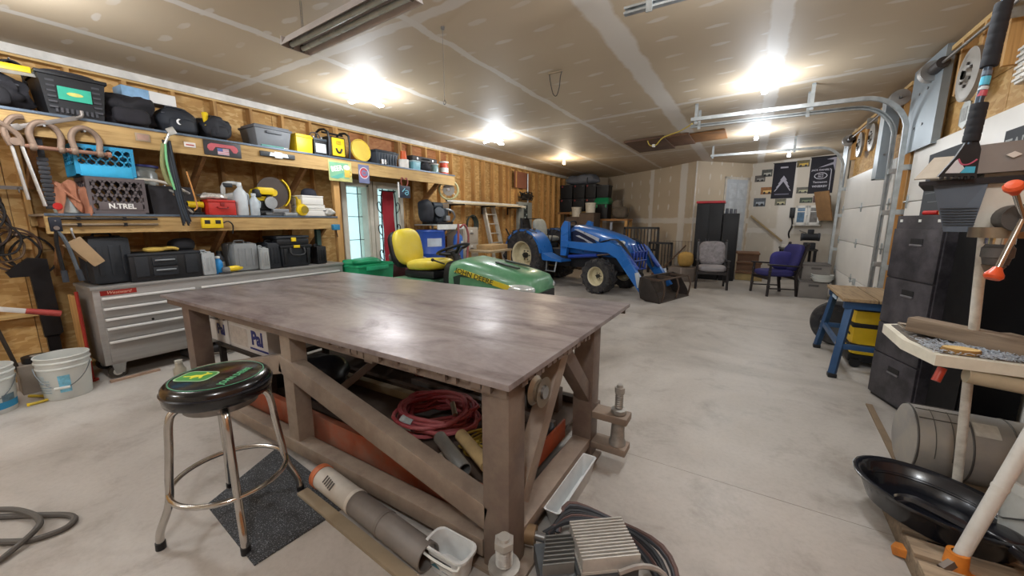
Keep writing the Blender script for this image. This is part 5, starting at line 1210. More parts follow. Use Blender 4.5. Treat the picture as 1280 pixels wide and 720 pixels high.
MB().cyl((-0.24, 0.12, 0.1), (-0.33, 0.16, 0.1), 0.042, n=18).build('pulley', M('#7d6548', 0.5, 0.3), t); MB().cyl((-0.2, 0.1, 0.1), (-0.25, 0.125, 0.1), 0.02, n=12).build('shaft', STEEL, t)
rnd = random.Random(6)
for k in range(7):
    o = 0.013 * k + rnd.uniform(-0.012, 0.012)
    MB().tube([(-0.2 + o, 0.17, 0.06), (-0.05, 0.19 + o, 0.09 + 0.006 * k), (0.15, 0.16 + o * 0.8, 0.06), (0.22 + o, 0.0, 0.04 + 0.01 * k), (0.2 + o, -0.17, 0.05), (0.08, -0.22 - o, 0.03), (-0.1, -0.24 + o, 0.02)], 0.012, 7, sub=4).build('cable', M(('#2b2d31', '#393c42', '#5a4440', '#2a2b2f')[k % 4], 0.6), t)
for k, c in enumerate(('#8e3b34', '#b9b1a4', '#2f6f67', '#a8763e')):
    MB().tube([(-0.15, -0.14 - 0.01 * k, 0.09), (-0.05 + 0.02 * k, -0.2, 0.1), (0.08, -0.19 - 0.01 * k, 0.07), (0.14, -0.24, 0.03)], 0.006, 6, sub=4).build('wire', M(c, 0.5), t)
MB().prism([(0, 0), (0.12, 0), (0.16, 0.05), (0.1, 0.09), (0, 0.06)], 0.008, Matrix.Translation((0.16, -0.2, 0.05)) @ Euler((0.2, 0.2, -0.4)).to_matrix().to_4x4()).build('mount_bracket', M('#7f8583', 0.5, 0.4), t)
MB().tube([(0.05, -0.13, 0.13), (0.15, -0.12, 0.14), (0.24, -0.13, 0.1), (0.26, -0.2, 0.03)], 0.011, 6, sub=3).build('flat_strap', M('#a09a94', 0.5, 0.3), t)

# ================================================================ bar stool and mat
t = T('bar_stool', 'round bar stool with black padded seat and chrome legs', 'stool', (-2.115, 0.745, 0))
VINYL = M('#06070e', 0.2, 0, 0.2, 3, 0, None, None, 0, 0.5)
seat = MB().lathe([(0, 0.672), (0.19, 0.672), (0.212, 0.685), (0.218, 0.72), (0.214, 0.752), (0.2, 0.768), (0.17, 0.774), (0, 0.777)], 48).build('seat', VINYL, t, 50)
MB().lathe([(0.216, 0.728), (0.2215, 0.732), (0.216, 0.737)], 48).build('piping', M('#15161f', 0.3), seat)
MB().lathe([(0.181, 0.7738), (0.184, 0.775), (0.187, 0.7728)], 48).build('green_ring', M('#4c8a6a', 0.4), seat)
lg = Matrix.Translation((-0.05, -0.065, 0.7765)) @ Matrix.Rotation(R(32), 4, 'Z')
def rrect(w, h, k, n=5):
    return [(x, y) for x, y, z in rr(w, h, 0, k, n)]
MB().prism(rrect(0.078, 0.06, 0.03), 0.001, lg).build('emblem_border', M('#9fc79a', 0.4), seat)
MB().prism(rrect(0.071, 0.053, 0.026), 0.0014, lg).build('emblem_field', M('#3f8a3a', 0.4), seat)
deer = [(-0.055, -0.012), (-0.02, -0.008), (-0.012, -0.03), (0.0, -0.034), (0.0, -0.02), (0.016, -0.008), (0.03, -0.028), (0.036, -0.02), (0.028, 0.004), (0.036, 0.02), (0.052, 0.026), (0.05, 0.034), (0.034, 0.034), (0.02, 0.046), (0.014, 0.044), (0.022, 0.03), (0.012, 0.014), (-0.014, 0.01), (-0.03, 0.0), (-0.056, -0.004)]
MB().prism(deer, 0.0019, lg).build('leaping_deer', M('#d7d234', 0.4), seat)
txt('JOHN DEERE', 0.042, M('#5fae7c', 0.4), seat, (0.095, 0.035, 0.777), (0, 0, R(122)), bold=0.0008, sx=0.85)
MB().cyl((0, 0, 0.63), (0, 0, 0.673), 0.15, n=28).build('swivel_plate', M('#8f8b88', 0.3, 0.9), t)
for k, a in enumerate((-17, 73, 163, 253)):
    a = R(a); c, s = math.cos(a), math.sin(a)
    P = [(0.1, 0.655), (0.165, 0.645), (0.197, 0.6), (0.212, 0.46), (0.227, 0.33), (0.234, 0.25), (0.248, 0.18), (0.285, 0.085), (0.292, 0.03)]
    leg = MB().tube([(c * r, s * r, z) for r, z in P], 0.0165, 12, sub=4).build('leg', CHROME, t)
    MB().cyl((c * 0.293, s * 0.293, 0.0), (c * 0.2915, s * 0.2915, 0.035), 0.02, n=14).build('rubber_foot', BLACKP, leg)
MB().tube([(0.238 * math.cos(2 * PI * i / 40), 0.238 * math.sin(2 * PI * i / 40), 0.25) for i in range(40)], 0.0125, 10, True).build('foot_ring', CHROME, t)
def mat_rubber():
    m, nt, bs = nodes('speckled_rubber')
    co = nt.nodes.new('ShaderNodeTexCoord').outputs['Object']
    n = noisetex(nt, 190, 2, 0.5, co); n2 = noisetex(nt, 3, 4, 0.6, co)
    out = ramp(nt, n, [(0.5, lin('#35373a')), (0.6, lin('#4b4e52')), (0.68, lin('#8d9196'))])
    out = mixc(nt, 0.6, out, ramp(nt, n2, [(0.35, (0.8, 0.8, 0.8, 1)), (0.65, (1.2, 1.2, 1.2, 1))]), 'MULTIPLY')
    nt.links.new(out, bs.inputs['Base Color']); bs.inputs['Roughness'].default_value = 0.8
    bump(nt, bs, n, 0.3, 0.003)
    return m
mt = MB().prism([(-0.22, -0.05), (0.39, -0.10), (0.42, 0.36), (-0.45, 0.44)], 0.009).build('rubber_mat', mat_rubber(), None, loc=(-2.12, 0.745, 0.0))
tag(mt, 'dark speckled rubber mat on the floor under the bar stool', 'mat')
t = T('oil_bottle', 'dusty clear bottle standing on the floor behind the stool', 'bottle', (-4.42, 1.27, 0)); MB().lathe([(0, 0), (0.045, 0), (0.05, 0.02), (0.048, 0.14), (0.03, 0.17), (0.028, 0.2), (0, 0.2)], 16).build('body', M('#a39c8c', 0.3, 0, 0.2), t); MB().cyl((0, 0, 0.2), (0, 0, 0.225), 0.03, n=12).build('cap', M('#bdb9ae', 0.5), t)

# ================================================================ riding mower
GREEN = M('#559068', 0.35, 0, 0.12, 3, 0, None, ('#8fb09a', 0.5), 0, 0.2)
DGREEN = M('#1f5f3c', 0.4, 0, 0.2, 3)
MY = M('#d9c32e', 0.45, 0, 0.08, 3, 0, None, ('#e0d27a', 0.5))
mw = T('riding_mower', 'green riding mower with a yellow seat behind the work table', 'mower', (-3.41, 3.95, 0), R(3)); mw.scale = (1.13, 1, 1)
def section(x, hw, zt, zb, k=0.55, n=14, sh=0.0):
    """arched hood section at x"""
    pts = []
    for i in range(n):
        a = PI * i / (n - 1)
        cx, cz = math.cos(a), math.sin(a)
        pts.append((x + sh * cz, hw * math.copysign(abs(cx) ** k, cx), zb + (zt - zb) * abs(cz) ** k))
    return pts
MB().loft([section(0.2, 0.33, 1.0, 0.55, 0.4), section(0.38, 0.36, 1.05, 0.52, 0.4), section(0.75, 0.365, 0.98, 0.5, 0.38), section(1.05, 0.35, 0.91, 0.5, 0.38), section(1.19, 0.33, 0.87, 0.52, 0.4), section(1.23, 0.30, 0.82, 0.56, 0.5)]).build('hood', GREEN, mw, 60)
for s in (-1, 1):
    ym = s * 0.352
    MB().prism([(0.3, 0.885), (0.36, 0.93), (1.0, 0.765), (1.0, 0.74), (0.95, 0.72)], 0.02, Matrix.Translation((0, s * 0.358 + 0.01, 0)) @ Matrix.Rotation(R(90), 4, 'X')).build('yellow_stripe', MY, mw)
    MB().prism([(0.28, 0.82), (0.4, 0.86), (0.98, 0.70), (0.9, 0.62), (0.3, 0.62)], 0.014, Matrix.Translation((0, s * 0.348 + 0.007, 0)) @ Matrix.Rotation(R(90), 4, 'X')).build('side_grille', M('#23362c', 0.5), mw)
    MB().blob((1.07, s * 0.285, 0.655), (0.33, 0.19, 0.14), 2, 0.0, 2.5, flat=False).build('headlight', M('#c9cfce', 0.12, 0.3), mw)
    MB().box((0.85, s * 0.13, 0.975), (0.3, 0.05, 0.02), (0, R(11), s * R(6)), bev=0.006).build('hood_scoop', M('#25342c', 0.5), mw)
txt('JOHN DEERE', 0.085, M('#2c3a26', 0.5), mw, (0.56, -0.3705, 0.848), (R(90), R(14.5), 0), bold=0.001)
MB().box((1.24, 0, 0.6), (0.03, 0.5, 0.16), bev=0.01).build('front_grille', BLACKP, mw)
MB().box((1.27, 0, 0.42), (0.06, 0.75, 0.07), bev=0.02).build('bumper', BLACKP, mw)
MB().bx(-0.72, 1.15, -0.26, 0.26, 0.32, 0.5, 0.01).build('frame', BLACKM, mw)
MB().box((-0.42, 0, 0.6), (0.66, 0.94, 0.26), bev=0.08).build('fender_deck', GREEN, mw)
MB().bx(-0.1, 0.32, -0.46, 0.46, 0.40, 0.44, 0.01).build('foot_platform', BLACKP, mw)
MB().loft([section(0.06, 0.24, 0.98, 0.5, 0.5), section(0.24, 0.3, 1.0, 0.5, 0.5)]).build('dash', BLACKP, mw, 60)
# seat: cushion and back, leaning
MB().blob((-0.30, 0, 0.83), (0.54, 0.5, 0.16), 1, 0.03, 3.2, 3, (0, R(-4), 0), flat=False).build('seat_cushion', MY, mw, 60)
MB().box((-0.32, 0, 0.79), (0.46, 0.44, 0.1), bev=0.03).build('seat_base', BLACKP, mw)
MB().blob((-0.60, 0, 0.88), (0.15, 0.52, 0.52), 1, 0.03, 3.0, 3, (0, R(-12), 0), flat=False).build('seat_back', MY, mw, 60)
MB().blob((-0.66, 0, 0.84), (0.12, 0.54, 0.53), 1, 0.0, 3.5, 3, (0, R(-12), 0), flat=False).build('back_shell', BLACKP, mw, 60)
wc = V((0.05, 0, 1.13))
wm = Matrix.Translation(wc) @ Matrix.Rotation(R(-22), 4, 'Y')
MB(wm).tube([(0.2 * math.cos(2 * PI * i / 28), 0.2 * math.sin(2 * PI * i / 28), 0) for i in range(28)], 0.018, 8, True).build('steering_wheel', BLACKP, mw)
b = MB(wm)
for a in (90, 210, 330): b.tube([(0.03 * math.cos(R(a)), 0.03 * math.sin(R(a)), -0.06), (0.1 * math.cos(R(a)), 0.1 * math.sin(R(a)), -0.045), (0.19 * math.cos(R(a)), 0.19 * math.sin(R(a)), 0)], 0.02, 8, sub=2)
b.cyl((0, 0, -0.09), (0, 0, -0.04), 0.05, n=16).build('wheel_spokes', BLACKP, mw)
MB(wm).cyl((0, 0, -0.22), (0, 0, -0.08), 0.04, n=12).build('steering_column', BLACKP, mw)
for s in (-1, 1): MB().cyl((0.06, s * 0.2, 0.95), (-0.04, s * 0.28, 1.0), 0.01, n=8).sph((-0.05, s * 0.285, 1.005), 0.022, 10, 8).build('lever', BLACKP, mw)
def tyre(parent, c, r, w, rim_r, rimcol, lugs, name='wheel'):
    x, y, z = c
    m = Matrix.Translation((x, y, z)) @ Matrix.Rotation(R(90), 4, 'X')
    b = MB(); b.lathe([(rim_r, -w * 0.42), (r * 0.8, -w * 0.5), (r * 0.93, -w * 0.46), (r * 0.96, -w * 0.3), (r * 0.965, w * 0.3), (r * 0.93, w * 0.46), (r * 0.8, w * 0.5), (rim_r, w * 0.42), (rim_r, -w * 0.42)], 40, m)
    o = b.build(name, RUBBER, parent)
    b = MB(m)
    for k in range(lugs):
        for s in (-1, 1):
            a = 2 * PI * (k + (0.5 if s > 0 else 0)) / lugs
            da = 0.9 * PI / lugs * 1.6
            P0 = V((r * 0.97 * math.cos(a), r * 0.97 * math.sin(a), s * w * 0.02)); P1 = V((r * 0.96 * math.cos(a + da), r * 0.96 * math.sin(a + da), s * w * 0.47))
            P2 = V((r * 0.84 * math.cos(a + da * 1.15), r * 0.84 * math.sin(a + da * 1.15), s * w * 0.515))
            b.beam(P0, P1, w * 0.14, r * 0.1); b.beam(P1, P2, w * 0.14, r * 0.06)
    b.build('tread_lugs', RUBBER, o)
    b = MB(); b.lathe([(0, 0.0), (rim_r * 0.45, 0.0), (rim_r * 0.55, -w * 0.1), (rim_r * 0.85, -w * 0.06), (rim_r * 0.9, w * 0.36), (rim_r, w * 0.42), (rim_r * 1.04, w * 0.42), (rim_r * 1.04, w * 0.36), (rim_r * 0.98, 0), (0, -w * 0.2)], 32, m)
    b.build('rim', rimcol, o)
    MB(m).cyl((0, 0, 0), (0, 0, w * 0.16), rim_r * 0.2, n=16).build('hub', M('#3b3a38', 0.5, 0.4), o)
    b = MB(m)
    for k in range(6): b.cyl((rim_r * 0.33 * math.cos(k * PI / 3), rim_r * 0.33 * math.sin(k * PI / 3), 0), (rim_r * 0.33 * math.cos(k * PI / 3), rim_r * 0.33 * math.sin(k * PI / 3), w * 0.06), rim_r * 0.05, n=6)
    b.build('lug_nuts', M('#55524c', 0.5, 0.4), o)
    return o
for s in (-1, 1):
    tyre(mw, (-0.45, s * 0.4, 0.32), 0.32, 0.24, 0.16, MY, 12); tyre(mw, (0.85, s * 0.42, 0.24), 0.24, 0.16, 0.12, MY, 10)
MB().box((0.2, 0, 0.22), (0.7, 1.1, 0.12), bev=0.04).build('mower_deck', GREEN, mw)

# ================================================================ blue loader tractor
tr_ = T('loader_tractor', 'blue compact tractor with front loader parked in front of the back wall', 'tractor', (-4.5, 8.84, 0), R(-17))
CREAM = M('#d8cfae', 0.5, 0, 0.12, 5, 0, None, ('#9a8c6a', 0.5))
DARK = M('#22242a', 0.6, 0.1, 0.3, 5)
BLUE2 = M('#2468b6', 0.3, 0.0, 0.1, 2, 0, None, None, 0, 0.5)
BLUED = M('#1c3f9a', 0.4, 0.0, 0.15, 2)
for s in (-1, 1):
    tyre(tr_, (-0.04, s * 0.55, 0.66), 0.66, 0.42, 0.35, CREAM, 16); tyre(tr_, (2.12, s * 0.52, 0.365), 0.365, 0.28, 0.2, CREAM, 14)
MB().bx(-0.35, 1.1, -0.26, 0.26, 0.45, 0.85, 0.03).build('transmission', DARK, tr_); MB().bx(1.0, 2.5, -0.2, 0.2, 0.45, 0.8, 0.02).build('engine_block', DARK, tr_)
MB().cyl((2.12, -0.5, 0.365), (2.12, 0.5, 0.365), 0.07, n=12).build('front_axle', DARK, tr_); MB().cyl((0, -0.5, 0.62), (0, 0.5, 0.62), 0.11, n=12).build('rear_axle', DARK, tr_)
MB().loft([section(1.12, 0.28, 1.40, 0.78, 0.42), section(1.3, 0.29, 1.41, 0.78, 0.42), section(1.8, 0.28, 1.33, 0.76, 0.42), section(2.3, 0.26, 1.2, 0.74, 0.45), section(2.52, 0.23, 1.1, 0.74, 0.5), section(2.6, 0.18, 0.98, 0.78, 0.6)]).build('hood', BLUE2, tr_, 60)
for s in (-1, 1):
    mm = Matrix.Translation((0, s * 0.296 + 0.008, 0)) @ Matrix.Rotation(R(90), 4, 'X')
    MB().prism([(1.16, 1.24), (1.32, 1.30), (1.8, 1.1), (2.0, 0.9), (1.2, 0.9)], 0.016, mm).build('side_vent', M('#101a38', 0.5), tr_)
    for q, (x0, z0, x1, z1) in enumerate(((1.25, 1.31, 1.95, 1.10), (1.3, 1.17, 1.85, 0.97))):
        MB().prism([(x0, z0), (x0 + 0.1, z0 + 0.01), (x1, z1 + 0.03), (x1 - 0.02, z1 - 0.04), (x0 + 0.25, z0 - 0.08)], 0.012, Matrix.Translation((0, s * 0.306 + 0.006, 0)) @ Matrix.Rotation(R(90), 4, 'X')).build('silver_flash', M('#c9ced6', 0.3, 0.5), tr_)
    MB().blob((2.42, s * 0.19, 0.98), (0.18, 0.1, 0.12), 1, 0, 2.5, flat=False).build('headlight', M('#d5dadd', 0.1, 0.3), tr_)
    P = [V((0.62 * 1.09 * math.cos(R(a)), 0, 0.62 + 0.62 * 1.1 * math.sin(R(a)))) for a in range(12, 158, 12)]
    rings = []
    for i, p in enumerate(P):
        n_ = V((p.x, 0, p.z - 0.62)).normalized()
        y0, y1 = s * 0.34, s * 0.76
        rings.append([p + V((0, y0, 0)), p + V((0, y1, 0)), p + V((0, y1, 0)) - n_ * 0.05, p + V((0, y1 - s * 0.01, 0)) - n_ * 0.05, p + V((0, y1 - s * 0.012, 0)) - n_ * 0.012, p + V((0, y0, 0)) - n_ * 0.012])
    MB().loft(rings).build('rear_fender', BLUE2, tr_)
    MB().prism([(0.66, 0.62), (0.62, 0.78), (0.98, 0.66), (1.25, 0.64), (1.25, 0.6), (0.7, 0.6)], 0.34, Matrix.Translation((0, s * 0.55 + 0.17, 0)) @ Matrix.Rotation(R(90), 4, 'X')).build('foot_board', BLUE2, tr_)
    st = MB()
    for q in (0, 1): st.beam((0.78 + q * 0.3, s * 0.68, 0.6), (0.78 + q * 0.26, s * 0.7, 0.36), 0.015, 0.03)
    st.beam((0.78, s * 0.7, 0.37), (1.05, s * 0.7, 0.37), 0.03, 0.02).build('step', M('#9aa0a4', 0.4, 0.5), tr_)
# operator place
MB().blob((0.18, 0, 0.98), (0.5, 0.48, 0.16), 4, 0.03, 3, 3, flat=False).build('seat_cushion', M('#7f827f', 0.7), tr_, 60); MB().blob((-0.06, 0, 1.06), (0.15, 0.46, 0.5), 4, 0.03, 3, 3, (0, R(-14), 0), flat=False).build('seat_back', M('#8f928e', 0.7), tr_, 60)
MB().box((0.15, 0, 0.9), (0.4, 0.4, 0.14), bev=0.03).build('seat_base', DARK, tr_)
MB().box((1.08, 0, 1.1), (0.16, 0.46, 0.62), bev=0.04).build('dash', DARK, tr_); MB().box((1.0, -0.2, 1.05), (0.14, 0.12, 0.2), bev=0.02).build('side_panel', M('#b9bdc0', 0.5), tr_)
wm = Matrix.Translation((0.82, 0, 1.36)) @ Matrix.Rotation(R(-38), 4, 'Y')
b = MB(wm).tube([(0.21 * math.cos(2 * PI * i / 28), 0.21 * math.sin(2 * PI * i / 28), 0) for i in range(28)], 0.017, 8, True)
for a in (90, 210, 330): b.cyl((0, 0, -0.02), (0.2 * math.cos(R(a)), 0.2 * math.sin(R(a)), 0), 0.014, n=8)
b.cyl((0, 0, -0.3), (0, 0, 0), 0.03, n=10).build('steering_wheel', DARK, tr_)
for k, (x, y) in enumerate(((0.5, -0.26), (0.42, -0.3), (0.55, 0.28))): MB().cyl((x, y, 0.85), (x + 0.06, y, 1.25), 0.012, n=8).sph((x + 0.062, y, 1.27), 0.03, 10, 8).build('lever', DARK, tr_)
MB().tube([(-0.42, -0.34, 0.8), (-0.46, -0.34, 1.55), (-0.46, 0.34, 1.55), (-0.42, 0.34, 0.8)], 0.035, 8).build('roll_bar', DARK, tr_)
MB().box((-0.5, -0.2, 1.2), (0.05, 0.24, 0.4), bev=0.02).build('rear_canopy_post', DARK, tr_)
MB().cyl((1.95, 0.1, 1.3), (1.95, 0.1, 1.46), 0.03, n=12).cyl((1.95, 0.1, 1.46), (1.95, 0.1, 1.47), 0.045, n=12).build('exhaust_cap', M('#8d8f92', 0.4, 0.7), tr_)
# loader
for s in (-1, 1):
    MB().prism([(1.0, 0.72), (1.16, 0.72), (1.22, 1.05), (1.2, 1.47), (1.1, 1.5), (1.0, 1.35)], 0.09, Matrix.Translation((0, s * 0.42 + 0.045, 0)) @ Matrix.Rotation(R(90), 4, 'X')).build('loader_tower', BLUE2, tr_)
    arm = MB().prism([(1.04, 1.06), (1.9, 1.03), (2.35, 1.08), (2.62, 0.96), (3.22, 0.22), (3.08, 0.12), (2.52, 0.76), (2.3, 0.86), (1.9, 0.87), (1.04, 0.93)], 0.085, Matrix.Translation((0, s * 0.47 + 0.0425, 0)) @ Matrix.Rotation(R(90), 4, 'X')).build('loader_arm', BLUE2, tr_)
    MB().cyl((1.2, s * 0.4, 0.70), (2.0, s * 0.43, 0.78), 0.04, n=12).build('lift_cylinder', BLUED, tr_); MB().cyl((2.0, s * 0.43, 0.78), (2.42, s * 0.44, 0.84), 0.022, n=10).build('cylinder_rod', CHROME, tr_)
    MB().cyl((2.6, s * 0.4, 0.92), (2.95, s * 0.4, 0.56), 0.035, n=12).build('tilt_cylinder', BLUED, tr_)
    MB().beam((3.0, s * 0.53, 0.52), (3.07, s * 0.53, 0.24), 0.03, 0.08, bev=0.006).build('link_plate', M('#c3c9ce', 0.4, 0.3), tr_)
    for k in range(3): MB().tube([(2.0, s * (0.3 + 0.03 * k), 1.05), (2.4, s * (0.32 + 0.03 * k), 1.12), (2.7, s * (0.33 + 0.03 * k), 0.86), (2.85, s * (0.34 + 0.02 * k), 0.55)], 0.014, 6, sub=3).build('hydraulic_hose', BLACKP, tr_)
MB().box((2.62, 0, 0.8), (0.1, 0.95, 0.1), bev=0.015).build('cross_tube', BLUED, tr_)
gb = MB()
for y in (-0.24, -0.12, 0, 0.12, 0.24): gb.tube([(2.72, y, 0.5), (2.76, y, 0.9), (2.68, y, 1.02)], 0.016, 6)
for z in (0.52, 0.7, 0.88): gb.cyl((2.75, -0.25, z), (2.75, 0.25, z), 0.016, n=6)
gb.build('brush_guard', BLUED, tr_)
prof = [(3.12, 0.46), (3.08, 0.25), (3.13, 0.06), (3.25, 0.015), (3.52, 0.0), (3.52, 0.015), (3.27, 0.035), (3.16, 0.085), (3.11, 0.26), (3.15, 0.45)]
bk = MB().loft([[(x, y, z) for x, z in prof] for y in (-0.58, 0.62)]).build('bucket', M('#4a423d', 0.5, 0.5, 0.3, 5, 0.1, None, ('#7d746a', 0.5)), tr_)
for y in (-0.58, 0.60): MB().prism([(3.1, 0.45), (3.08, 0.25), (3.13, 0.05), (3.25, 0.01), (3.52, 0.005), (3.48, 0.14), (3.3, 0.42), (3.15, 0.46)], 0.02, Matrix.Translation((0, y + 0.02, 0)) @ Matrix.Rotation(R(90), 4, 'X')).build('side_plate', M('#3b3532', 0.5, 0.5, 0.2), bk)
for y in (-0.5, 0.0, 0.5): MB().bx(3.12, 3.48, y - 0.02, y + 0.02, 0.40, 0.44).build('grapple_rib', M('#57473c', 0.5, 0.4), bk)
MB().tube([(3.48, -0.56, 0.42), (3.48, 0.6, 0.42)], 0.018, 6).build('top_bar', M('#57473c', 0.5, 0.4), bk)
for y in (-0.45, 0.1, 0.6): MB().tube([(3.48, y, 0.42), (3.54, y, 0.25), (3.5, y, 0.02)], 0.016, 6, sub=2).build('grapple_tine', M('#57473c', 0.5, 0.4), bk)
# ================================================================ mid left wall
t = T('stationary_engine', 'dark grey stationary engine on a white shelf above the blue barrel', 'engine', (-5.35, 5.85, 1.43))
EG = M('#3d434a', 0.5, 0.4, 0.35, 9, 0.2)
MB().box((0, 0, 0.18), (0.3, 0.36, 0.26), bev=0.04).build('block', EG, t); MB().cyl((0.1, -0.1, 0.2), (0.2, -0.14, 0.24), 0.1, n=20).build('flywheel_cover', M('#2b3036', 0.5, 0.3), t)
for k in range(6): MB().box((0.02, 0.13, 0.26 + 0.03 * k), (0.2, 0.16, 0.012)).build('cooling_fin', M('#8b9094', 0.4, 0.6), t)
MB().cyl((0.05, -0.2, 0.36), (0.05, 0.05, 0.36), 0.07, n=16).build('fuel_tank', M('#3a4148', 0.4, 0.3), t); MB().tube([(0.15, 0.1, 0.3), (0.22, 0.2, 0.26), (0.2, 0.3, 0.15), (0.1, 0.32, 0.05)], 0.022, 8, sub=3).build('exhaust', M('#9a9c9c', 0.4, 0.6), t)
MB().box((0.18, 0.08, 0.12), (0.08, 0.12, 0.1), bev=0.01).build('carburettor', M('#a3a6a8', 0.4, 0.6), t); MB().bx(-0.2, 0.2, -0.22, 0.24, 0, 0.05, 0.006).build('skid', BLACKM, t)
MB().blob((0.05, -0.36, 0.05), (0.25, 0.26, 0.42), 9, 0.2, 3, 6).build('dark_cover', M('#23262e', 0.7, 0, 0.4, 9), t, 60)
t = T('metal_shelf', 'bent white steel shelf carrying the engine', 'shelf', (-5.45, 6.0, 0)); MB().bx(-0.3, 0.32, -0.38, 0.42, 1.41, 1.43).bx(0.3, 0.32, -0.38, 0.42, 1.33, 1.41).build('plate', WHITEP, t)
for y in (0.12, 0.36): MB().bx(-0.3, -0.28, y - 0.02, y + 0.02, 1.1, 1.41).beam((-0.28, y, 1.12), (0.24, y, 1.4), 0.02, 0.03).build('bracket', WHITEP, t)
t = T('steel_drum', 'blue steel drum under the engine shelf', 'drum', (-5.42, 5.72, 0)); t.scale = (1, 1, 1.06); MB().lathe([(0, 0), (0.28, 0), (0.29, 0.03), (0.28, 0.06), (0.28, 0.4), (0.295, 0.42), (0.28, 0.44), (0.28, 0.8), (0.295, 0.82), (0.28, 0.84), (0.28, 1.2), (0.29, 1.22), (0.28, 1.25), (0.26, 1.23), (0, 1.23)], 32).build('body', M('#2a50a8', 0.4, 0, 0.15, 3), t); MB().cyl((0.12, 0, 1.23), (0.12, 0, 1.25), 0.03, n=12).build('bung', STEEL, t)
MB().lathe([(0.281, 0.95), (0.284, 0.95), (0.284, 1.1), (0.281, 1.1)], 10, None, R(-60), R(0)).build('label_band', M('#b9c3cf', 0.5), t)
t = T('gas_cylinder', 'slim blue gas cylinder with red hoses between the drum and the beige cabinet', 'gas cylinder', (-5.02, 6.08, 0)); MB().lathe([(0, 0), (0.09, 0), (0.1, 0.02), (0.1, 1.1), (0.08, 1.2), (0.03, 1.25), (0.03, 1.3), (0, 1.3)], 24).build('body', M('#3565b4', 0.4), t); MB().cyl((0, 0, 1.3), (0, 0, 1.36), 0.035, n=10).build('valve', M('#9c7f4a', 0.4, 0.7), t)
for s in (-1, 1): MB().tube([(0.03, s * 0.03, 1.36), (0.1, s * 0.1, 1.42), (0.14, s * 0.16, 1.2), (0.12, s * 0.15, 0.9), (0.14, s * 0.1, 0.7)], 0.022, 8, sub=4).build('red_hose', M('#8c4a46', 0.6), t)
MB().box((0.1, 0.0, 1.05), (0.004, 0.06, 0.1)).build('white_label', WHITEP, t)
t = T('filing_cabinet', 'beige steel filing cabinet against the stud wall', 'cabinet', (-5.45, 6.78, 0)); BEI = M('#b3aa9c', 0.45, 0.1, 0.08); MB().bx(-0.25, 0.22, -0.26, 0.26, 0, 1.36, 0.006).build('body', BEI, t)
for k in range(4):
    dr = MB().bx(0.22, 0.235, -0.24, 0.24, 0.03 + 0.33 * k, 0.34 + 0.33 * k, 0.004).build('drawer', BEI, t); MB().box((0.242, 0, 0.24 + 0.33 * k), (0.02, 0.1, 0.025), bev=0.005).build('handle', STEEL, dr); MB().box((0.237, 0, 0.29 + 0.33 * k), (0.004, 0.07, 0.03)).build('label_holder', WHITEP, dr)
t = T('garden_hose', 'dark green hose looped on a hook beside the beige cabinet', 'hose', (-5.7, 7.35, 1.4))
for k in range(5): MB().tube([(0.02 + 0.02 * k, (0.15 + 0.015 * k) * math.cos(2 * PI * i / 14), (0.19 + 0.01 * k) * math.sin(2 * PI * i / 14)) for i in range(14)], 0.012, 6, True, 2).build('loop', M('#2f3a34', 0.6), t)
MB().cyl((-0.13, 0, 0.19), (0.14, 0, 0.2), 0.008, n=6).build('hook', STEEL, t)
t = T('bench_board', 'pale plywood bench top with a cardboard box, behind the mower', 'bench', (-4.7, 6.75, 0)); MB().bx(-0.3, 0.3, -0.45, 0.42, 0.86, 0.9, 0.004).build('top', wood('#cdb894', '#a5906e', 'ply_top', 1, 1), t)
for x in (-0.25, 0.25):
    for y in (-0.4, 0.36): MB().bx(x - 0.03, x + 0.03, y - 0.03, y + 0.03, 0, 0.86).build('leg', LUMBER, t)
t = T('carton', 'brown cardboard box on the bench in front of the aluminium ladder', 'box', (-4.72, 6.86, 0.9)); MB().bx(-0.2, 0.2, -0.3, 0.3, 0, 0.1, 0.004).build('body', M('#a98c62', 0.8), t); MB().bx(-0.2, 0.2, -0.02, 0.02, 0.1, 0.103).build('tape', M('#c9b896', 0.4), t)
t = T('step_ladder', 'aluminium ladder leaning against the stud wall', 'ladder', (-5.37, 8.15, 0))
ALU = M('#c9c5ba', 0.4, 0.3, 0.12, 8)
for s in (-1, 1): MB().beam((0.12, s * 0.26, 0), (-0.38, s * 0.2, 1.95), 0.05, 0.1).build('rail', ALU, t)
for k in range(7):
    q = 0.13 + k * 0.12; MB().beam((0.12 - 0.5 * q, -0.25 + 0.06 * q, 1.95 * q), (0.12 - 0.5 * q, 0.25 - 0.06 * q, 1.95 * q), 0.08, 0.025).build('rung', ALU, t)
MB().tube([(0.0, 0.28, 1.3), (0.08, 0.4, 1.0), (0.05, 0.36, 0.7), (0.1, 0.3, 0.5)], 0.018, 6, sub=3).build('cord', M('#2c2a28', 0.7), t)
t = T('lumber_bracket', 'steel brackets on the studs carrying white trim boards and pipes', 'bracket', (-5.75, 6.5, 1.86))
for y in (0.2, 1.4, 2.6): MB().bx(0, 0.02, y - 0.02, y + 0.02, -0.2, 0.06).bx(0, 0.42, y - 0.015, y + 0.015, -0.03, 0.0).build('arm', BLACKM, t)
for i, (x, c, lab, y0, y1, w) in enumerate(((-5.68, '#bfb7a6', 'greyish board on the lumber brackets, nearest the wall', 6.5, 9.6, 0.1), (-5.55, '#d9d4c9', 'long white trim board on the lumber brackets', 6.45, 9.7, 0.1), (-5.43, '#c9b896', 'pale wooden batten on the lumber brackets, outermost', 6.4, 9.3, 0.06))):
    t = T('trim_board', lab, 'board', (x, y0, 1.862), 0, 'boards on the lumber brackets'); MB().bx(-w / 2, w / 2, 0, y1 - y0, 0, 0.03 + 0.02 * (i == 1), 0.004).build('board', M(c, 0.6, 0, 0.1, 3), t)
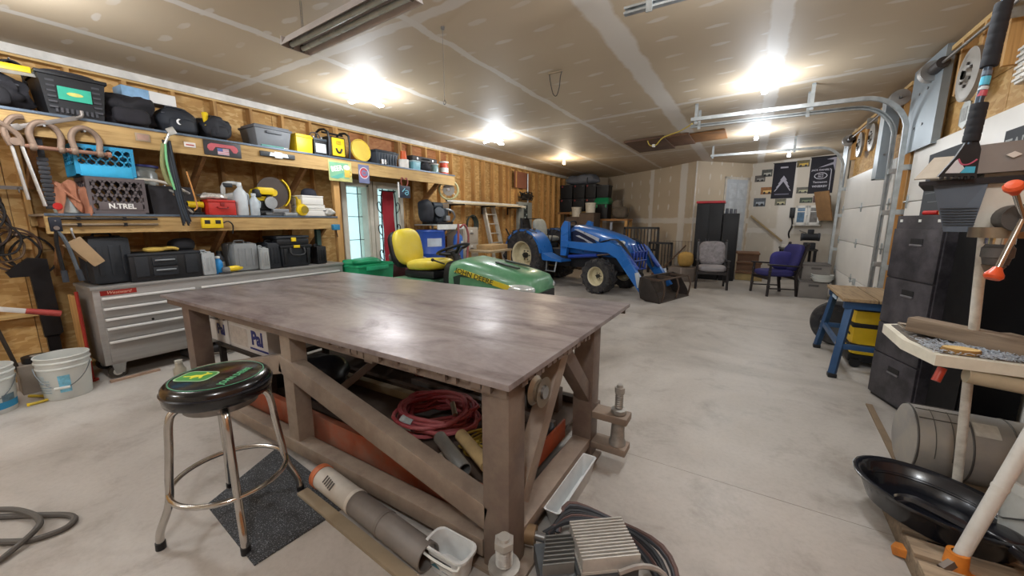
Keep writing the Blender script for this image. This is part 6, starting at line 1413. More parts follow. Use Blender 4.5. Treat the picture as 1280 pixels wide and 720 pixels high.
t = T('pvc_pipe', 'white plastic pipe lying on top of the trim boards', 'pipe', (-5.62, 6.45, 1.93)); MB().cyl((0, 0, 0), (0, 3.0, 0), 0.022, n=12).build('pipe', WHITEP, t); MB().cyl((0, 0, 0), (0, 0.06, 0), 0.03, n=12).build('coupling', WHITEP, t)
t = T('electric_panel', 'grey sheet metal electrical panel on the stud wall behind the tractor seat', 'panel', (-5.75, 9.95, 0.95)); MB().bx(0, 0.1, -0.38, 0.38, 0, 1.08, 0.008).build('cabinet', M('#9aa09e', 0.45, 0.3, 0.08), t); MB().bx(0.1, 0.11, -0.12, 0.1, 0.45, 1.0).build('breaker_door', M('#3a4446', 0.5), t)
for k in range(5):
    for s in (-1, 1): MB().box((0.114, -0.01 + 0.045 * s, 0.55 + 0.09 * k), (0.01, 0.06, 0.04), bev=0.003).build('breaker', M('#1d2022', 0.5) if (k + s) % 3 else M('#aebfc0', 0.5), t)
MB().cyl((0.05, 0.2, 1.08), (0.05, 0.2, 1.9), 0.02, n=8).build('conduit', GALV, t)
t = T('cable_bundle', 'tangle of black cables above the grey electrical panel', 'cables', (-5.72, 9.95, 2.2))
rnd = random.Random(21)
for k in range(9): MB().tube([(0.04 + 0.01 * k, rnd.uniform(-0.4, 0.4), rnd.uniform(-0.12, 0.12)) for i in range(6)], 0.012, 6, sub=4).build('cable', M('#26221f', 0.7), t)
MB().cyl((-0.05, 0, 0.1), (0.12, 0, 0.1), 0.008, n=6).build('hook', STEEL, t)
t = T('folding_chair', 'black plastic chair back leaning behind the tractor fender', 'chair', (-5.35, 9.55, 0)); MB().box((0, 0, 1.2), (0.05, 0.36, 0.75), (0, R(-14), 0), bev=0.05).build('backrest', BLACKP, t); MB().box((0.25, 0, 0.78), (0.45, 0.42, 0.06), bev=0.02).build('seat', BLACKP, t)
for x in (0.05, 0.45):
    for s in (-1, 1): MB().cyl((x, s * 0.19, 0), (x, s * 0.18, 0.78), 0.018, n=8).build('leg', BLACKM, t)
t = T('hardboard_sheet', 'reddish brown hardboard sheet nailed high on the studs above the panel', 'board', (-5.752, 9.9, 2.42)); MB().bx(0, 0.015, -0.42, 0.42, 0, 0.45).build('sheet', M('#84533f', 0.7, 0, 0.15, 4), t)
for y in (-0.35, 0.35): MB().bx(0.015, 0.025, y - 0.02, y + 0.02, 0.0, 0.45).build('batten', LUMBER, t)
# green bag and dark things between the chest and the mower
t = T('tarp_crate', 'bright green plastic tote with a folded tarp behind the table', 'tote', (-5.0, 3.85, 0)); GR = M('#1f9c6a', 0.45, 0, 0.15, 4)
MB().loft([rr(0.2, 0.28, 0.0), rr(0.23, 0.34, 0.82), rr(0.245, 0.355, 0.83), rr(0.245, 0.355, 0.86), rr(0.22, 0.33, 0.86), rr(0.19, 0.27, 0.02)]).build('body', GR, t); MB().blob((0.0, -0.06, 0.8), (0.42, 0.56, 0.14), 77, 0.3).build('tarp', M('#1b8f60', 0.4, 0, 0.2, 8), t, 60)
MB().box((0.25, 0, 0.8), (0.02, 0.4, 0.06), bev=0.005).build('handle', M('#2fae7c', 0.4), t)
t = T('push_mower', 'dark red push machine with a black cover beside the green tote', 'machine', (-5.05, 4.75, 0)); MB().box((0, 0, 0.55), (0.5, 0.6, 0.5), bev=0.08).build('housing', M('#4a1f26', 0.4), t); MB().blob((0, -0.05, 0.8), (0.44, 0.5, 0.16), 14, 0.2).build('black_cover', M('#3a3636', 0.6), t, 60)
for s in (-1, 1): MB().cyl((0.1, s * 0.32, 0.16), (0.1, s * 0.38, 0.16), 0.16, n=20).build('wheel', RUBBER, t)
MB().box((0, 0, 0.22), (0.4, 0.6, 0.2), bev=0.03).build('deck', BLACKP, t); MB().tube([(-0.1, -0.3, 0.8), (0.15, -0.5, 0.98), (0.3, -0.2, 0.96), (0.35, 0.2, 0.82), (0.4, 0.4, 0.7)], 0.014, 8, sub=4).build('pull_cord', M('#b4aca6', 0.5), t)

# ================================================================ back wall
def black_cabinet(label, x0, x1, y0, y1, z0, z1, group, rows=2, name='storage_bin'):
    t = T(name, label, 'bin', ((x0 + x1) / 2, (y0 + y1) / 2, z0), 0, group)
    w, d, h = x1 - x0, y1 - y0, z1 - z0
    MB().box((0, 0, h * 0.44), (w * 0.96, d, h * 0.88), bev=0.012, tx=0.94, ty=0.94).build('body', M('#07080c', 0.6, 0, 0.3, 4), t); MB().box((0, 0, h * 0.92), (w, d * 1.02, h * 0.14), bev=0.012).build('lid', M('#0a0b10', 0.6, 0, 0.3, 4), t)
    for s in (-1, 1): MB().box((s * w * 0.3, -d * 0.52, h * 0.86), (0.05, 0.02, 0.06), bev=0.005).build('latch', M('#7d2a2c' if s < 0 else '#2a2c34', 0.5), t)
    return t
st = T('bin_rack', 'timber rack in the back corner carrying the black bins', 'rack', (-4.9, 12.55, 0))
MB().bx(-0.75, 0.55, -0.4, 0.4, 1.72, 1.78).build('deck', LUMBERX, st); MB().bx(-0.75, 0.55, -0.4, 0.4, 1.0, 1.05).build('deck', LUMBERX, st)
for x in (-0.7, 0.5):
    for y in (-0.36, 0.36): MB().bx(x - 0.04, x + 0.04, y - 0.04, y + 0.04, 0, 1.72).build('post', LUMBER, st)
MB().bx(-0.3, 0.35, -0.41, -0.4, 1.7, 1.8).build('tan_board', M('#9a8354', 0.7), st)
G = 'black bins stacked in the back corner'
for lab, x0, x1, z0, z1 in (('black lidded bin with red latch in the back corner, lower row against the studs', -5.62, -5.15, 1.78, 2.22), ('black lidded bin in the middle of the lower row in the back corner', -5.14, -4.72, 1.78, 2.22), ('black lidded bin at the right of the lower row behind the tractor', -4.71, -4.32, 1.78, 2.22),
                            ('black bin of the upper row in the back corner, against the studs', -5.6, -5.15, 2.225, 2.68), ('black bin of the upper row in the middle of the back corner', -5.14, -4.72, 2.225, 2.68), ('black bin of the upper row beside the stacked green one', -4.71, -4.34, 2.225, 2.68)):
    black_cabinet(lab, x0, x1, 12.2, 12.75, z0, z1, G)
t = T('grey_tarp', 'grey tarp bundle lying on top of the black bins under the ceiling', 'tarp', (-4.95, 12.47, 2.685)); MB().blob((0.05, 0, 0), (1.05, 0.5, 0.32), 33, 0.25, 3, 4).build('cloth', M('#5f626a', 0.7, 0, 0.2, 5), t, 60); MB().tube([(0.3, -0.26, 0.02), (0.3, -0.27, 0.16), (0.3, 0.0, 0.32)], 0.012, 6, sub=3).build('strap', BLACKP, t)
t = T('storage_bin', 'black bin with a bright green lid in the back corner', 'bin', (-4.12, 12.35, 1.56), 0, G); MB().box((0, 0, 0.24), (0.42, 0.46, 0.5), bev=0.02, tx=0.93, ty=0.93).build('body', M('#0a0b10', 0.6), t); MB().loft([rr(0.23, 0.27, 0.46), rr(0.24, 0.28, 0.52), rr(0.2, 0.2, 0.66), rr(0.18, 0.18, 0.66)]).build('green_lid', M('#137a4e', 0.4), t)
for s in (-1, 1): MB().box((s * 0.15, -0.25, 0.4), (0.05, 0.02, 0.1), bev=0.004).build('latch', M('#137a4e', 0.4), t)
t = T('storage_bin', 'plain black bin standing on the green lidded one', 'bin', (-4.12, 12.36, 2.222), 0, G); MB().box((0, 0, 0.18), (0.4, 0.4, 0.36), bev=0.02, tx=0.93, ty=0.93).build('body', M('#0a0b10', 0.6), t); MB().box((0, 0, 0.37), (0.42, 0.42, 0.04), bev=0.01).build('lid', M('#22242a', 0.5), t)
t = T('side_table', 'timber stand under the green lidded bin', 'stand', (-4.0, 12.35, 0)); MB().bx(-0.32, 0.75, -0.3, 0.3, 1.5, 1.558).build('top', LUMBERX, t)
for x in (-0.28, 0.7):
    for y in (-0.26, 0.26): MB().bx(x - 0.04, x + 0.04, y - 0.04, y + 0.04, 0, 1.5).build('post', LUMBER, t)
t = T('burlap_sack', 'grey brown sacks slumped beside the green lidded bin', 'sack', (-3.6, 12.32, 1.558)); MB().blob((0.05, 0, 0), (0.46, 0.42, 0.42), 44, 0.2, 3, 4).build('sack', M('#5f564b', 0.9), t, 60); MB().blob((-0.08, 0.05, 0.3), (0.3, 0.34, 0.3), 46, 0.25, 3, 4).build('upper_sack', M('#6b6155', 0.9), t, 60)
for i, (x, y, z, lab) in enumerate(((-4.74, 11.6, 1.62, 'white pail behind the tractor seat'), (-4.25, 11.5, 1.74, 'white pail above the tractor hood'))):
    st2 = T('box_stand', 'dark wooden box carrying the ' + lab, 'crate', (x, y, 0)); MB().bx(-0.22, 0.22, -0.3, 0.3, 0.0, z, 0.01).build('body', M('#4a3d33', 0.8), st2)
    for k in range(4): MB().bx(-0.23, 0.23, -0.312, -0.3, 0.04 + k * z / 4, z / 4 - 0.04 + k * z / 4).build('slat', M('#57483c', 0.8), st2)
    t = T('pail', lab, 'pail', (x, y, z)); MB().lathe([(0, 0), (0.14, 0), (0.155, 0.26), (0.165, 0.265), (0.165, 0.3), (0.15, 0.3), (0.13, 0.02), (0, 0.02)], 24).build('body', M('#c2bcae', 0.5), t); MB().tube([(0, -0.165, 0.25), (0.1, -0.1, 0.2), (0.16, 0, 0.14), (0.1, 0.1, 0.2), (0, 0.165, 0.25)], 0.006, 6, sub=3).build('bail', STEEL, t)
t = T('crib_railing', 'black wooden slatted railing panel standing by the back wall', 'railing', (-2.78, 11.9, 0))
RW = M('#1d1a1a', 0.5)
MB().bx(-0.52, 0.5, -0.03, 0.03, 1.26, 1.32).build('top_rail', RW, t); MB().bx(-0.52, 0.5, -0.025, 0.025, 0.62, 0.68).build('bottom_rail', RW, t)
for k in range(11): MB().bx(-0.5 + 0.098 * k - 0.014, -0.5 + 0.098 * k + 0.014, -0.012, 0.012, 0.68, 1.26).build('slat', RW, t)
for x in (-0.5, 0.48): MB().bx(x - 0.03, x + 0.03, -0.03, 0.03, 0, 1.3).build('post', RW, t)
t = T('crib_railing', 'lower black slatted panel in front of the drywall, nearer the armchair', 'railing', (-2.15, 11.7, 0))
MB().bx(-0.35, 0.3, -0.03, 0.03, 0.84, 0.9).build('top_rail', RW, t); MB().bx(-0.35, 0.3, -0.025, 0.025, 0.1, 0.16).build('bottom_rail', RW, t)
for k in range(8): MB().bx(-0.32 + 0.085 * k - 0.013, -0.32 + 0.085 * k + 0.013, -0.012, 0.012, 0.16, 0.84).build('slat', RW, t)
for x in (-0.33, 0.28): MB().bx(x - 0.03, x + 0.03, -0.03, 0.03, 0, 0.88).build('post', RW, t)
t = T('wire_fence', 'folded thin wire fence panel leaning by the drywall corner', 'fence', (-1.72, 11.75, 0), R(-12))
WI = M('#8d8379', 0.5, 0.4)
for k in range(10): MB().cyl((-0.4 + 0.085 * k, 0, 0), (-0.4 + 0.085 * k, 0, 0.95), 0.006, n=6).build('wire', WI, t)
for z in (0.05, 0.5, 0.93): MB().cyl((-0.41, 0, z), (0.38, 0, z), 0.007, n=6).build('wire', WI, t)
t = T('push_broom', 'brown wooden handle leaning across the wire fence', 'broom', (-1.75, 11.2, 0)); MB().cyl((-0.35, 0, 0.06), (0.3, 0.1, 0.85), 0.018, n=8).build('handle', M('#5d4636', 0.7), t); MB().box((-0.37, -0.0, 0.03), (0.3, 0.1, 0.06), bev=0.01).build('head', M('#6d4a3a', 0.7), t)
t = T('tan_bag', 'golden tan sack lying on a carton behind the grey armchair', 'sack', (-1.35, 10.6, 0.34)); MB().blob((0, 0, 0), (0.36, 0.3, 0.38), 52, 0.15).build('sack', M('#b08c4a', 0.8), t, 60); MB().tube([(0.0, -0.1, 0.34), (0.0, -0.03, 0.4), (0.0, 0.05, 0.34)], 0.014, 6, sub=3).build('tie', M('#7d6434', 0.8), t)
t = T('carton', 'grey brown carton on the floor carrying the tan sack', 'box', (-1.4, 10.6, 0)); MB().bx(-0.3, 0.3, -0.25, 0.25, 0, 0.34, 0.005).build('body', M('#7b7068', 0.8), t); MB().bx(-0.02, 0.02, -0.252, -0.25, 0, 0.34).build('tape', M('#958a80', 0.5), t)
# tall black cabinets
BC = M('#07070c', 0.55, 0.1, 0.25, 3)
t = T('tall_cabinet', 'tall black two-door cabinet with a red lid on top', 'cabinet', (-0.93, 11.3, 0)); MB().bx(-0.3, 0.3, -0.25, 0.25, 0, 1.93, 0.008).build('body', BC, t)
for s in (-1, 1):
    dd = MB().bx(min(s * 0.005, s * 0.29), max(s * 0.005, s * 0.29), -0.262, -0.25, 0.03, 1.9, 0.003).build('door', BC, t); MB().bx(s * 0.03 - 0.008, s * 0.03 + 0.008, -0.28, -0.262, 0.9, 1.05).build('handle', M('#2d2e36', 0.4), dd)
MB().box((0, 0, 1.965), (0.64, 0.54, 0.06), bev=0.012).build('red_lid', M('#b3202c', 0.45), t)
t = T('tall_cabinet', 'lower black cabinet with small jars on top next to the red-lidded one', 'cabinet', (-0.44, 11.3, 0)); MB().bx(-0.17, 0.17, -0.25, 0.25, 0, 1.68, 0.008).build('body', BC, t); dd = MB().bx(-0.16, 0.16, -0.262, -0.25, 0.03, 1.65, 0.003).build('door', BC, t); MB().bx(-0.13, -0.115, -0.28, -0.262, 0.8, 0.95).build('handle', M('#2d2e36', 0.4), dd)
for k, x in enumerate((-0.55, -0.46, -0.37)): bottle('jar', ('small dark jar on the lower black cabinet, next to the red lid', 'small glass jar in the middle on the lower black cabinet', 'small glass jar at the door side of the lower black cabinet')[k], 'jar', (x, 11.2, 1.681), 0.035, 0.13 - 0.01 * k, M('#5d6068', 0.2, 0, 0.2), M('#8d8f93', 0.4), 0.9, group='jars on the lower black cabinet')
# back door, steps, handrail (on the stair wall: local x along it)
dr = tag(MB().bx(1.17, 2.02, -0.02, 0.0, 0.56, 2.66).build('door_3', M('#b5bac0', 0.45, 0, 0.05), None, loc=wbc.location, rot=wbc.rotation_euler), kind='structure')
for z0, z1 in ((0.7, 1.4), (1.5, 2.05), (2.12, 2.56)):
    for x0, x1 in ((1.26, 1.56), (1.63, 1.93)): MB().bx(x0, x1, -0.026, -0.02, z0, z1, 0.002).build('panel', M('#bcc1c6', 0.45), dr)
MB().sph((1.25, -0.06, 1.55), 0.03, 12, 8).cyl((1.25, -0.06, 1.55), (1.25, -0.02, 1.55), 0.012, n=8).build('door_knob', M('#8a7a55', 0.3, 0.8), dr)
MB().bx(1.1, 1.17, -0.025, 0.0, 0.56, 2.73).bx(2.02, 2.09, -0.025, 0.0, 0.56, 2.73).bx(1.1, 2.09, -0.025, 0.0, 2.66, 2.73).build('casing', M('#c6bfb4', 0.5), dr)
t = T('entry_steps', 'brown timber steps climbing to the back door', 'steps', (-0.05, 11.9, 0))
STW = wood('#7d5a40', '#553a29', 'step_wood', 1, 0)
for k, z in enumerate((0.22, 0.44, 0.66)):
    y0 = -0.55 + 0.28 * k
    MB().bx(-0.2, 0.42 - 0.05 * k, y0 - 0.02, y0 + 0.30, z - 0.04, z, 0.004).build('tread', STW, t); MB().bx(-0.19, 0.40 - 0.05 * k, y0 + 0.01, y0 + 0.03, z - 0.215, z - 0.04).build('riser', M('#6b4d38' if k else '#a08a5c', 0.7), t)
MB().bx(-0.5, 0.3, 0.31, 0.8, 0.62, 0.66).build('landing', STW, t)
for x in (-0.16, 0.26): MB().bx(x - 0.02, x + 0.02, -0.5, 0.7, 0, 0.18).bx(x - 0.02, x + 0.02, -0.2, 0.7, 0.18, 0.40).bx(x - 0.02, x + 0.02, 0.05, 0.75, 0.4, 0.62).build('stringer', STW, t)
def onwall(name, label, cat, u, z, group=None):
    t = T(name, label, cat, (0, 0, 0), 0, group)
    a = wpo.rotation_euler.z
    t.location = V((PD[0], PD[1], z)) + V((math.cos(a), math.sin(a), 0)) * u
    t.rotation_euler = (0, 0, a)
    return t
t = onwall('handrail', 'wooden handrail sloping down the white wall beside the steps', 'handrail', 0.5, 1.29)
MB().beam((-0.42, -0.07, 0.36), (0.42, -0.07, -0.36), 0.035, 0.05, bev=0.01).build('rail', M('#a08a66', 0.6), t)
for q in (-0.7, 0.1, 0.75): MB().cyl((0.42 * q, 0, -0.36 * q - 0.03), (0.42 * q, -0.07, -0.36 * q), 0.012, n=8).build('bracket', M('#6d6458', 0.5, 0.5), t)
# banners: generic stand-in design on the first; lettering on the second
t = onwall('cloth_banner', 'black banner with a pale chevron design on the white back wall', 'banner', 0.775, 2.12)
BK = M('#1c1a24', 0.75, 0, 0.2, 4); PALE = M('#a9a6b2', 0.7)
MB().bx(-0.26, 0.25, -0.012, -0.004, 0, 0.96).build('cloth', BK, t)
mw_ = lambda x, z, d=-0.0125: Matrix.Translation((x, d, z)) @ Euler(FNY).to_matrix().to_4x4()
for k in range(4):
    w, z = 0.2 - 0.04 * k, 0.2 + 0.1 * k
    MB().prism([(-w, 0), (0, w * 1.5), (w, 0), (w - 0.03, 0), (0, w * 1.5 - 0.04), (-w + 0.03, 0)], 0.002, mw_(0, z)).build('chevron', PALE, t)
MB().bx(-0.1, 0.08, -0.015, -0.012, 0.82, 0.86).build('bar', PALE, t); MB().bx(-0.18, 0.16, -0.015, -0.012, 0.1, 0.13).build('bar', M('#6d6a7c', 0.7), t)
MB().cyl((-0.28, -0.012, 0.965), (0.27, -0.012, 0.965), 0.01, n=8).build('rod', BLACKP, t)
t = onwall('cloth_banner', 'black whisky banner with white lettering hung in the far corner', 'banner', 1.62, 2.22)
MB().bx(-0.27, 0.25, -0.012, -0.004, 0, 0.93).build('cloth', BK, t)
MB().prism([(-0.1, 0.66), (0.2, 0.78), (0.2, 0.84), (0.05, 0.86), (0.2, 0.9), (0.25, 0.9), (0.25, 0.55), (0.2, 0.72), (0.02, 0.68)], 0.002, mw_(0, 0)).build('silver_fold', M('#a29dab', 0.6), t)
LT = M('#c2bfc9', 0.6)
txt("JACK DANIEL'S", 0.062, LT, t, (-0.03, -0.0135, 0.60), FNY, bold=0.001)
ov = [(0.14 * math.cos(a * PI / 14), 0.085 * math.sin(a * PI / 14)) for a in range(28)]; iv = [(x * 0.86, y * 0.82) for x, y in ov]
for k in range(28):
    k2 = (k + 1) % 28
    if k == 0: bb = MB()
    bb.prism([ov[k], ov[k2], iv[k2], iv[k]], 0.002, mw_(-0.03, 0.45))
bb.build('oval_ring', LT, t)
txt('OLD\nNo.7', 0.055, LT, t, (-0.03, -0.0135, 0.452), FNY, bold=0.001)
txt('Tennessee', 0.07, LT, t, (-0.03, -0.0135, 0.29), FNY, bold=0.001); txt('WHISKEY', 0.075, LT, t, (-0.03, -0.0135, 0.18), FNY, bold=0.002); MB().bx(0.17, 0.185, -0.0145, -0.012, 0.08, 0.6).build('side_stripe', LT, t)
MB().cyl((-0.29, -0.012, 0.935), (0.27, -0.012, 0.935), 0.01, n=8).build('rod', BLACKP, t)
pics = ((0.36, 2.84, 0.26, 0.2, '#4a4a44', '#a9a69c', 'dark car print pinned highest beside the chevron banner'), (0.2, 2.70, 0.26, 0.18, '#57504a', '#8d8a84', 'grey car print left of the chevron banner, second from top'), (0.4, 2.35, 0.3, 0.2, '#8a5a2c', '#d9b26a', 'orange brown car print left of the foot of the chevron banner'), (0.25, 2.03, 0.3, 0.24, '#4d5258', '#9aa0a8', 'grey landscape print lowest above the handrail'),
        (0.76, 2.02, 0.26, 0.18, '#6d6a58', '#b9b08c', 'olive print below the chevron banner'), (1.18, 3.02, 0.28, 0.18, '#5d4f1c', '#c9a22c', 'yellow machine print between the tops of the two banners'), (1.24, 2.32, 0.28, 0.16, '#565246', '#a9a682', 'dark car print between the feet of the two banners'), (1.34, 2.05, 0.28, 0.14, '#2f3a2c', '#6b7a5a', 'dark green print over the white wall cabinet'), (1.66, 2.07, 0.34, 0.18, '#4a2a26', '#8a5a44', 'dark red print under the whisky banner'))
for u, z, w, h, c1, c2, lab in pics:
    t = onwall('picture_print', lab, 'picture', u, z, 'prints pinned on the white back wall')
    MB().bx(-w / 2, w / 2, -0.006, -0.002, -h / 2, h / 2).build('paper', M(c1, 0.5, 0, 0.4, 18), t); MB().bx(-w * 0.3, w * 0.4, -0.0075, -0.006, -h * 0.3, h * 0.05).build('car_shape', M(c2, 0.5, 0, 0.3, 30), t)
    MB().cyl((w * 0.22, -0.008, -h * 0.3), (w * 0.22, -0.006, -h * 0.3), h * 0.16, n=10).cyl((-w * 0.18, -0.008, -h * 0.3), (-w * 0.18, -0.006, -h * 0.3), h * 0.16, n=10).build('wheel_shape', M('#1d1c1b', 0.5), t)
t = onwall('glazed_cabinet', 'white wall cabinet with two glazed doors on the white back wall', 'cabinet', 1.52, 1.40)
MB().bx(-0.34, 0.2, -0.26, -0.02, 0, 0.5, 0.005).build('body', M('#d5d3cd', 0.45, 0, 0.05), t)
for x0, x1, c in ((-0.34, -0.08, '#4d6f8c'), (-0.06, 0.2, '#5d5a58')):
    d_ = MB().bx(x0, x0 + 0.05, -0.28, -0.26, 0, 0.5).bx(x1 - 0.05, x1, -0.28, -0.26, 0, 0.5).bx(x0, x1, -0.28, -0.26, 0, 0.06).bx(x0, x1, -0.28, -0.26, 0.44, 0.5).bx(x0, x1, -0.276, -0.264, 0.33, 0.35).build('door', M('#d5d3cd', 0.45, 0, 0.05), t)
    MB().bx(x0 + 0.05, x1 - 0.05, -0.268, -0.264, 0.06, 0.44).build('glass_pane', M(c, 0.12, 0, 0.35, 9), d_)
MB().cyl((-0.09, -0.3, 0.24), (-0.05, -0.3, 0.24), 0.01, n=8).build('knob', STEEL, t)
MB().bx(-0.37, 0.23, -0.27, -0.02, -0.03, 0.0).build('shelf_lip', M('#c9c6bf', 0.5), t)
t = T('cardboard_sheet', 'brown cardboard sheet leaning in the corner by the far door track', 'cardboard', (1.52, 12.7, 1.52)); MB().box((0, 0, 0.35), (0.02, 0.5, 0.75), (0, R(-14), 0.5)).build('sheet', M('#8d6a45', 0.8), t); MB().box((0.03, 0.06, 0.3), (0.02, 0.46, 0.62), (0, R(-10), 0.5)).build('dark_sheet', M('#4d3f36', 0.8), t)
t = onwall('desk_telephone', 'black telephone with dangling cord on the white wall left of the cabinet', 'telephone', 1.08, 1.62); MB().box((0, -0.04, 0.1), (0.12, 0.08, 0.28), bev=0.015).build('body', BLACKP, t); MB().tube([(0.0, -0.05, -0.03), (0.03, -0.06, -0.25), (-0.03, -0.05, -0.45), (0.0, -0.05, -0.6)], 0.02, 6, sub=4).build('cord', BLACKP, t); MB().box((0, -0.09, 0.12), (0.05, 0.04, 0.24), bev=0.012).build('handset', M('#1d1d20', 0.4), t)
t = T('work_desk', 'dark bench with a pale top under the wall cabinet', 'desk', (0.95, 12.4, 0)); MB().bx(-0.25, 0.5, -0.45, 0.6, 0.76, 0.8, 0.004).build('top', M('#2c2a2a', 0.5), t); MB().bx(-0.22, 0.42, 0.1, 0.6, 0.801, 0.86, 0.004).build('pale_box', M('#cfcabf', 0.6), t)
for x in (-0.2, 0.45):
    for y in (-0.4, 0.55): MB().bx(x - 0.03, x + 0.03, y - 0.03, y + 0.03, 0, 0.76).build('leg', BLACKM, t)
t = T('bench_grinder', 'black bench machine standing at the far end of the dark bench', 'machine', (1.28, 12.15, 0.801)); MB().box((0, 0, 0.08), (0.24, 0.2, 0.16), bev=0.02).build('base', DARK, t); MB().cyl((-0.15, 0, 0.3), (0.15, 0, 0.3), 0.09, n=18).build('motor', DARK, t); MB().box((0, 0, 0.42), (0.12, 0.14, 0.14), bev=0.02).build('head', DARK, t)
for s in (-1, 1): MB().cyl((s * 0.15, 0, 0.3), (s * 0.19, 0, 0.3), 0.1, n=20).build('wheel_guard', M('#3a3c42', 0.5, 0.3), t)
MB().cyl((-0.1, -0.1, 0.4), (-0.25, -0.2, 0.46), 0.012, n=8).build('lever', STEEL, t)
G = 'grey plastic crates stacked by the far door'
for lab, x, y, z, w, h in (('grey plastic crate on the floor, bottom of the stack by the far door', 1.14, 9.62, 0, 0.46, 0.34), ('grey plastic crate on top of the stack by the far door', 1.16, 9.72, 0.341, 0.44, 0.32)):
    t = T('storage_crate', lab, 'crate', (x, y, z), 0, G); CG = M('#77726d', 0.55, 0, 0.12, 4); MB().box((0, 0, h * 0.46), (w, 0.5, h * 0.92), bev=0.01).build('body', CG, t); MB().box((0, 0, h * 0.95), (w * 1.03, 0.52, h * 0.1), bev=0.008).build('lid', M('#5a5552', 0.55), t); MB().box((0, -0.253, h * 0.75), (0.16, 0.014, 0.04), bev=0.004).build('handle', M('#4a4643', 0.5), t)
for k in range(3):
    t = T('dish', ('white plastic basin at the bottom of the stack on the grey crate', 'white plastic basin in the middle of the stack on the grey crate', 'white plastic basin on top of the stack by the far door')[k], 'basin', (1.26, 9.42, 0.342 + 0.035 * k), 0, 'white basins on the grey crate'); MB().lathe([(0, 0), (0.13, 0), (0.17, 0.06), (0.18, 0.06), (0.18, 0.066), (0.165, 0.066), (0.125, 0.006), (0, 0.006)], 24).build('bowl', WHITEP, t)
# armchairs
def armchair(label, loc, rz, cush, back, frame_mat):
    t = T('armchair', label, 'armchair', loc, rz)
    for s in (-1, 1):
        MB().cyl((0.28, s * 0.31, 0), (0.26, s * 0.30, 0.62), 0.026, 0.022, 12).sph((0.27, s * 0.305, 0.2), 0.034, 12, 8).sph((0.265, s * 0.303, 0.5), 0.032, 12, 8).build('leg', frame_mat, t)
        MB().beam((-0.3, s * 0.29, 0.0), (-0.24, s * 0.29, 0.42), 0.045, 0.045).beam((-0.24, s * 0.29, 0.40), (-0.40, s * 0.29, 1.02), 0.045, 0.04).sph((-0.405, s * 0.29, 1.04), 0.03, 12, 8).build('leg', frame_mat, t)
        MB().beam((0.32, s * 0.31, 0.64), (-0.33, s * 0.30, 0.60), 0.06, 0.03, bev=0.01).build('armrest', frame_mat, t)
        MB().cyl((0.27, s * 0.3, 0.16), (-0.27, s * 0.29, 0.14), 0.014, n=8).build('stretcher', frame_mat, t)
    MB().beam((0.26, -0.3, 0.36), (0.26, 0.3, 0.36), 0.04, 0.06).build('front_rail', frame_mat, t); MB().beam((-0.25, -0.29, 0.36), (-0.25, 0.29, 0.36), 0.03, 0.05).build('back_rail', frame_mat, t); MB().beam((-0.395, -0.29, 0.98), (-0.395, 0.29, 0.98), 0.03, 0.06).build('top_rail', frame_mat, t)
    for k in range(5): MB().beam((-0.25, -0.2 + 0.1 * k, 0.4), (-0.385, -0.2 + 0.1 * k, 0.96), 0.03, 0.015).build('back_slat', frame_mat, t)
    MB().blob((0.02, 0, 0.38), (0.6, 0.56, 0.14), 2, 0.04, 4, 4).build('seat_cushion', cush, t, 60); MB().blob((-0.22, 0, 0.49), (0.15, 0.54, 0.56), 7, 0.05, 4, 5, (0, R(-15), 0), flat=False).build('back_cushion', back, t, 60)
    return t
FR = M('#231d1d', 0.4)
armchair('grey upholstered wooden armchair in front of the black cabinets', (-0.68, 9.72, 0), R(-82), M('#8d8889', 0.85), M('#7f7a7c', 0.85, 0, 0.35, 14), FR)
armchair('navy blue cushioned wooden armchair turned to the side near the steps', (0.50, 9.55, 0), R(207), M('#2a2760', 0.8), M('#2a2760', 0.8, 0, 0.2), FR)
t = T('throw_pillow', 'navy throw pillow standing on the blue armchair', 'pillow', (0.60, 9.6, 0.52)); MB().blob((0, 0, 0), (0.44, 0.16, 0.36), 19, 0.08, 3, 4, (0, 0, R(20))).build('pillow', M('#312e70', 0.8), t, 60); MB().tube([(-0.2, -0.06, 0.1), (0, -0.02, 0.2), (0.2, 0.06, 0.3)], 0.006, 6, sub=3).build('piping', M('#28255a', 0.8), t)
# ================================================================ ceiling fittings and lamps
def bulb_lamp(label, x, y, warm, power, show=True, fan=False):
    zt = zceil(x)
    t = T('lamp_fixture', label, 'lamp', (x, y, zt), 0, 'bare lamps on the ceiling')
    MB().lathe([(0, 0), (0.06, 0), (0.06, -0.012), (0.035, -0.04), (0.03, -0.06), (0, -0.06)], 20).build('lamp_holder', M('#d6d2ca', 0.5), t)
    col = '#ffe3b0' if warm else '#f2f6ff'
    if fan:
        MB().cyl((0, 0, -0.06), (0, 0, -0.10), 0.035, n=16).build('fan_hub', WHITEP, t)
        for k in range(3):
            a = R(90 + 120 * k); c, s = math.cos(a), math.sin(a)
            MB().box((c * 0.13, s * 0.13, -0.085), (0.19, 0.09, 0.016), (0, R(14), a), bev=0.004).build('light_panel', M(col, 0.4, 0, 0.02, 3, 0, None, None, 14), t)
    else:
        MB().lathe([(0.016, -0.055), (0.02, -0.075), (0.034, -0.105), (0.036, -0.125), (0.026, -0.148), (0, -0.155)], 20).build('bulb', M(col, 0.4, 0, 0.02, 3, 0, None, None, 16), t)
    ld = bpy.data.lights.new('lamp_light', 'POINT'); ld.energy = power; ld.color = (1.0, 0.84, 0.62) if warm else (0.90, 0.95, 1.0); ld.shadow_soft_size = 0.14
    lo = bpy.data.objects.new('lamp_light', ld); COL.objects.link(lo); lo.parent = t; lo.location = (0, 0, -0.30)
    return t
LP = LAMP_POWER
bulb_lamp('three panel white ceiling lamp over the shelves, the nearest one in view', -4.18, 3.38, False, LP * 1.0, fan=True)
